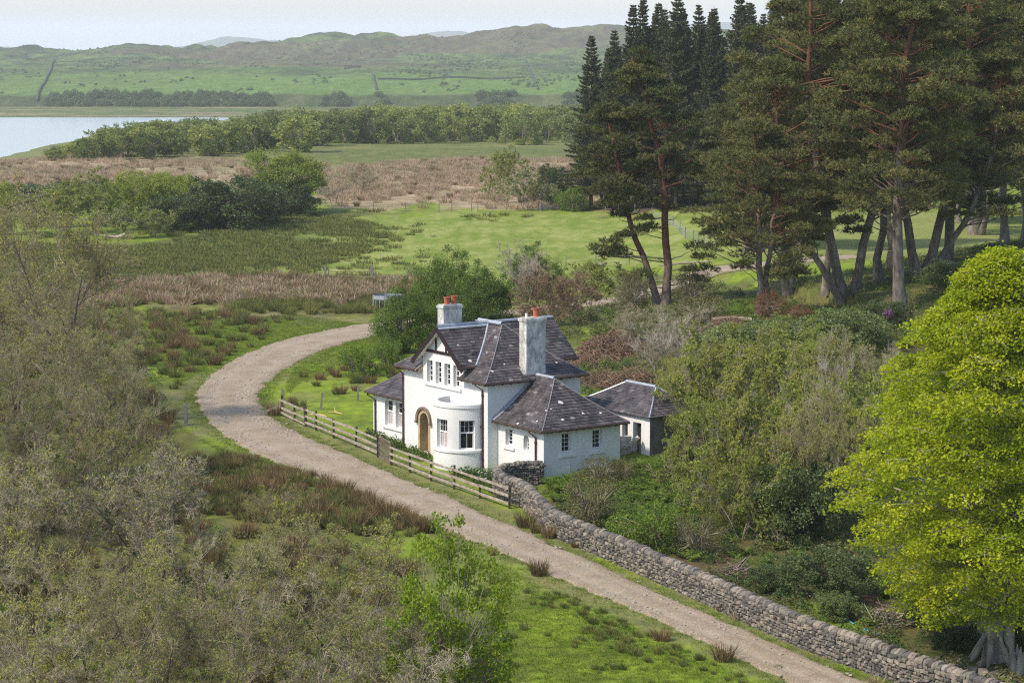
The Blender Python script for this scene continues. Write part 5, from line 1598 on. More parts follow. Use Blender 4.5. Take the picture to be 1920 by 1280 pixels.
def build_garden_wall():
    r = np.random.default_rng(21)
    foot = [P(*q)[:2] for q in ((1043, 1001), (1132, 1041), (1251, 1094), (1395, 1160), (1527, 1219), (1671, 1271), (1850, 1335), (2050, 1400))]
    start = [W(4.28, .55)[:2], W(4.0, -.45)[:2], W(4.05, -1.6)[:2], W(4.9, -2.7)[:2], W(6.6, -3.35)[:2], W(8.9, -3.75)[:2]]
    line = catmull(np.array(start + foot), 40)
    seg = np.linalg.norm(np.diff(line, axis=0), axis=1); s = np.concatenate([[0], np.cumsum(seg)])
    def at(d):
        x = np.interp(d, s, line[:, 0]); y = np.interp(d, s, line[:, 1])
        x2 = np.interp(d + .1, s, line[:, 0]); y2 = np.interp(d + .1, s, line[:, 1])
        x1 = np.interp(d - .1, s, line[:, 0]); y1 = np.interp(d - .1, s, line[:, 1])
        t = nrm(np.array([x2 - x1, y2 - y1]))
        return np.array([x, y]), t
    Lw = s[-1] - .3
    hgt = lambda d: np.interp(d, [0, 1.5, 5, 12, 30, 60], [1.05, 1.12, 1.08, .98, 1.0, 1.05]) + .05 * (vnoise(d / 2.5, 0, 3) - .5)
    p0, _ = at(1.0)
    w = thing("garden_wall", (p0[0], p0[1], 0), "long curving rubble stone wall with upright coping stones between the track and the wooded bank", "wall")
    off = np.array([p0[0], p0[1], 0])
    b = MB()
    th = .21
    ds = np.arange(0, Lw, .4)
    rings = []
    for d in ds:
        c, t = at(d); n = np.array([t[1], -t[0]])
        z0 = float(ground(c[0], c[1])) - .4; z1 = float(ground(c[0], c[1])) + hgt(d)
        rings.append([(*(c + n * th), z0), (*(c + n * (th - .05)), z1), (*(c - n * (th - .05)), z1), (*(c - n * th), z0)])
    V = np.array(rings).reshape(-1, 3) - off
    k = len(ds)
    Q = [[i * 4 + j, (i + 1) * 4 + j, (i + 1) * 4 + j + 1, i * 4 + j + 1] for i in range(k - 1) for j in range(3)]
    b.add(V, Q); b.quad(*[V[j] for j in (3, 2, 1, 0)])
    b.build("wall_core", M["joint"], w)
    for i in range(6): stone_unit("stone%d" % i, 50 + i); stone_unit("cope%d" % i, 70 + i, True)
    units = {}
    for k_ in list(MESH):
        if k_.startswith("stone") or k_.startswith("cope"): units[k_] = MESH[k_].mesh(k_[:-1] + "_block", M["stone"])
    # coping, one object per stone
    d = .05
    while d < Lw - .3:
        wd = r.uniform(.12, .25)
        c, t = at(d + wd / 2)
        z = float(ground(c[0], c[1])) + hgt(d) - .03
        o = link("coping_stone", units["cope%d" % r.integers(6)], w)
        a = math.atan2(t[1], t[0])
        o.location = (c[0] - off[0], c[1] - off[1], z)
        o.rotation_euler = (r.normal(0, .10), r.normal(0, .09), a + pi / 2 + r.normal(0, .10))
        o.scale = (.44 * r.uniform(.85, 1.15), wd * .96, r.uniform(.19, .29))
        d += wd
    # face stones : courses of uneven rubble
    items = []
    for side in (1, -1):
        z = -.06; row = 0
        while z < 1.10:
            ch = r.uniform(.085, .175)
            d = r.uniform(-.2, .1)
            end = Lw if side > 0 else 9.0
            while d < end:
                ln = ch * r.uniform(.9, 2.3)
                m = d + ln / 2
                if 0.02 < m < Lw - .2 and z + ch < hgt(m) + .07:
                    c, t = at(m); n = np.array([t[1], -t[0]]) * side
                    c = c + n * (th - .005 - .05 * z + r.uniform(-.02, .03))
                    zz = float(ground(c[0], c[1])) + z + ch / 2 + r.normal(0, .012)
                    items.append((c, n, zz + r.uniform(-.03, .03), ln, ch * r.uniform(.72, 1.08), side))
                d += ln + .012
            z += ch + .008
    near = sorted(range(len(items)), key=lambda i: np.hypot(items[i][0][0], items[i][0][1]) + (500 if (items[i][5] < 0 or not (60 < items[i][0][1] / max(1e-6, 1) and abs(items[i][0][0] / items[i][0][1]) < .222 and HC * F / items[i][0][1] < 1420)) else 0))
    solo = set(near[:300])
    rest = MB()
    for i, (c, n, zz, ln, ch, side) in enumerate(items):
        a = math.atan2(n[1], n[0]); k_ = "stone%d" % r.integers(6)
        rx, sc = r.normal(0, .13), (.20, ln * .99, ch)
        if i in solo:
            o = link("stone", units[k_], w)
            o.location = (c[0] - off[0], c[1] - off[1], zz); o.rotation_euler = (rx, 0, a); o.scale = sc
        else:
            V = np.concatenate(MESH[k_].V) * np.array(sc)
            V = V @ np.array(Euler((rx, 0, a)).to_matrix()).T + np.array([c[0], c[1], zz]) - off
            rest.add(V, np.concatenate(MESH[k_].Q), 0, float(r.random()))
    me = rest.mesh("face_stones", M["stone_mass"])
    link("face_stones", me, w, "stuff")
    return at, Lw
t_ = NT("stone_mass")
_at = t_.attr("tint").outputs["Fac"]; _p = t_.pos()
_c = t_.ramp(_at, [(0, (.075, .07, .07)), (.3, (.13, .12, .112)), (.55, (.175, .158, .14)), (.78, (.22, .18, .145)), (1, (.28, .25, .215))])
_n = t_.noise(7, 5, .7, _p)
_c = t_.mix(t_.ramp(_n, [(.3, 0), (.7, 1)]), t_.mix(1.0, _c, (.66, .66, .66), 'MULTIPLY'), t_.mix(1.0, _c, (1.4, 1.38, 1.33), 'MULTIPLY'))
_c = t_.mix(t_.ramp(t_.noise(2.2, 5, .7, _p), [(.6, 0), (.72, .6)]), _c, (.36, .35, .32))
_c = t_.mix(t_.ramp(t_.noise(1.1, 4, .7, _p), [(.6, 0), (.75, .45)]), _c, (.11, .12, .035))
t_.color(_c); t_.rough(.92, .2); t_.bump(_n, .6, .04)
M["stone_mass"] = t_.m
WALL_AT, WALL_LEN = build_garden_wall()

# ------------------------------------------------------------------ fences, gates, posts
def gz(p): return np.array([p[0], p[1], float(ground(p[0], p[1]))])

def post_mesh(b, h, w, mat=0, lean=(0, 0), z0=-.3):
    b.beam((0, 0, z0), (lean[0], lean[1], h), w, w, mat, up=(0, 1, 0))

def rail_fence(pts, label, hts=(.30, .66, 1.02), droop=0.0, tall=1.18):
    """posts and rails, every one its own part"""
    r = np.random.default_rng(len(pts))
    G = [gz(p) for p in pts]; o0 = G[0]
    f = thing("rail_fence", o0, label, "fence")
    for g in G:
        b = MB(); q = g - o0; ln = r.normal(0, .04, 2)
        b.beam(q + (0, 0, -.3), q + np.array([ln[0], ln[1], tall + r.uniform(-.06, .08)]), .11, .11, up=(0, 1, 0))
        b.build("post", M["dark_wood"], f)
    for a, c in zip(G[:-1], G[1:]):
        d = nrm(c - a); n = np.array([d[1], -d[0], 0]) * .075
        for h in hts:
            b = MB()
            p = a - o0 + n + np.array([0, 0, h + r.normal(0, .02)]); q = c - o0 + n + np.array([0, 0, h + r.normal(0, .02)])
            b.beam(p - d * .05, q + d * .04, .04, r.uniform(.11, .145))
            b.build("rail", M["fence_wood"], f)
    return f
gw = WALL_AT(5.3)[0]
g1 = P(734, 872)[:2]; g0 = P(709, 857)[:2]
fr = P(955, 953)[:2]
rail_fence([g1 + (fr - g1) * t for t in (0, .17, .355, .555, .77, 1)], "weathered three-rail wooden fence from the lattice gate to the stone wall")
fl = P(575, 800)[:2]
rail_fence([fl + (g0 - fl) * t for t in (0, .14, .40, .70, 1)], "weathered three-rail wooden fence from the lattice gate towards the bend")
f2 = P(527, 778)[:2]
rail_fence([f2, f2 + (fl - f2) * .55, fl - (fl - f2) * .03], "sagging grey rail fence stretch nearest the bend of the track", (.15, .50, .95))
# tall end post and a rail lying loose
def single_post(u, v, h, w, label, mat="grey_wood", lean=(.02, 0), name="fence_post", group=None):
    p = P(u, v); t = thing(name, p, label, "post", group)
    b = MB(); b.beam((0, 0, -.3), (lean[0], lean[1], h), w, w, up=(0, 1, 0)); b.beam((lean[0] * .98, lean[1] * .98, h + .001), (lean[0], lean[1], h + .03), w * .8, w * .8, up=(0, 1, 0))
    b.build("shaft", M[mat], t)
    return t
single_post(530, 772, 1.35, .17, "thick grey end post of the sagging fence by the bend")
single_post(601, 768, 1.05, .12, "leaning grey post in the grass above two yellow branches", lean=(.12, 0))
single_post(671, 752, 1.1, .11, "upright grey post in the grass left of the cottage wing")
single_post(350, 797, 1.25, .2, "squat weathered strainer post left of the track bend", lean=(-.08, 0))
single_post(726, 652, 1.75, .2, "tall grey post under the green bush behind the cottage")
single_post(42, 790, 1.2, .12, "pale thin post among the left thicket trees")
t = thing("loose_rail", P(508, 780), "loose rail propped against the end of the sagging fence", "rail")
b = MB(); b.beam((-.9, .0, .05), (.5, .1, .62), .05, .12); b.build("plank", M["fence_wood"], t)

def lattice_gate():
    a, c = gz(g0 + (g1 - g0) * .08), gz(g1 - (g1 - g0) * .06)
    t = thing("lattice_gate", a, "small brown trellis gate between the two rail fences before the door", "gate")
    d = c - a; L = np.linalg.norm(d[:2]); ux = np.array([d[0] / L, d[1] / L, d[2] / L]); nn = np.array([ux[1], -ux[0], 0])
    H = 1.2
    pt = lambda x, z, o=0: ux * x + np.array([0, 0, z + .05]) + nn * o
    for (x0, z0, x1, z1) in ((0.03, 0, .03, H), (L - .03, 0, L - .03, H), (.06, H - .04, L - .06, H - .04), (.06, .04, L - .06, .04)):
        b = MB(); b.beam(pt(x0, z0), pt(x1, z1), .05, .06); b.build("frame_bar", M["gate_wood"], t)
    for s, o in ((1, .03), (-1, -.03)):
        k = -H
        while k < L:
            x0, x1 = k, k + H * .75
            z0, z1 = 0.0, H
            if x0 < 0: z0 = (0 - x0) / (x1 - x0) * H; x0 = 0
            if x1 > L: z1 = z0 + (L - x0) / (x1 - x0) * (H - z0) if x1 > x0 else H; x1 = L
            if x1 - x0 > .12:
                if s < 0: x0, x1 = L - x0, L - x1
                b = MB(); b.beam(pt(x0, z0, o), pt(x1, z1, o), .034, .014, up=nn); b.build("slat", M["gate_wood"], t)
            k += .19
lattice_gate()

def metal_gate(u0, v0, u1, v1, label):
    a, c = P(u0, v0), P(u1, v1)
    t = thing("field_gate", a, label, "gate")
    d = c - a; L = np.linalg.norm(d[:2]); ux = d / L
    pt = lambda x, z: ux * x + np.array([0, 0, z])
    for z in (.25, .45, .66, .9, 1.25):
        b = MB(); b.tube([pt(.15, z), pt(L - .15, z)], [.022, .022], 5); b.build("bar", M["rust"], t)
    for x in (.15, L * .52, L - .15):
        b = MB(); b.tube([pt(x, .2), pt(x, 1.27)], [.025, .025], 5); b.build("upright", M["rust"], t)
    for x0, x1 in ((L * .52, L - .15), (L * .15, L * .52)):
        b = MB(); b.tube([pt(x0, 1.22 if x0 > L * .3 else .25), pt(x1, .25 if x0 > L * .3 else 1.22)], [.02, .02], 5); b.build("brace", M["rust"], t)
metal_gate(613, 527, 696, 527, "rusty five-bar metal field gate into the pale pasture")
def gatepost(u, v, h, w, label, brace=None):
    t = single_post(u, v, h, w, label, "grey_wood", (0, 0), "gate_post")
    if brace:
        b = MB(); b.beam((0, 0, .95), (brace, .1, 0), .07, .07); b.build("strut", M["grey_wood"], t)
gatepost(610, 527, 1.5, .22, "stout grey gatepost left of the metal field gate")
gatepost(697, 527, 1.5, .20, "stout grey gatepost with a strut right of the metal field gate", 1.0)

def wire_fence(pxs, h, label, wires=(.3, .6, .95), w=.09, mat="grey_wood", wmat="wire", wr=.008):
    G = [P(*q) for q in pxs]; t = thing("wire_fence", G[0], label, "fence")
    for g in G:
        b = MB(); b.beam(g - G[0] + (0, 0, -.2), g - G[0] + (0.02, 0, h), w, w, up=(0, 1, 0)); b.build("post", M[mat], t)
    for z in wires:
        b = MB(); b.tube([g - G[0] + (0, 0, z) for g in G], [wr] * len(G), 3); b.build("wire", M[wmat], t)
wire_fence([(553, 530), (520, 531), (470, 534)], 1.25, "short run of wire fence left of the metal field gate")
wire_fence([(699, 528), (770, 525), (860, 518), (960, 512), (1061, 503), (1117, 499), (1180, 494)], 1.3, "wire fence along the near side of the pale pasture")
wire_fence([(700, 396), (760, 396), (823, 398), (847, 398), (884, 397), (896, 397), (950, 396), (1010, 394)], 1.2, "distant wire fence between the pasture and the tan marsh", w=.12)
wire_fence([(1096, 393), (1135, 394), (1160, 396), (1190, 397)], 1.2, "distant wire fence right of the broken wooden gate", w=.12)
wire_fence([(1222, 408), (1240, 415), (1262, 425), (1275, 437), (1285, 446), (1300, 452), (1310, 455), (1320, 457), (1332, 459)], 1.25, "grey netting fence curving beyond the leaning pine", (.1, .25, .4, .55, .7, .85, 1.0), .1, wr=.014, wmat="galv")
def broken_gate():
    a = P(1012, 396); t = thing("broken_gate", a, "sagging broken wooden gate between posts at the edge of the marsh", "gate")
    c = P(1088, 394) - a
    for p, h in (((0, 0, 0), 1.2), ((.35, .2, 0), 1.0), (c * .93, 1.3), (c, 1.6)):
        b = MB(); b.beam(np.array(p) + (0, 0, -.2), np.array(p) + (.03, 0, h), .2, .2, up=(0, 1, 0)); b.build("post", M["grey_wood"], t)
    for z0, z1 in ((.55, .35), (.85, .5), (.3, .95)):
        b = MB(); b.beam((.3, 0, z0), c * .95 + np.array([0, 0, z1]), .06, .13); b.build("bar", M["grey_wood"], t)
broken_gate()

def ring_feeder():
    p = P(727, 578); t = thing("ring_feeder", p, "galvanised round cattle feeder half hidden behind the green bush", "feeder")
    R = 1.25
    for z, rr in ((.08, R), (.55, R), (1.2, R)):
        b = MB(); a = np.linspace(0, 2 * pi, 21)
        b.tube(np.stack([np.cos(a) * rr, np.sin(a) * rr, np.full(21, z)], 1), [.035] * 21, 5); b.build("ring", M["galv"], t)
    for k in range(18):
        a = k * 2 * pi / 18
        b = MB(); b.tube([(R * cos(a), R * sin(a), .08), (R * cos(a), R * sin(a), 1.2)], [.025, .025], 4); b.build("bar", M["galv"], t)
    b = MB(); a = np.linspace(0, 2 * pi, 25)
    for i in range(24):
        b.quad(*[(R * cos(x), R * sin(x), z) for x, z in ((a[i], .85), (a[i + 1], .85), (a[i + 1], 1.19), (a[i], 1.19))])
    b.build("rim_sheet", M["galv"], t)
ring_feeder()

# ------------------------------------------------------------------ plant kinds
bare_mesh("alder", 1, 10, 2, .22, 1.5, .085, limbs=15, twist=.15); finish("alder", "twig_bark", "bud_leaf", "limb_bark")
bare_mesh("sallow", 2, 7, 4, .75, 1.2, .085, limbs=8, twist=.20); finish("sallow", "grey_bark", "bud_leaf", "limb_bark")
bare_mesh("sallow2", 9, 7, 4, .85, 2.1, .09, limbs=8, twist=.22); finish("sallow2", "twig_bark", "bud_leaf", "limb_bark")
bare_mesh("thorn", 3, 6, 3, .6, .5, .10, limbs=9, twist=.26, tk=1.1); finish("thorn", "grey_bark", "bud_leaf", "limb_bark")
bare_mesh("willow", 4, 7, 5, .6, 2.0, .20, limbs=7, twist=.18, nb=(7, 6, 4)); finish("willow", "grey_bark", "willow_leaf")
bare_mesh("hawthorn", 5, 7, 5, .85, 5.0, .15, limbs=7, twist=.2, nb=(7, 7, 4)); finish("hawthorn", "grey_bark", "bud_leaf")
bare_mesh("hawthorn2", 10, 7, 5, .9, 5.2, .15, limbs=7, twist=.22, nb=(7, 7, 4)); finish("hawthorn2", "grey_bark", "willow_leaf")
bare_mesh("palewillow", 6, 6, 4, .6, 2.2, .20, limbs=7, twist=.2, nb=(7, 6, 4)); finish("palewillow", "grey_bark", "pale_willow")
bare_mesh("russet", 7, 4, 9, .8, .08, .07, limbs=7, twist=.12, tk=1.2, nb=(7, 6, 5)); finish("russet", "red_bark", "russet_leaf")
bare_mesh("greybare", 8, 6, 3, .45, .12, .06, limbs=8, twist=.17, tk=1.1, nb=(7, 6, 5)); finish("greybare", "pale_bark", "bud_leaf")
cluster_mesh("roundtree", 11, 9, 4.6, .8, 200, 100, .26, .9, .75, .2, 5); finish("roundtree", "twig_bark", "willow_leaf")
cluster_mesh("greenbush", 12, 6, 3.2, .0, 190, 150, .14, .66, .9, .15, 7, rstem=.055); finish("greenbush", "dark_bark", "bush_leaf")
cluster_mesh("scrub", 19, 4, 3.3, .0, 230, 110, .11, .55, .85, .15, 9, leafw=.55, lump=.45, rstem=.05); finish("scrub", "grey_bark", "bud_leaf")
cluster_mesh("scrub2", 24, 4, 3.3, .0, 230, 100, .12, .55, .85, .1, 9, leafw=.55, lump=.5, rstem=.05); finish("scrub2", "grey_bark", "willow_leaf")
cluster_mesh("rhodo", 13, 4, 3.4, .0, 170, 80, .19, .60, .7, .3, 6); finish("rhodo", "dark_bark", "dark_leaf")
cluster_mesh("palerhodo", 14, 3.2, 3.0, .0, 150, 80, .18, .55, .7, .3, 6); finish("palerhodo", "dark_bark", "rhodo_leaf")
cluster_mesh("broom", 15, 2.2, 1.5, .0, 90, 90, .10, .36, 1.0, .0, 8, leafw=.3); finish("broom", "grey_bark", "gorse")
cluster_mesh("smallgreen", 16, 1.8, 1.4, .0, 80, 80, .10, .36, .9, .2, 6); finish("smallgreen", "twig_bark", "green_leaf")
cluster_mesh("deadbush", 17, 2.4, 2.0, .0, 100, 80, .13, .42, .8, .0, 6, leafw=.3); finish("deadbush", "twig_bark", "russet_leaf")
cluster_mesh("sycamore", 18, 8, 3.6, .6, 210, 80, .19, .68, .6, .4, 3, lump=.3); finish("sycamore", "grey_bark", "sycamore_leaf")
for i in range(5):
    cluster_mesh("fartree%d" % i, 30 + i, 8, 3.9, .4, 44, 44, .62, 1.25, .8, .2, 3, lump=.25, rstem=.12); finish("fartree%d" % i, "grey_bark", "far_leaf")
spruce_mesh("spruce0", 41, 28, 6.2); spruce_mesh("spruce1", 42, 30, 5.6); spruce_mesh("spruce2", 43, 25, 5.6)
for i in range(3): finish("spruce%d" % i, "dark_bark", "spruce_needle")

# ------------------------------------------------------------------ the beech at the right edge
def build_beech():
    r = np.random.default_rng(5)
    p = P(1862, 1238); H = 15.2
    tr = MB(); cr = MB()
    t = np.linspace(0, 1, 12)
    q = np.stack([.15 * np.sin(t * 5), .2 * np.sin(t * 4), -.3 + t * H * .93], 1)
    V, Q = tubes(q[None], (.36 * (1 - .93 * t) + .12 * np.exp(-t * 22))[None], 12); tr.add(V, Q)
    q2 = np.stack([.45 + .5 * t + .2 * np.sin(t * 4), -.1 + .3 * t, -.3 + t * H * .72], 1)
    V, Q = tubes(q2[None], (.27 * (1 - .93 * t) + .10 * np.exp(-t * 22))[None], 10); tr.add(V, Q)
    for k in range(7):                                    # flaring roots
        a = k * .9 + .3; d = np.array([cos(a), sin(a), 0])
        rt = np.stack([d * .35 + (0, 0, 1.0), d * .62 + (0, 0, .42), d * .85 + (0, 0, .08), d * 1.05 + (0, 0, -.12)])
        V, Q = tubes(rt[None], np.array([[.06, .12, .09, .04]]), 6); tr.add(V, Q)
    # sprays : level layers of leaves, densest at the outside of the crown
    n = 1300
    f = r.uniform(0, 1, n) ** .9
    z = 1.9 + f * (H - 1.9)
    env = 5.9 * np.clip(np.interp(f, [0, .1, .25, .4, .55, .7, .85, .95, 1], [.55, .78, .97, 1.0, .88, .70, .45, .24, .06]), .05, 1)
    a = r.uniform(0, 2 * pi, n)
    rr = env * (r.uniform(0, 1, n) ** .42) * (.93 + .10 * np.sin(3 * a + 5 * f) + .42 * (vnoise(a * 2.2 + 20, f * 9 + 3, 5) - .5) + .22 * (vnoise(a * 5 + 9, f * 19, 8) - .5))
    # the underside lifts towards the trunk so that it shows
    z = z + np.where((rr < 2.2) & (f < .2), 1.6, 0)
    C = np.stack([np.cos(a) * rr, np.sin(a) * rr, z], 1)
    per = 140; i = np.repeat(np.arange(n), per); N = n * per
    srad = r.uniform(.45, 1.0, n)
    th = r.uniform(0, 2 * pi, N); q_ = np.sqrt(r.uniform(0, 1, N)) * srad[i]
    radial = np.stack([np.cos(a), np.sin(a)], 1)[i]
    ox = np.cos(th) * q_ * 1.0; oy = np.sin(th) * q_
    out = ox * radial[:, 0] + oy * radial[:, 1]
    pts = C[i] + np.stack([ox, oy, -.22 * out + r.normal(0, .07, N) - .10 * (q_ / srad[i]) ** 2], 1)
    leaves(cr, r, pts, np.full(N, .13), np.full(N, .095), 1, r.normal(.42, .2, N) + r.normal(0, .2, n)[i], .5)
    # boughs
    base = np.stack([np.interp(z * .75, q[:, 2], q[:, 0]), np.interp(z * .75, q[:, 2], q[:, 1]), np.maximum(z * .86 - .16 * rr - .2, 1.6)], 1)
    mid = (base + C) / 2 + np.stack([r.normal(0, .2, n), r.normal(0, .2, n), .10 * rr], 1)
    w = np.linspace(0, 1, 6)[None, :, None]
    bp = base[:, None] * (1 - w) ** 2 + 2 * mid[:, None] * w * (1 - w) + C[:, None] * w ** 2
    big = r.random(n) < .14
    V, Q = tubes(bp[big], (.010 + .008 * rr[big])[:, None] * np.linspace(1, .25, 6)[None], 4); cr.add(V, Q, 0)
    tw0 = C[i[::45]]; tw1 = pts[::45]
    V, Q = tubes(np.stack([tw0, tw1], 1), np.array([[.012, .006]]).repeat(len(tw0), 0), 3); cr.add(V, Q, 0)
    MESH["beech"] = (tr, cr); finish("beech", "beech_bark", "beech_leaf")
    plant("beech", "beech_tree", p, 1.0, "large lime-green beech in fresh leaf overhanging the wall at the right edge", "tree", rz=0.4)
build_beech()

# ------------------------------------------------------------------ Scots pines on the bank
# the leaning pair before the spruces, its own shape
pine_mesh("leaning_pine", 60, 19.5, 8.8, 3.8, [(0.2, 0, -2.5, .5, 19.2, .36, (.95, 0)), (-.3, .5, -4.4, 1.2, 15.0, .30, (-.5, .3))], 135,
          [(-4.2, 0, 8.3), (-3.4, .4, 7.2), (-2.5, -.6, 8.9), (-4.5, .5, 4.1), (-3.6, 0, 4.6), (-3.0, .6, 5.6), (2.6, 0, 4.8), (3.2, .3, 3.0), (2.2, .3, 2.2), (-2.2, -.4, 1.6), (-1.6, -.5, 2.6), (-1.2, -.8, 6.3), (-2.0, -.6, 6.0), (-4.3, 0, 9.6), (-4.6, -.3, 8.0), (-3.8, -.5, 8.5), (-4.9, 0, 4.6), (-4.0, -.4, 5.2), (-2.9, -.5, 7.6), (-3.3, -.6, 4.2), (3.0, -.3, 4.0), (2.0, -.4, 3.0), (2.9, 0, 2.2), (-2.6, -.5, 2.2), (-1.5, -.9, 7.0), (-2.6, -.8, 9.3), (-.9, -.6, 8.2)], 1.0, red=-.02)
finish("leaning_pine", "pine_bark", "needle")
pine_mesh("pine0", 61, 24, 6.0, 5.4, [(0, 0, 1.4, 0, 23.4, .42, (-.9, .2))], 215, [(-4.5, -1, 8.2), (-5, -1.6, 9.4), (4.2, -1, 7.4)], 1.25); finish("pine0", "pine_bark", "needle")
pine_mesh("pine1", 62, 23, 5.2, 5.8, [(0, 0, -2.6, 0, 22, .36, (-1.2, 0)), (.3, .2, 2.4, .6, 22.6, .34, (1.0, 0)), (-.2, -.3, -5.2, -.8, 15.5, .26, (-1.8, 0))], 225, [(-6, -1, 5.4), (-5, -1.8, 6.8), (-6.6, -.5, 8)], 1.25); finish("pine1", "pine_bark", "needle")
pine_mesh("pine2", 63, 22, 7.6, 4.6, [(0, 0, 1.6, .4, 21.5, .31, (-.9, 0))], 160, [(3.6, -.6, 8)], 1.2); finish("pine2", "pine_bark", "needle")
pine_mesh("pine3", 64, 20, 5.0, 4.2, [(0, 0, -.4, 0, 19.2, .34, (.3, .2)), (.25, .1, 1.8, .3, 16, .24, (.6, 0))], 130, [(-3.4, -1, 4.6), (-4.2, -1.2, 5.6), (3.2, -1, 5)], 1.15); finish("pine3", "pine_bark", "needle")
plant_px("leaning_pine", "scots_pine", 1243, 578, 112, 19.5, "leaning red-barked pine with two trunks alone behind the cottage", "tree", rz=0.0)
pine_mesh("pine4", 65, 18, 3.2, 5.2, [(0, 0, -.8, 0, 17.0, .36, (.3, .2)), (.2, .1, 1.6, .4, 15.5, .3, (.4, 0))], 150, [(-5.2, -1, 6.2), (-5.6, -.8, 8.6), (-4.8, -1.5, 10.8), (-6.2, -.6, 9.6)], 1.3); finish("pine4", "pine_bark", "needle")
PG = "pines on the bank"
for key, H0, u, vb, vt, rz, label in [
        ("pine4", 18, 1424, 592, 225, .2, "slender pine nearest the russet bush, leftmost trunk of the bank group"),
        ("pine1", 23, 1588, 566, -60, .0, "many-stemmed pine with boughs fanning low to the left on the bank"),
        ("pine0", 24, 1690, 582, -70, 1.0, "pine with the thickest lichened grey trunk at the bank's edge"),
        ("pine2", 22, 1548, 548, 40, 2.2, "pine with a short leaning trunk behind the many-stemmed pine"),
        ("pine2", 22, 1648, 528, -30, 4.0, "thin dark pine trunk between the two biggest bank pines"),
        ("pine1", 23, 1730, 520, -80, 2.9, "forked pine right of the thickest trunk on the bank"),
        ("pine0", 24, 1772, 504, -60, 3.4, "straight pine with bare snags low on its right side"),
        ("pine2", 22, 1668, 505, -40, .9, "thin pine half hidden behind the thickest trunk"),
        ("pine2", 22, 1884, 462, -90, 5.2, "pine with a dark clear trunk near the right edge"),
        ("pine0", 24, 1925, 458, -100, 2.0, "pine cut by the right edge of the photo"),
        ("pine4", 18, 1482, 545, 110, 3.3, "shadowed stout pine with low boughs behind the slender pine"),
        ("pine1", 23, 1830, 440, -60, 1.6, "pine standing in the field gap behind the straight pine"),
        ("pine4", 18, 1402, 470, 140, 1.1, "bushy pine with pale green tufts before the spruces"),
        ("pine0", 24, 1500, 470, -20, 5.0, "tall pine behind the bank group on the left, beside the spruces")]:
    plant_px(key, "scots_pine", u, vb, vt, H0, label, "tree", PG, rz)

# ------------------------------------------------------------------ the dark spruce stand
SG = "spruces in the dark plantation"
r_ = random.Random(8)
edge = [(1108, 392, 72, 2, "left outermost spruce with a bare spire top"), (1150, 394, 62, 0, "second spruce from the plantation's left end"), (1203, 391, -2, 1, "tall spruce with a thin leader third from the left end"), (1268, 389, -14, 0, "tallest broad spruce above the leaning pine"),
        (1335, 388, 18, 1, "spruce right of the tallest with a paler spire"), (1383, 387, -8, 0, "broad dark spruce standing above the pale-tufted pine"), (1450, 387, 2, 1, "spruce showing between the pine crowns and the sky"), (1528, 386, 26, 2, "lower spruce at the right end of the visible tops"), (1128, 386, 150, 2, "shorter spruce in front of the left end"), (1230, 384, 95, 1, "mid-height spruce between the taller ones"), (1585, 386, 10, 0, "spruce mostly hidden behind the bank pines")]
for u, vb, vt, k, lab in edge:
    plant_px("spruce%d" % k, "spruce", u, vb, vt, (28, 30, 25)[k], lab, "tree", SG)
for j in range(56):
    u = r_.uniform(1112, 1690); vb = r_.uniform(352, 384)
    k = r_.randrange(3)
    plant_px("spruce%d" % k, "spruce", u, vb, r_.uniform(8, 85) if u > 1185 else r_.uniform(85, 160), (28, 30, 25)[k], "dark spruce inside the plantation behind its front trees", "tree", SG)
for j in range(9):
    u = 1780 + j * 22 + r_.uniform(-8, 8)
    plant_px("pine2", "scots_pine", u, r_.uniform(395, 420), r_.uniform(60, 130), 22, "thin bare-stemmed pine in the far row at the right edge", "tree", "thin pines in the far row", r_.uniform(0, 6))

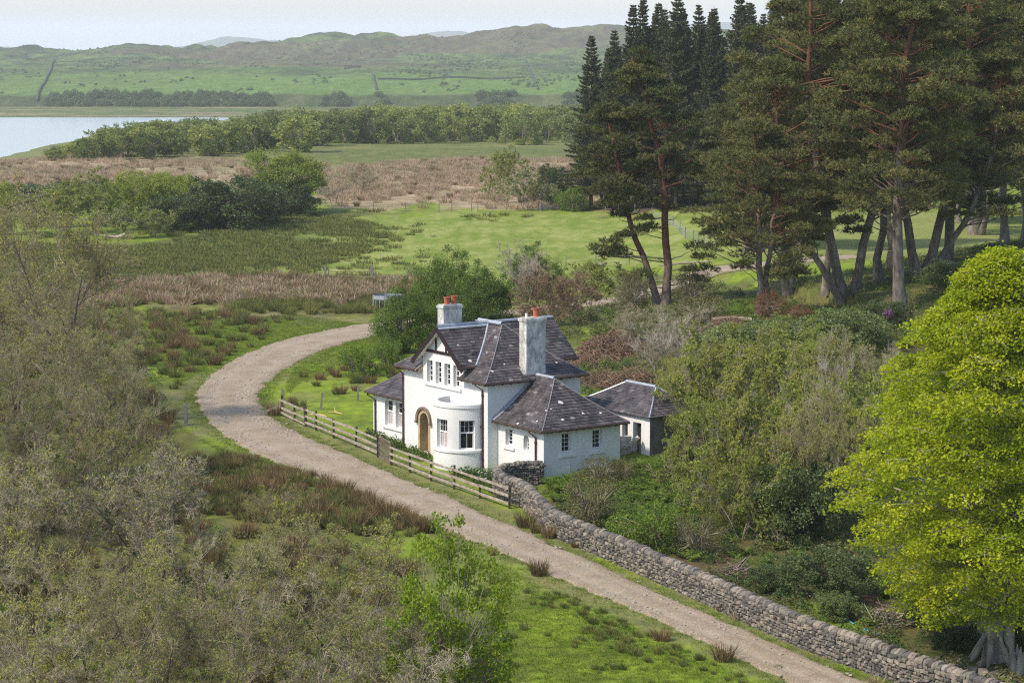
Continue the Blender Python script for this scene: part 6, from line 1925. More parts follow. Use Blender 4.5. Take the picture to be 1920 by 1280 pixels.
# ------------------------------------------------------------------ trees and bushes by the field
def wpx(u, vb, w): return w
for key, name, u, vb, vt, H0, w, R0, lab, cat in [
        ("roundtree", "willow_tree", 540, 398, 278, 9, 150, 4.9, "broad bright green tree at the right end of the field-edge thicket", "tree"),
        ("rhodo", "rhododendron", 436, 428, 335, 4, 200, 3.6, "biggest dark green rhododendron below the bright green tree", "bush"),
        ("rhodo", "rhododendron", 385, 430, 378, 4, 110, 3.6, "rounded lighter rhododendron at the front of the dark thicket", "bush"),
        ("rhodo", "rhododendron", 530, 404, 345, 4, 150, 3.6, "dark rhododendron under the bright green tree", "bush"),
        ("roundtree", "willow_tree", 275, 428, 318, 9, 120, 4.9, "olive green willow between the pale willow and the rhododendrons", "tree"),
        ("willow", "willow_tree", 172, 434, 330, 7, 120, 3.6, "upright willow with a visible brown trunk left of the thicket", "tree"),
        ("palewillow", "willow_tree", 222, 447, 383, 6, 92, 3.2, "small pale grey willow leaning over a fallen trunk", "tree"),
        ("palewillow", "willow_tree", 100, 425, 345, 6, 130, 3.2, "pale willow near the left edge behind the bare alder", "tree"),
        ("roundtree", "willow_tree", 5, 440, 335, 9, 80, 4.9, "bright green willow cut by the left edge", "tree"),
        ("russet", "thorn_bush", 478, 372, 312, 4, 90, 2.6, "purplish brown bush left of the bright green tree", "bush"),
        ("greybare", "thorn_bush", 622, 388, 338, 6, 62, 2.6, "grey leafless bush right of the bright green tree", "bush"),
        ("thorn", "thorn_tree", 680, 362, 310, 6, 56, 2.8, "small lone thorn tree in the tan marsh", "tree"),
        ("willow", "willow_tree", 948, 380, 285, 7, 80, 3.6, "yellow-green willow at the far side of the pasture", "tree"),
        ("palewillow", "willow_tree", 985, 394, 312, 6, 100, 3.2, "pale rounded willow beside the broken gate", "tree"),
        ("rhodo", "bush", 1035, 384, 312, 4, 70, 3.6, "dark bush between the pale willow and the spruces", "bush"),
        ("smallgreen", "bush", 1075, 396, 352, 1.8, 60, 1.4, "low green bush at the foot of the first spruce", "bush"),
        ("rhodo", "bush", 60, 368, 345, 4, 130, 3.6, "low dark bushes' front mound at the marsh edge on the left", "bush"),
        ("rhodo", "bush", 130, 362, 340, 4, 90, 3.6, "low dark mound right of the marsh-edge bush", "bush"),
        ("broom", "gorse_bush", 185, 425, 402, 2.2, 40, 1.5, "small yellowish gorse beside the leaning pale willow", "bush"),
        ("rhodo", "rhododendron", 338, 434, 366, 4, 140, 3.6, "dark rhododendron at the left end of the evergreen thicket", "bush"),
        ("rhodo", "rhododendron", 470, 418, 362, 4, 150, 3.6, "glossy rhododendron in the middle of the evergreen thicket", "bush"),
        ("roundtree", "willow_tree", 330, 415, 322, 9, 120, 4.9, "olive willow standing behind the left of the evergreen thicket", "tree"),
        ("willow", "willow_tree", 120, 440, 352, 7, 130, 3.6, "light green willow left of the upright willow", "tree"),
        ("palewillow", "willow_tree", 60, 445, 362, 6, 110, 3.2, "pale willow at the left edge in front of the bright one", "tree"),
        ("roundtree", "willow_tree", 215, 415, 335, 9, 90, 4.9, "rounded green willow behind the leaning pale willow", "tree"),
        ("willow", "bush", 290, 445, 395, 7, 90, 3.6, "low olive bush right of the leaning pale willow", "bush"),
        # behind the cottage
        ("greenbush", "bush", 765, 662, 545, 6, 135, 3.4, "glossy green bush overhanging the tall post behind the left chimney", "bush"),
        ("greenbush", "bush", 838, 606, 484, 6, 140, 3.4, "tall green bush rising behind the left chimney", "bush"),
        ("greenbush", "bush", 905, 612, 508, 6, 125, 3.4, "darker green bush with bare crossing branches between the chimneys", "bush"),
        ("greybare", "bare_tree", 985, 590, 452, 6, 105, 2.6, "leafless pale grey tree above the russet bush", "tree"),
        ("russet", "russet_bush", 1035, 612, 498, 4, 165, 2.6, "russet brown leafless bush behind the tall right chimney", "bush"),
        ("willow", "bush", 1110, 580, 494, 7, 125, 3.6, "yellow-green bush right of the russet bush", "bush"),
        ("greenbush", "bush", 1000, 560, 470, 6, 100, 3.4, "green bush tucked behind the bare grey tree", "bush"),
        ("thorn", "thorn_bush", 1180, 585, 520, 6, 70, 2.8, "sparse thorn at the foot of the leaning pine", "bush"),
        # the bank right of the cottage
        ("greybare", "bare_tree", 1243, 722, 590, 6, 120, 2.6, "gnarled bare tree with one long low bough behind the outhouse", "tree"),
        ("thorn", "thorn_bush", 1195, 640, 565, 6, 110, 2.8, "brown leafless thicket below the leaning pine, left half", "bush"),
        ("thorn", "thorn_bush", 1275, 650, 572, 6, 120, 2.8, "brown leafless thicket below the leaning pine, right half", "bush"),
        ("broom", "broom_bush", 1312, 605, 555, 2.2, 115, 1.5, "rounded olive brown broom mound right of the leaning pine", "bush"),
        ("broom", "broom_bush", 1188, 592, 505, 2.2, 62, 1.5, "upright dark broom left of the leaning pine's trunk", "bush"),
        ("broom", "broom_bush", 1305, 575, 512, 2.2, 95, 1.5, "drooping brown broom on the right of the leaning pine", "bush"),
        ("deadbush", "dead_bush", 1445, 594, 546, 2.4, 62, 2.0, "orange-brown dead conifer bush beside the slender pine", "bush"),
        ("deadbush", "dead_bush", 1497, 598, 572, 2.4, 50, 2.0, "smaller orange-brown dead bush right of the bigger one", "bush"),
        ("palerhodo", "rhododendron", 1370, 672, 612, 3.2, 150, 3.0, "pale green rhododendron at the top left of the bank", "bush"),
        ("palerhodo", "rhododendron", 1470, 668, 600, 3.2, 170, 3.0, "pale green rhododendron mid-way along the bank top", "bush"),
        ("palerhodo", "rhododendron", 1580, 655, 585, 3.2, 170, 3.0, "pale green rhododendron below the thickest pine trunk", "bush"),
        ("rhodo", "rhododendron", 1660, 610, 565, 4, 95, 3.6, "dark rhododendron with magenta blossom below the pines", "bush"),
        ("rhodo", "rhododendron", 1810, 545, 490, 4, 180, 3.6, "dark evergreen mound above the beech on the bank crest", "bush"),
        ("rhodo", "rhododendron", 1900, 500, 455, 4, 140, 3.6, "dark evergreen mound at the right edge on the bank crest", "bush"),
        ("hawthorn", "hawthorn", 1352, 850, 645, 7, 165, 3.7, "yellow-green hawthorn hiding the outhouse's right end", "tree"),
        ("hawthorn2", "hawthorn", 1390, 820, 640, 7, 190, 3.7, "yellow-green hawthorn in the middle of the bank thicket's top", "tree"),
        ("hawthorn", "hawthorn", 1500, 800, 640, 7, 190, 3.7, "olive hawthorn on the bank under the rhododendrons", "tree"),
        ("sallow", "sallow_tree", 1600, 790, 600, 7, 190, 4.2, "grey-brown leafless sallow between the bank thicket and the beech", "tree"),
        ("hawthorn2", "hawthorn", 1372, 950, 735, 7, 170, 3.7, "green-tinged hawthorn low on the bank right of the ferns", "tree"),
        ("hawthorn", "hawthorn", 1440, 985, 740, 7, 200, 3.7, "big spreading hawthorn at the heart of the bank thicket", "tree"),
        ("sallow2", "sallow_tree", 1540, 990, 700, 7, 190, 4.2, "sallow with pale bare limbs leaning beside the beech", "tree"),
        ("hawthorn", "hawthorn", 1450, 870, 680, 7, 190, 3.7, "grey-green hawthorn behind the spreading one", "tree"),
        ("hawthorn2", "hawthorn", 1560, 930, 700, 7, 180, 3.7, "yellowish hawthorn hidden partly by the pale-limbed tree", "tree"),
        ("hawthorn", "hawthorn", 1318, 960, 810, 7, 130, 3.7, "low hawthorn between the outhouse and the ferns", "tree"),
        ("hawthorn2", "hawthorn", 1480, 730, 600, 7, 160, 3.7, "yellow-tipped hawthorn just under the bank's pale rhododendrons", "tree"),
        ("hawthorn", "hawthorn", 1370, 745, 620, 7, 150, 3.7, "dull green hawthorn at the upper left of the bank thicket", "tree"),
        ("hawthorn2", "hawthorn", 1390, 1010, 830, 7, 170, 3.7, "lowest hawthorn of the bank above the brambles", "tree"),
        ("scrub", "scrub_bush", 1292, 765, 672, 4, 110, 3.4, "rounded olive scrub against the outhouse's far corner", "bush"),
        ("scrub2", "scrub_bush", 1362, 725, 640, 4, 140, 3.4, "domed green scrub at the upper left of the bank thicket", "bush"),
        ("scrub", "scrub_bush", 1455, 735, 640, 4, 150, 3.4, "domed olive scrub below the middle pale rhododendron", "bush"),
        ("scrub2", "scrub_bush", 1545, 745, 640, 4, 150, 3.4, "domed scrub below the right pale rhododendron", "bush"),
        ("scrub", "scrub_bush", 1330, 855, 745, 4, 150, 3.4, "broad yellow-green mound right of the outhouse wall", "bush"),
        ("scrub2", "scrub_bush", 1415, 870, 750, 4, 160, 3.4, "broad green mound in the centre of the bank thicket", "bush"),
        ("scrub", "scrub_bush", 1505, 870, 745, 4, 160, 3.4, "olive mound left of the pale-limbed tree", "bush"),
        ("scrub2", "scrub_bush", 1600, 850, 730, 4, 150, 3.4, "green mound half behind the beech's left side", "bush"),
        ("scrub", "scrub_bush", 1370, 975, 860, 4, 150, 3.4, "low yellow-green mound above the brambles by the wall", "bush"),
        ("scrub2", "scrub_bush", 1450, 1000, 880, 4, 150, 3.4, "low green mound over the dark hollow", "bush"),
        ("greybare", "bare_tree", 1545, 880, 660, 6, 100, 2.6, "pale-limbed forked tree standing out of the bank thicket", "tree"),
        ("rhodo", "rhododendron", 1500, 1010, 870, 4, 210, 3.6, "dark evergreen in the hollow under the bank thicket", "bush"),
        ("rhodo", "rhododendron", 1560, 1120, 1030, 4, 185, 3.6, "dark glossy rhododendron just left of the beech's skirts", "bush"),
        ("palerhodo", "rhododendron", 1572, 1160, 1112, 3.2, 85, 3.0, "small round rhododendron close behind the wall", "bush"),
        ("smallgreen", "bush", 1218, 1030, 948, 1.8, 120, 1.4, "bushy green shrub leaning over the wall", "bush"),
        ("broom", "broom_bush", 1108, 982, 892, 2.2, 125, 1.5, "brownish broom just behind the start of the wall", "bush"),
        ("broom", "broom_bush", 1305, 1040, 965, 2.2, 110, 1.5, "dull brown broom behind the wall right of the green shrub", "bush"),
        ("broom", "bush", 1130, 905, 858, 2.2, 90, 1.4, "dark olive shrub against the right wing's wall", "bush"),
        ("broom", "broom_bush", 1168, 905, 858, 2.2, 60, 1.5, "thin brown shrub at the right wing's back corner", "bush"),
        ("smallgreen", "bush", 1240, 900, 858, 1.8, 80, 1.4, "green shrub before the outhouse doorway", "bush"),
        ("rhodo", "bush", 1440, 1110, 1060, 4, 90, 3.6, "low green shrub on bare earth behind the wall", "bush"),
        ("rhodo", "bush", 1790, 1215, 1165, 4, 110, 3.6, "dark green laurel left of the beech trunk", "bush"),
        ("rhodo", "bush", 1920, 1225, 1150, 4, 90, 3.6, "dark laurel right of the beech trunk", "bush"),
        ("rhodo", "bush", 1730, 1170, 1120, 4, 90, 3.6, "dark laurel under the beech's low boughs", "bush"),
        ("smallgreen", "bush", 675, 705, 650, 1.8, 70, 1.4, "dark green bramble left of the cottage's eave", "bush"),
        ("smallgreen", "bush", 730, 690, 640, 1.8, 60, 1.4, "green bramble against the bush behind the left wing", "bush")]:
    plant_px(key, name, u, vb, vt, H0, lab, cat, w=w, R0=R0)

# bare thicket on the left, and the tops of the trees the drone looks over
LG = "trees of the left-hand thicket"
for key, H0, u, vb, vt, lab in [
        ("alder", 10, 128, 800, 392, "tall dark-stemmed alder standing highest in the left thicket"), ("alder", 10, 30, 770, 500, "alder at the left edge below the bright willow"),
        ("sallow", 7, 185, 815, 640, "greyish sallow whose crown edges the lawn by the bend"), ("sallow2", 7, 195, 690, 540, "brown sallow in front of the russet rushes on the left"),
        ("alder", 10, 75, 900, 620, "leaning alder in the middle of the left edge"), ("alder", 10, 215, 905, 660, "alder with two dark stems behind the strainer post"),
        ("sallow2", 7, 150, 980, 720, "broad sallow left of the spreading bare oak"), ("thorn", 6, 285, 1120, 815, "spreading bare oak-like tree with dark forked limbs left of the rush bed"),
        ("sallow", 7, -30, 1150, 800, "grey tree with heavy boughs cut by the left edge"), ("sallow2", 7, 640, 1250, 955, "domed sallow with a visible fork below the rush bed"),
        ("sallow", 7, 440, 1300, 985, "pale twiggy sallow left of the domed sallow"), ("sallow2", 7, 180, 1330, 1000, "greenish sallow low in the left thicket"),
        ("sallow", 7, 760, 1400, 1080, "twiggy sallow against the bright sycamore"), ("alder", 10, 300, 1450, 1080, "thin alder near the bottom of the left thicket"),
        ("sallow2", 7, 560, 1460, 1110, "grey-green sallow filling the bottom centre-left"), ("sallow", 7, 30, 1450, 1090, "sallow in the bottom left corner"),
        ("sallow2", 7, 380, 1580, 1190, "sallow at the bottom edge left of centre"), ("thorn", 6, 700, 1560, 1190, "dark-limbed thorn at the bottom edge beside the sycamore"),
        ("sallow", 7, 160, 1620, 1210, "lowest sallow in the left corner"), ("sallow2", 7, 520, 1000, 905, "low sallow scrub at the head of the rush bed"),
        ("alder", 10, -60, 1010, 640, "alder half out of the frame at the left edge"), ("thorn", 6, 90, 1120, 890, "dark thorn among the left thicket sallows"), ("sallow2", 7, 60, 700, 560, "brown sallow below the alder at the left edge")]:
    plant_px(key, "sallow_tree" if key.startswith("s") else "alder_tree" if key == "alder" else "thorn_tree", u, vb, vt, H0, lab, "tree", LG)
plant_px("sycamore", "sycamore_tree", 838, 1400, 1000, 8, "bright green young sycamore at the edge of the lower lawn", "tree", w=235, R0=3.8, rz=1.2)

# far wood between the marsh and the loch
FG = "trees of the wood by the loch"
r_ = np.random.default_rng(77)
lab = "rounded pale green tree in the wood between the marsh and the loch"
TOPU = [-80, 0, 84, 120, 160, 208, 262, 350, 430, 560, 620, 700, 860, 980, 1100, 1300]
TOPV = [303, 300, 288, 272, 261, 236, 231, 223, 224, 205, 208, 198, 195, 196, 200, 200]
labs = {}
cnt = 0; k = 0
pts_far = []
while cnt < 300 and k < 40000:
    k += 1
    y = 448 * (900 / 448) ** r_.uniform(0, 1); s = r_.uniform(-.228, .032); x = s * y
    z = float(ground(x, y)); u = 960 + F * s
    if z < LOCH_Z + .8: continue
    if y < np.interp(u, [-100, 0, 100, 200, 400, 560, 640, 900, 1100, 1300], [445, 448, 452, 458, 466, 480, 560, 570, 545, 545]): continue
    h = r_.uniform(4.5, 7.5) if u < 450 else r_.uniform(6.5, 10.5)
    top = HC - (np.interp(u, TOPU, TOPV) + r_.uniform(-3, 9) - 80) / F * y
    h = min(h, top - z)
    if h < 2.2: continue
    if any((x - a) ** 2 + (y - b_) ** 2 < (2.0 + y * .0026) ** 2 for a, b_ in pts_far): continue
    pts_far.append((x, y))
    wd = max(h, 4.2) / 8 * r_.uniform(.95, 1.35)
    plant("fartree%d" % r_.integers(5), "far_tree", (x, y, z), (wd, wd, h / 8), lab, "tree", FG)
    cnt += 1

# ------------------------------------------------------------------ ground cover and rushes
for i in range(4):
    clump_mesh("rush%d" % i, 200 + i, 120, .25, .70, .026, "rush", .55, .22)
    clump_mesh("brownrush%d" % i, 210 + i, 170, .30, .85, .026, "red_rush", .48, .2)
    clump_mesh("tanrush%d" % i, 220 + i, 60, .6, .95, .05, "tan_rush", .7, .35)
    clump_mesh("tuft%d" % i, 230 + i, 22, .16, .15, .016, "grass", 1.0, .3)
    clump_mesh("fieldrush%d" % i, 240 + i, 46, .5, .5, .05, "rush", .7, .25)
    fern_mesh("fern%d" % i, 250 + i, "fern")
    leafy_clump("nettle%d" % i, 260 + i, 70, .35, .5, .12, "nettle")
    leafy_clump("bramble%d" % i, 270 + i, 90, .55, .55, .12, "gorse", .4)
    leafy_clump("herb%d" % i, 280 + i, 60, .35, .4, .11, "green_leaf", .4)
    leafy_clump("darkcopse%d" % i, 295 + i, 300, 2.2, 3.0, .6, "dark_leaf", .2)
    leafy_clump("copse%d" % i, 290 + i, 300, 2.2, 3.4, .6, "far_leaf", .2)
    stick_pile_mesh("litter%d" % i, 300 + i, 40, .7, .35, .9, "bracken", .6, .012)
R4 = range(4)
KK = lambda *a: [n + str(i) for n in a for i in R4]

LAWN_ = world_poly([(900, 1060), (1010, 1090), (1200, 1180), (1400, 1270), (1440, 1360), (930, 1360), (880, 1150)])
# individual rush tufts, those that show largest
RG = "rush tufts in the grass"
def tuft(key, p, sc, label, group):
    o = link("rush_tuft", MESH[key]); o.location = [float(v) for v in p]
    o.rotation_euler = (0, 0, random.uniform(0, 6.28)); o.scale = (sc, sc, sc * random.uniform(.85, 1.15))
    tag(o, label, "rush", group)
random.seed(4)
for u, v, hpx, key, lab in [
        (1011, 1078, 36, "brownrush", "big russet rush tuft on the verge opposite the wall"), (1241, 1200, 34, "brownrush", "brown rush tuft by the track right of the big russet one"), (1357, 1238, 42, "brownrush", "brown rush tuft nearest the bottom edge by the track"),
        (985, 988, 38, "brownrush", "tall brown rush tuft at the start of the wall"), (1004, 998, 22, "brownrush", "small brown rush tuft between two taller ones by the wall"), (1030, 1008, 28, "brownrush", "brown rush tuft third along the foot of the wall"),
        (921, 1040, 18, "brownrush", "small brown rush tuft on the track's lower verge"), (835, 1012, 22, "brownrush", "dark rush tuft at the end of the roadside rush row"), (1078, 1026, 14, "brownrush", "tiny brown tuft at the wall foot past the third tuft"), (1352, 1145, 18, "brownrush", "faded tuft against the wall further along"), (1385, 1160, 22, "tanrush", "straw-coloured tuft at the wall foot on the right"), (1645, 1280, 22, "tanrush", "straw-coloured tuft at the wall foot near the bottom edge"),
        (515, 778, 30, "brownrush", "dark brown rush tuft at the end of the sagging fence"), (548, 758, 22, "brownrush", "brown tuft behind the thick end post"), (565, 762, 20, "rush", "green rush tuft behind the sagging fence"), (1460, 1253, 12, "rush", "low thin tuft on the lower right verge"),
        (648, 925, 30, "brownrush", "dark brown rush clump standing on the track's lower edge"), (612, 905, 24, "brownrush", "brown rush clump left of the dark one on the track edge"), (585, 893, 20, "brownrush", "rush clump where the roadside row begins"), (488, 875, 22, "rush", "dark green rush tuft at the inside of the bend's foot")]:
    p = P(u, v); n = {"rush": .72, "brownrush": .85, "tanrush": .95}[key]
    tuft(key + str(random.randrange(4)), p, hpx / px_m(p) / n * 1.05, lab, None)
def many(poly, n, seed, keys, smin, smax, lab, group, **kw):
    r = random.Random(seed)
    for p in inside(poly, n, seed, **kw):
        tuft(r.choice(keys), p, r.uniform(smin, smax), lab, group)
RD = world_poly([(640, 905), (740, 950), (835, 992), (800, 1003), (740, 985), (690, 968), (640, 930)])
many(RD, 34, 1, KK("brownrush"), .7, 1.15, "russet rush tuft in the row along the lower edge of the track", "roadside rushes")
many(R_BED, 90, 2, KK("rush") + ["brownrush1"], .7, 1.25, "dark rush tuft in the wet bed below the bend", "rushes of the wet bed")
many(R_TUFTS, 84, 3, KK("rush") + ["brownrush0"], .7, 1.3, "olive rush tuft scattered on the turf inside the bend's left side", "rushes left of the bend")
RW_ = world_poly([(560, 700), (640, 690), (760, 650), (780, 690), (700, 740), (620, 740), (560, 745)])
many(RW_, 34, 5, KK("rush", "brownrush"), .6, 1.1, "rush tuft in the grass left of the cottage", "rushes by the cottage", holes=[(HOUSE, .4)])
RLAWN = world_poly([(900, 1060), (1000, 1090), (1200, 1180), (1400, 1270), (1440, 1330), (950, 1330), (900, 1200)])
many(RLAWN, 16, 6, KK("rush"), .35, .65, "small dark tuft in the lower lawn", "tufts in the lower lawn")

# stuff
scatter("lawn_weeds", inside(LAWN_, 330, 34, dens=lambda x, y: sstep(.5, .66, fbm(x / 4, y / 5, 77))), KK("rush", "herb"), .2, .5, 34)
scatter("green_rushes", inside(R_MARSHG, 420, 31), KK("rush"), .7, 1.3, 31)
verge = np.vstack([np.column_stack([_lo + nrm(_lo - _hi) * np.random.default_rng(50 + k).uniform(-.35, .6, (len(_lo), 1)) + np.random.default_rng(70 + k).normal(0, .3, (len(_lo), 2)), np.zeros(len(_lo))]) for k in range(9)] + [np.column_stack([_hi + nrm(_hi - _lo) * np.random.default_rng(60 + k).uniform(-.35, .6, (len(_lo), 1)) + np.random.default_rng(80 + k).normal(0, .3, (len(_lo), 2)), np.zeros(len(_lo))]) for k in range(9)])
verge[:, 2] = ground(verge[:, 0], verge[:, 1])
scatter("verge_grass", verge, KK("tuft"), .6, 1.5, 32)
scatter("rush_bed", inside(R_BED, 330, 11), KK("rush") + ["brownrush2", "brownrush3"], .5, 1.0, 11)
scatter("rush_scrub", np.vstack([inside(R_TUFTS, 110, 12, dens=lambda x, y: sstep(.42, .62, fbm(x / 5, y / 8, 91))), inside(R_MARSH, 700, 13)]), KK("rush") + ["brownrush0", "brownrush1"], .6, 1.35, 12)
scatter("marsh_grass", np.vstack([inside(R_MARSH, 600, 14), inside(R_MARSH2, 5600, 15, dens=lambda x, y: .15 + sstep(.3, .6, fbm(x / 12, y / 22, 92)))]), KK("tanrush") * 2 + ["brownrush1"], .7, 1.35, 13)
RBOX = world_poly([(-60, 440), (300, 425), (720, 392), (760, 440), (700, 540), (-60, 570)])
scatter("field_rushes", np.vstack([inside(RBOX, 5200, 16, dens=lambda x, y: (.2 + .8 * sstep(.35, .6, fbm(x / 9, y / 14, 93))) * sstep(9, -9, polydist(x, y, R_RUSH) + 40 * (fbm(x / 7, y / 13, 99) - .5))), inside(R_FIELD, 90, 17, dens=lambda x, y: sstep(.5, .7, fbm(x / 14, y / 22, 94)))]), KK("fieldrush"), .7, 1.5, 14)
WOODLAND = [(HOUSE, .5)]
scatter("bank_undergrowth", np.vstack([inside(R_BANK, 3000, 18, holes=WOODLAND), inside(R_BACK, 500, 19, holes=WOODLAND), inside(R_PINES, 1100, 28)]), KK("bramble", "nettle", "herb"), .6, 1.3, 15)
FERNS = world_poly([(1030, 905), (1160, 880), (1260, 860), (1300, 920), (1300, 1060), (1180, 1000), (1060, 960)])
FERNS2 = world_poly([(1340, 570), (1430, 560), (1440, 600), (1350, 612)])
scatter("ferns", np.vstack([inside(FERNS, 560, 20, holes=WOODLAND), inside(FERNS2, 160, 21), inside(R_BANK, 420, 22, holes=WOODLAND, dens=lambda x, y: sstep(.5, .65, fbm(x / 4, y / 5, 95)))]), KK("fern"), .7, 1.25, 16)
scatter("thicket_undergrowth", inside(R_THICK, 2600, 23), KK("bramble", "brownrush", "herb"), .6, 1.4, 17)
LAWN = world_poly([(250, 600), (560, 590), (760, 620), (760, 660), (560, 720), (520, 760), (700, 860), (1000, 985), (1250, 1100), (1700, 1290), (1500, 1400), (930, 1400), (890, 1050), (640, 900), (420, 850), (330, 800), (330, 700)])
scatter("lawn_grass", inside(LAWN, 26000, 24, holes=WOODLAND), KK("tuft"), .5, 1.15, 18)
EDGE_H = world_poly([(770, 838), (790, 850), (820, 880), (915, 892), (985, 905), (958, 940), (880, 905), (800, 868), (700, 832), (690, 815)])
scatter("garden_growth", inside(EDGE_H, 420, 25, holes=[(HOUSE, .12)]), KK("herb", "tuft", "nettle"), .5, 1.15, 19)
WOODF = np.array([(x, y) for x, y in ((-100, 455), (-48, 480), (-45, 560), (-5, 570), (20, 560), (70, 700), (70, 1250), (-90, 1290), (-180, 1150), (-190, 900), (-150, 650))])
wf = inside(WOODF, 2600, 26)
wu = 960 + F * wf[:, 0] / wf[:, 1]
wtop = HC - (np.interp(wu, TOPU, TOPV) + 4 - 80) / F * wf[:, 1]
wf = wf[(wf[:, 2] > LOCH_Z + .5) & (wtop - wf[:, 2] > 3.6)]
scatter("wood_understorey", wf, KK("copse"), .4, .75, 20)
wb = inside(np.array([(-150, 900), (60, 900), (70, 1260), (-90, 1300), (-170, 1120)]), 900, 27)
wb = wb[(wb[:, 2] > LOCH_Z + .5) & (HC - (np.interp(960 + F * wb[:, 0] / wb[:, 1], TOPU, TOPV) + 3 - 80) / F * wb[:, 1] - wb[:, 2] > 6.5)]
scatter("far_wood", wb, KK("copse"), 1.4, 2.0, 29)
# scrub along the far shore of the loch
fs = np.random.default_rng(6); n = 900
u = fs.uniform(60, 1120, n); y = 1500 + 40 * fs.random(n) ** 1.5
keep = (fbm(u / 45, u * 0, 97) > np.where((u > 90) & (u < 420), .3, .56))
u, y = u[keep], y[keep]
scatter("shore_scrub", np.column_stack([(u - 960) / F * y, y, hill_z((u - 960) / F * y, y)]), KK("darkcopse"), .5, 1.6, 21)
n = 5200
u = fs.uniform(-20, 1150, n); y = fs.uniform(1560, 2950, n)
keep = (fbm(u / 60, y / 160, 98) + .10 * sstep(1900, 2500, y) > .66) | (fs.random(n) < .015)
u, y = u[keep], y[keep]
scatter("hill_scrub", np.column_stack([(u - 960) / F * y, y, hill_z((u - 960) / F * y, y) - .3]), KK("darkcopse"), .2, .75, 22)
# low bushes down to the near shore of the loch
q = inside(np.array([(-140, 446), (-82, 446), (-80, 640), (-105, 860), (-170, 1080), (-215, 980), (-215, 700)]), 2200, 45)
al = HC - (np.interp(960 + F * q[:, 0] / q[:, 1], TOPU, TOPV) + 1 - 80) / F * q[:, 1] - q[:, 2]
k_ = (q[:, 2] > LOCH_Z + .1) & (al > .5)
scatter("shore_bushes", q[k_], KK("copse"), 0, 0, 33, np.clip(al[k_] / 3.8, .12, .8) * np.random.default_rng(3).uniform(.6, 1, k_.sum()))
# loose stones on the track
for i in range(4):
    r = np.random.default_rng(400 + i); b = MB()
    b.box((0, 0, 0), (.26, .20, .07), jit=.03, rng=r); MESH["cobble%d" % i] = b.mesh("cobble", M["track_stone"])
TR = np.vstack([_lo, _hi[::-1]])
def track_pts(n, seed, dens):
    r = np.random.default_rng(seed); i = r.integers(14, len(_lo) - 60, n); t = r.uniform(.03, .97, n)[:, None]
    q = _lo[i] * (1 - t) + _hi[i] * t + r.normal(0, .2, (n, 2))
    q = q[r.random(n) < dens(q[:, 0], q[:, 1])]
    return np.column_stack([q, ground(q[:, 0], q[:, 1]) + .07])
scatter("loose_stones", track_pts(5000, 5, lambda x, y: .22 + .5 * sstep(118, 142, y) * (1 - sstep(165, 180, y)) + .5 * sstep(.56, .68, fbm(x / 2.2, y / 2.2, 66))), KK("cobble"), .14, .62, 23)

# ------------------------------------------------------------------ brush heaps, dead wood, stones
stick_pile_mesh("heap0", 501, 420, 1.9, 1.0, 1.5, "bracken", .5, .02)
stick_pile_mesh("heap1", 502, 420, 2.0, .8, 1.4, "bracken", .8, .016)
stick_pile_mesh("heap2", 503, 160, 1.3, .45, 1.5, "stick", .2, .022)
def heap(key, u, v, w, H, label, name="brush_heap"):
    p = P(u, v); t = thing(name, p, label, "brush heap", None, random.uniform(0, 6), (w / px_m(p) / 3.9, w / px_m(p) / 3.9, H))
    link("sticks", MESH[key], t, "stuff")
heap("heap0", 1150, 660, 130, 1.5, "big heap of cut brown branches behind the cottage roof")
heap("heap1", 1105, 680, 110, 1.1, "spread of dead pink-brown bracken left of the branch heap")
heap("heap1", 1185, 720, 130, 1.3, "bank of dead bracken below the branch heap")
heap("heap1", 1125, 720, 90, 1.2, "dead bracken close behind the cottage's rear eave")
heap("heap2", 1668, 1168, 110, 1.2, "tangle of pale dead branches on bare earth left of the beech")
heap("heap2", 1385, 1085, 100, 1.2, "pale dead bramble stems behind the wall")
heap("heap0", 1370, 612, 80, .7, "russet brash at the foot of the slender pine")
def bough(u, v, pts, rad, label, mat="grey_bark", name="fallen_branch", cat="branch"):
    p = P(u, v); t = thing(name, p, label, cat)
    b = MB(); b.tube(pts[0], rad[0], 7, cap=True); b.build("stem", M[mat], t)
    for q, rr in zip(pts[1:], rad[1:]):
        b = MB(); b.tube(q, rr, 5); b.build("side_branch", M[mat], t)
bough(597, 780, [[(-.6, .2, .05), (0, 0, .12), (.4, -.2, .06), (.55, -.5, .05)]], [[.04, .05, .04, .02]], "curved split yellow branch on the grass behind the fence", "pale_wood")
bough(628, 775, [[(-.4, .1, .05), (0, .1, .08), (.5, -.5, .05)], [(0, .1, .08), (-.05, .6, .3)]], [[.03, .05, .03], [.04, .02]], "forked split yellow branch right of the curved one", "pale_wood")
bough(212, 449, [[(-1.6, 0, .5), (-.6, .1, .35), (.6, 0, .3), (1.4, .1, .6)], [(-.6, .1, .35), (-1.2, -.2, 1.1)], [(-.2, 0, .35), (-.9, .2, .9)]], [[.08, .16, .2, .22], [.07, .02], [.06, .02]], "pale fallen trunk at the field edge under the leaning willow", "pale_bark", "log", "log")
bough(1372, 606, [[(-1.4, 0, .25), (0, .1, .3), (1.4, 0, .22)]], [[.16, .22, .2]], "brown fallen log on the bank top left of the slender pine", "twig_bark", "log", "log")
bough(1285, 505, [[(-2.6, 0, .4), (0, .2, .6), (2.6, 0, .8)], [(-1, 0, .5), (-2.8, .4, 1.2)], [(.6, .1, .6), (-.8, .6, 1.5)], [(1.4, 0, .7), (-.2, -.3, .2)]], [[.06, .12, .1], [.06, .02], [.05, .02], [.05, .02]], "grey windthrown branches lying across the field corner right of the leaning pine", "grey_bark")
bough(1128, 500, [[(-.5, 0, .2), (.4, .1, .22)]], [[.2, .18]], "short white log at the near fence of the pasture", "pale_bark", "log", "log")
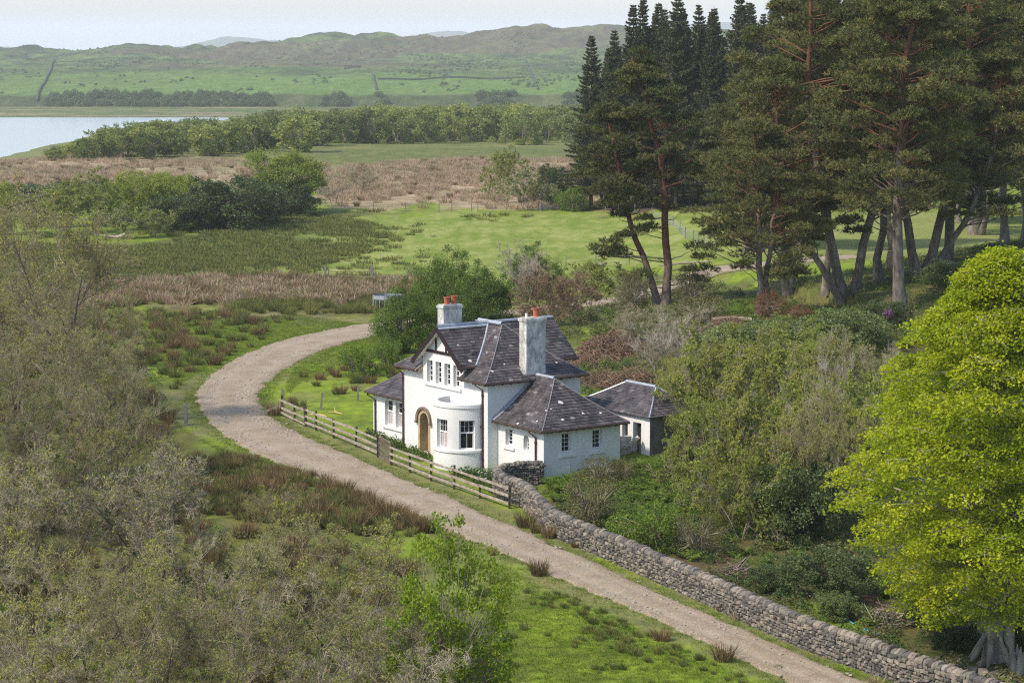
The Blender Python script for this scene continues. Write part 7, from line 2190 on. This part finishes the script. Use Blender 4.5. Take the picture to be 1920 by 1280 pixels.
# stump and stones at the beech's foot
p = P(1905, 1262); t = thing("tree_stump", p, "jagged grey stump at the right edge beside the beech's foot", "stump")
for k in range(5):
    b = MB(); a = k * 1.3; b.tube([(.14 * cos(a), .14 * sin(a), -.2), (.16 * cos(a), .16 * sin(a), .5), (.24 * cos(a), .2 * sin(a), .8 + .25 * (k % 3))], [.16, .12, .02], 6); b.build("splinter", M["beech_bark"], t)
r_ = np.random.default_rng(31)
for k, (u, v, s) in enumerate([(1790, 1255, .35), (1822, 1262, .3), (1806, 1243, .28), (1846, 1266, .4), (1770, 1246, .25), (1868, 1272, .45), (1760, 1236, .22), (1838, 1250, .3), (1890, 1280, .4)]):
    p = P(u, v); b = MB(); b.box((0, 0, .2), (1, .75, .5), jit=.14, rng=r_)
    o = link("boulder", b.mesh("boulder", M["stone"])); o.location = list(p); o.scale = (s * 1.3,) * 3; o.rotation_euler = (r_.normal(0, .2), r_.normal(0, .2), r_.uniform(0, 6))
    tag(o, "loose grey stone among those heaped at the beech's foot", "stone", "stones at the beech's foot")
for pl, lab in (([(1570, 1160), (1592, 1166), (1601, 1172)], "short length of blue rope on the moss behind the wall"), ([(1620, 1181), (1632, 1187), (1650, 1192)], "bright blue cord lying right of the other blue rope")):
    q = [P(*c) for c in pl]; t = thing("blue_rope", q[0], lab, "rope")
    b = MB(); b.tube([c - q[0] + (0, 0, .06) for c in q], [.03] * len(q), 5); b.build("strand", M["blue_rope"], t)
# blossom
def blossom(u, v, du, dv, n, mat, label, name="blossom"):
    p = P(u, v + 30); d = p - CAM; k = math.hypot(d[0], d[1])
    r = np.random.default_rng(u)
    t = thing(name, p, label, "flower")
    s = px_m(p)
    for i in range(n):
        b = MB(); c = np.array([r.uniform(-du, du) / s, r.uniform(-.9, -.2) - 1.2, (30 + r.uniform(-dv, dv)) / s])
        leaves(b, r, c + r.normal(0, .09, (26, 3)), np.full(26, .13), np.full(26, .09), 0, r.normal(.5, .25, 26))
        b.build("flower_head", M[mat], t)
blossom(1660, 580, 11, 5, 5, "petal", "magenta rhododendron blossom below the pines")
blossom(1345, 650, 22, 12, 5, "pink", "faint pink blossom on the bank's pale rhododendron")
r_ = np.random.default_rng(12)
b = MB()
pts = inside(world_poly([(905, 890), (950, 900), (958, 925), (930, 925), (890, 900)]), 60, 41, holes=[(HOUSE, .15)])
leaves(b, r_, pts + np.array([0, 0, .38]), np.full(len(pts), .12), np.full(len(pts), .11), 0, r_.normal(.5, .3, len(pts)), .6)
b.build("white_daffodils", M["white_petal"], kind="stuff")

# ------------------------------------------------------------------ the far hillside
def hill_p(u, y): x = (u - 960) / F * y; return np.array([x, y, float(hill_z(np.array([x]), np.array([y]))[0])])
def hill_px(u, v):
    ys = np.linspace(1345, 3300, 900); x = (u - 960) / F * ys; z = hill_z(x, ys)
    vv = 80 + (HC - z) / ys * F
    k = np.argmax(vv <= v) if (vv <= v).any() else len(ys) - 1
    return hill_p(u, ys[k])
def hill_wall(pxs, h, w, label):
    G = [hill_px(*q) for q in pxs]; out = [G[0]]
    for a, c in zip(G[:-1], G[1:]):
        m = max(2, int(np.linalg.norm(c - a) / 8))
        for t in np.linspace(0, 1, m + 1)[1:]:
            q = a + (c - a) * t; q[2] = float(hill_z(q[:1], q[1:2])[0]); out.append(q)
    o = thing("field_wall", out[0], label, "wall"); b = MB(); r = np.random.default_rng(len(out))
    for a, c in zip(out[:-1], out[1:]):
        b.beam(a - out[0] + (0, 0, h / 2 - .3), c - out[0] + (0, 0, h / 2 - .3 + r.normal(0, .1)), w, h + .6)
    b.build("wall_run", M["hill_wall"], o)
hill_wall([(108, 112), (100, 132), (90, 152), (78, 170), (74, 190)], 1.5, 1.0, "long dark field wall running down the far hillside on the left")
hill_wall([(984, 112), (992, 132), (1000, 150), (1008, 168)], 1.3, 1.0, "field wall down the green slope near the spruces")
hill_wall([(700, 140), (703, 155), (707, 168)], 1.6, 1.3, "short field wall in the middle of the far pasture")
hill_wall([(710, 149), (800, 149), (900, 148), (985, 146)], 1.4, 1.2, "level field wall crossing the far pasture")
def ruin():
    p = hill_px(662, 128); t = thing("stone_ruin", p, "small grey roofless ruin on the far hillside", "ruin")
    for x, y, sx, sy, h in ((0, 0, 13, .8, 2.0), (0, 6, 13, .8, 2.6), (-6.5, 3, .8, 6, 2.4), (6.5, 3, .8, 6, 1.6)):
        b = MB(); b.box((x, y, h / 2 - .3), (sx, sy, h + .6)); b.build("wall", M["hill_wall"], t)
ruin()
def cow_mesh():
    b = MB()
    a = np.linspace(-1, 1, 7)
    b.tube(np.stack([a * .85, a * 0, 1.0 + .05 * a], 1), [.12, .36, .42, .42, .42, .38, .15], 9)
    b.tube([(.75, 0, 1.2), (1.15, 0, 1.45), (1.5, 0, 1.3)], [.24, .17, .09], 7)
    for x in (-.6, .6):
        for y in (-.22, .22): b.tube([(x, y, .85), (x + .03, y, .4), (x, y, 0)], [.13, .08, .07], 6)
    b.tube([(-.85, 0, 1.2), (-1.0, 0, .6)], [.04, .02], 4)
    return b.mesh("cow", M["cow"])
cm = cow_mesh()
for i, (u, v) in enumerate(((127, 157), (136, 156), (157, 161), (162, 162), (184, 160), (230, 144), (238, 144), (268, 155), (275, 155))):
    o = link("cow", cm); o.location = list(hill_px(u, v)); o.rotation_euler = (0, 0, i * 1.7); o.scale = (1.3,) * 3
    tag(o, "dark cow grazing the bright pasture across the loch", "cow", "cattle across the loch")
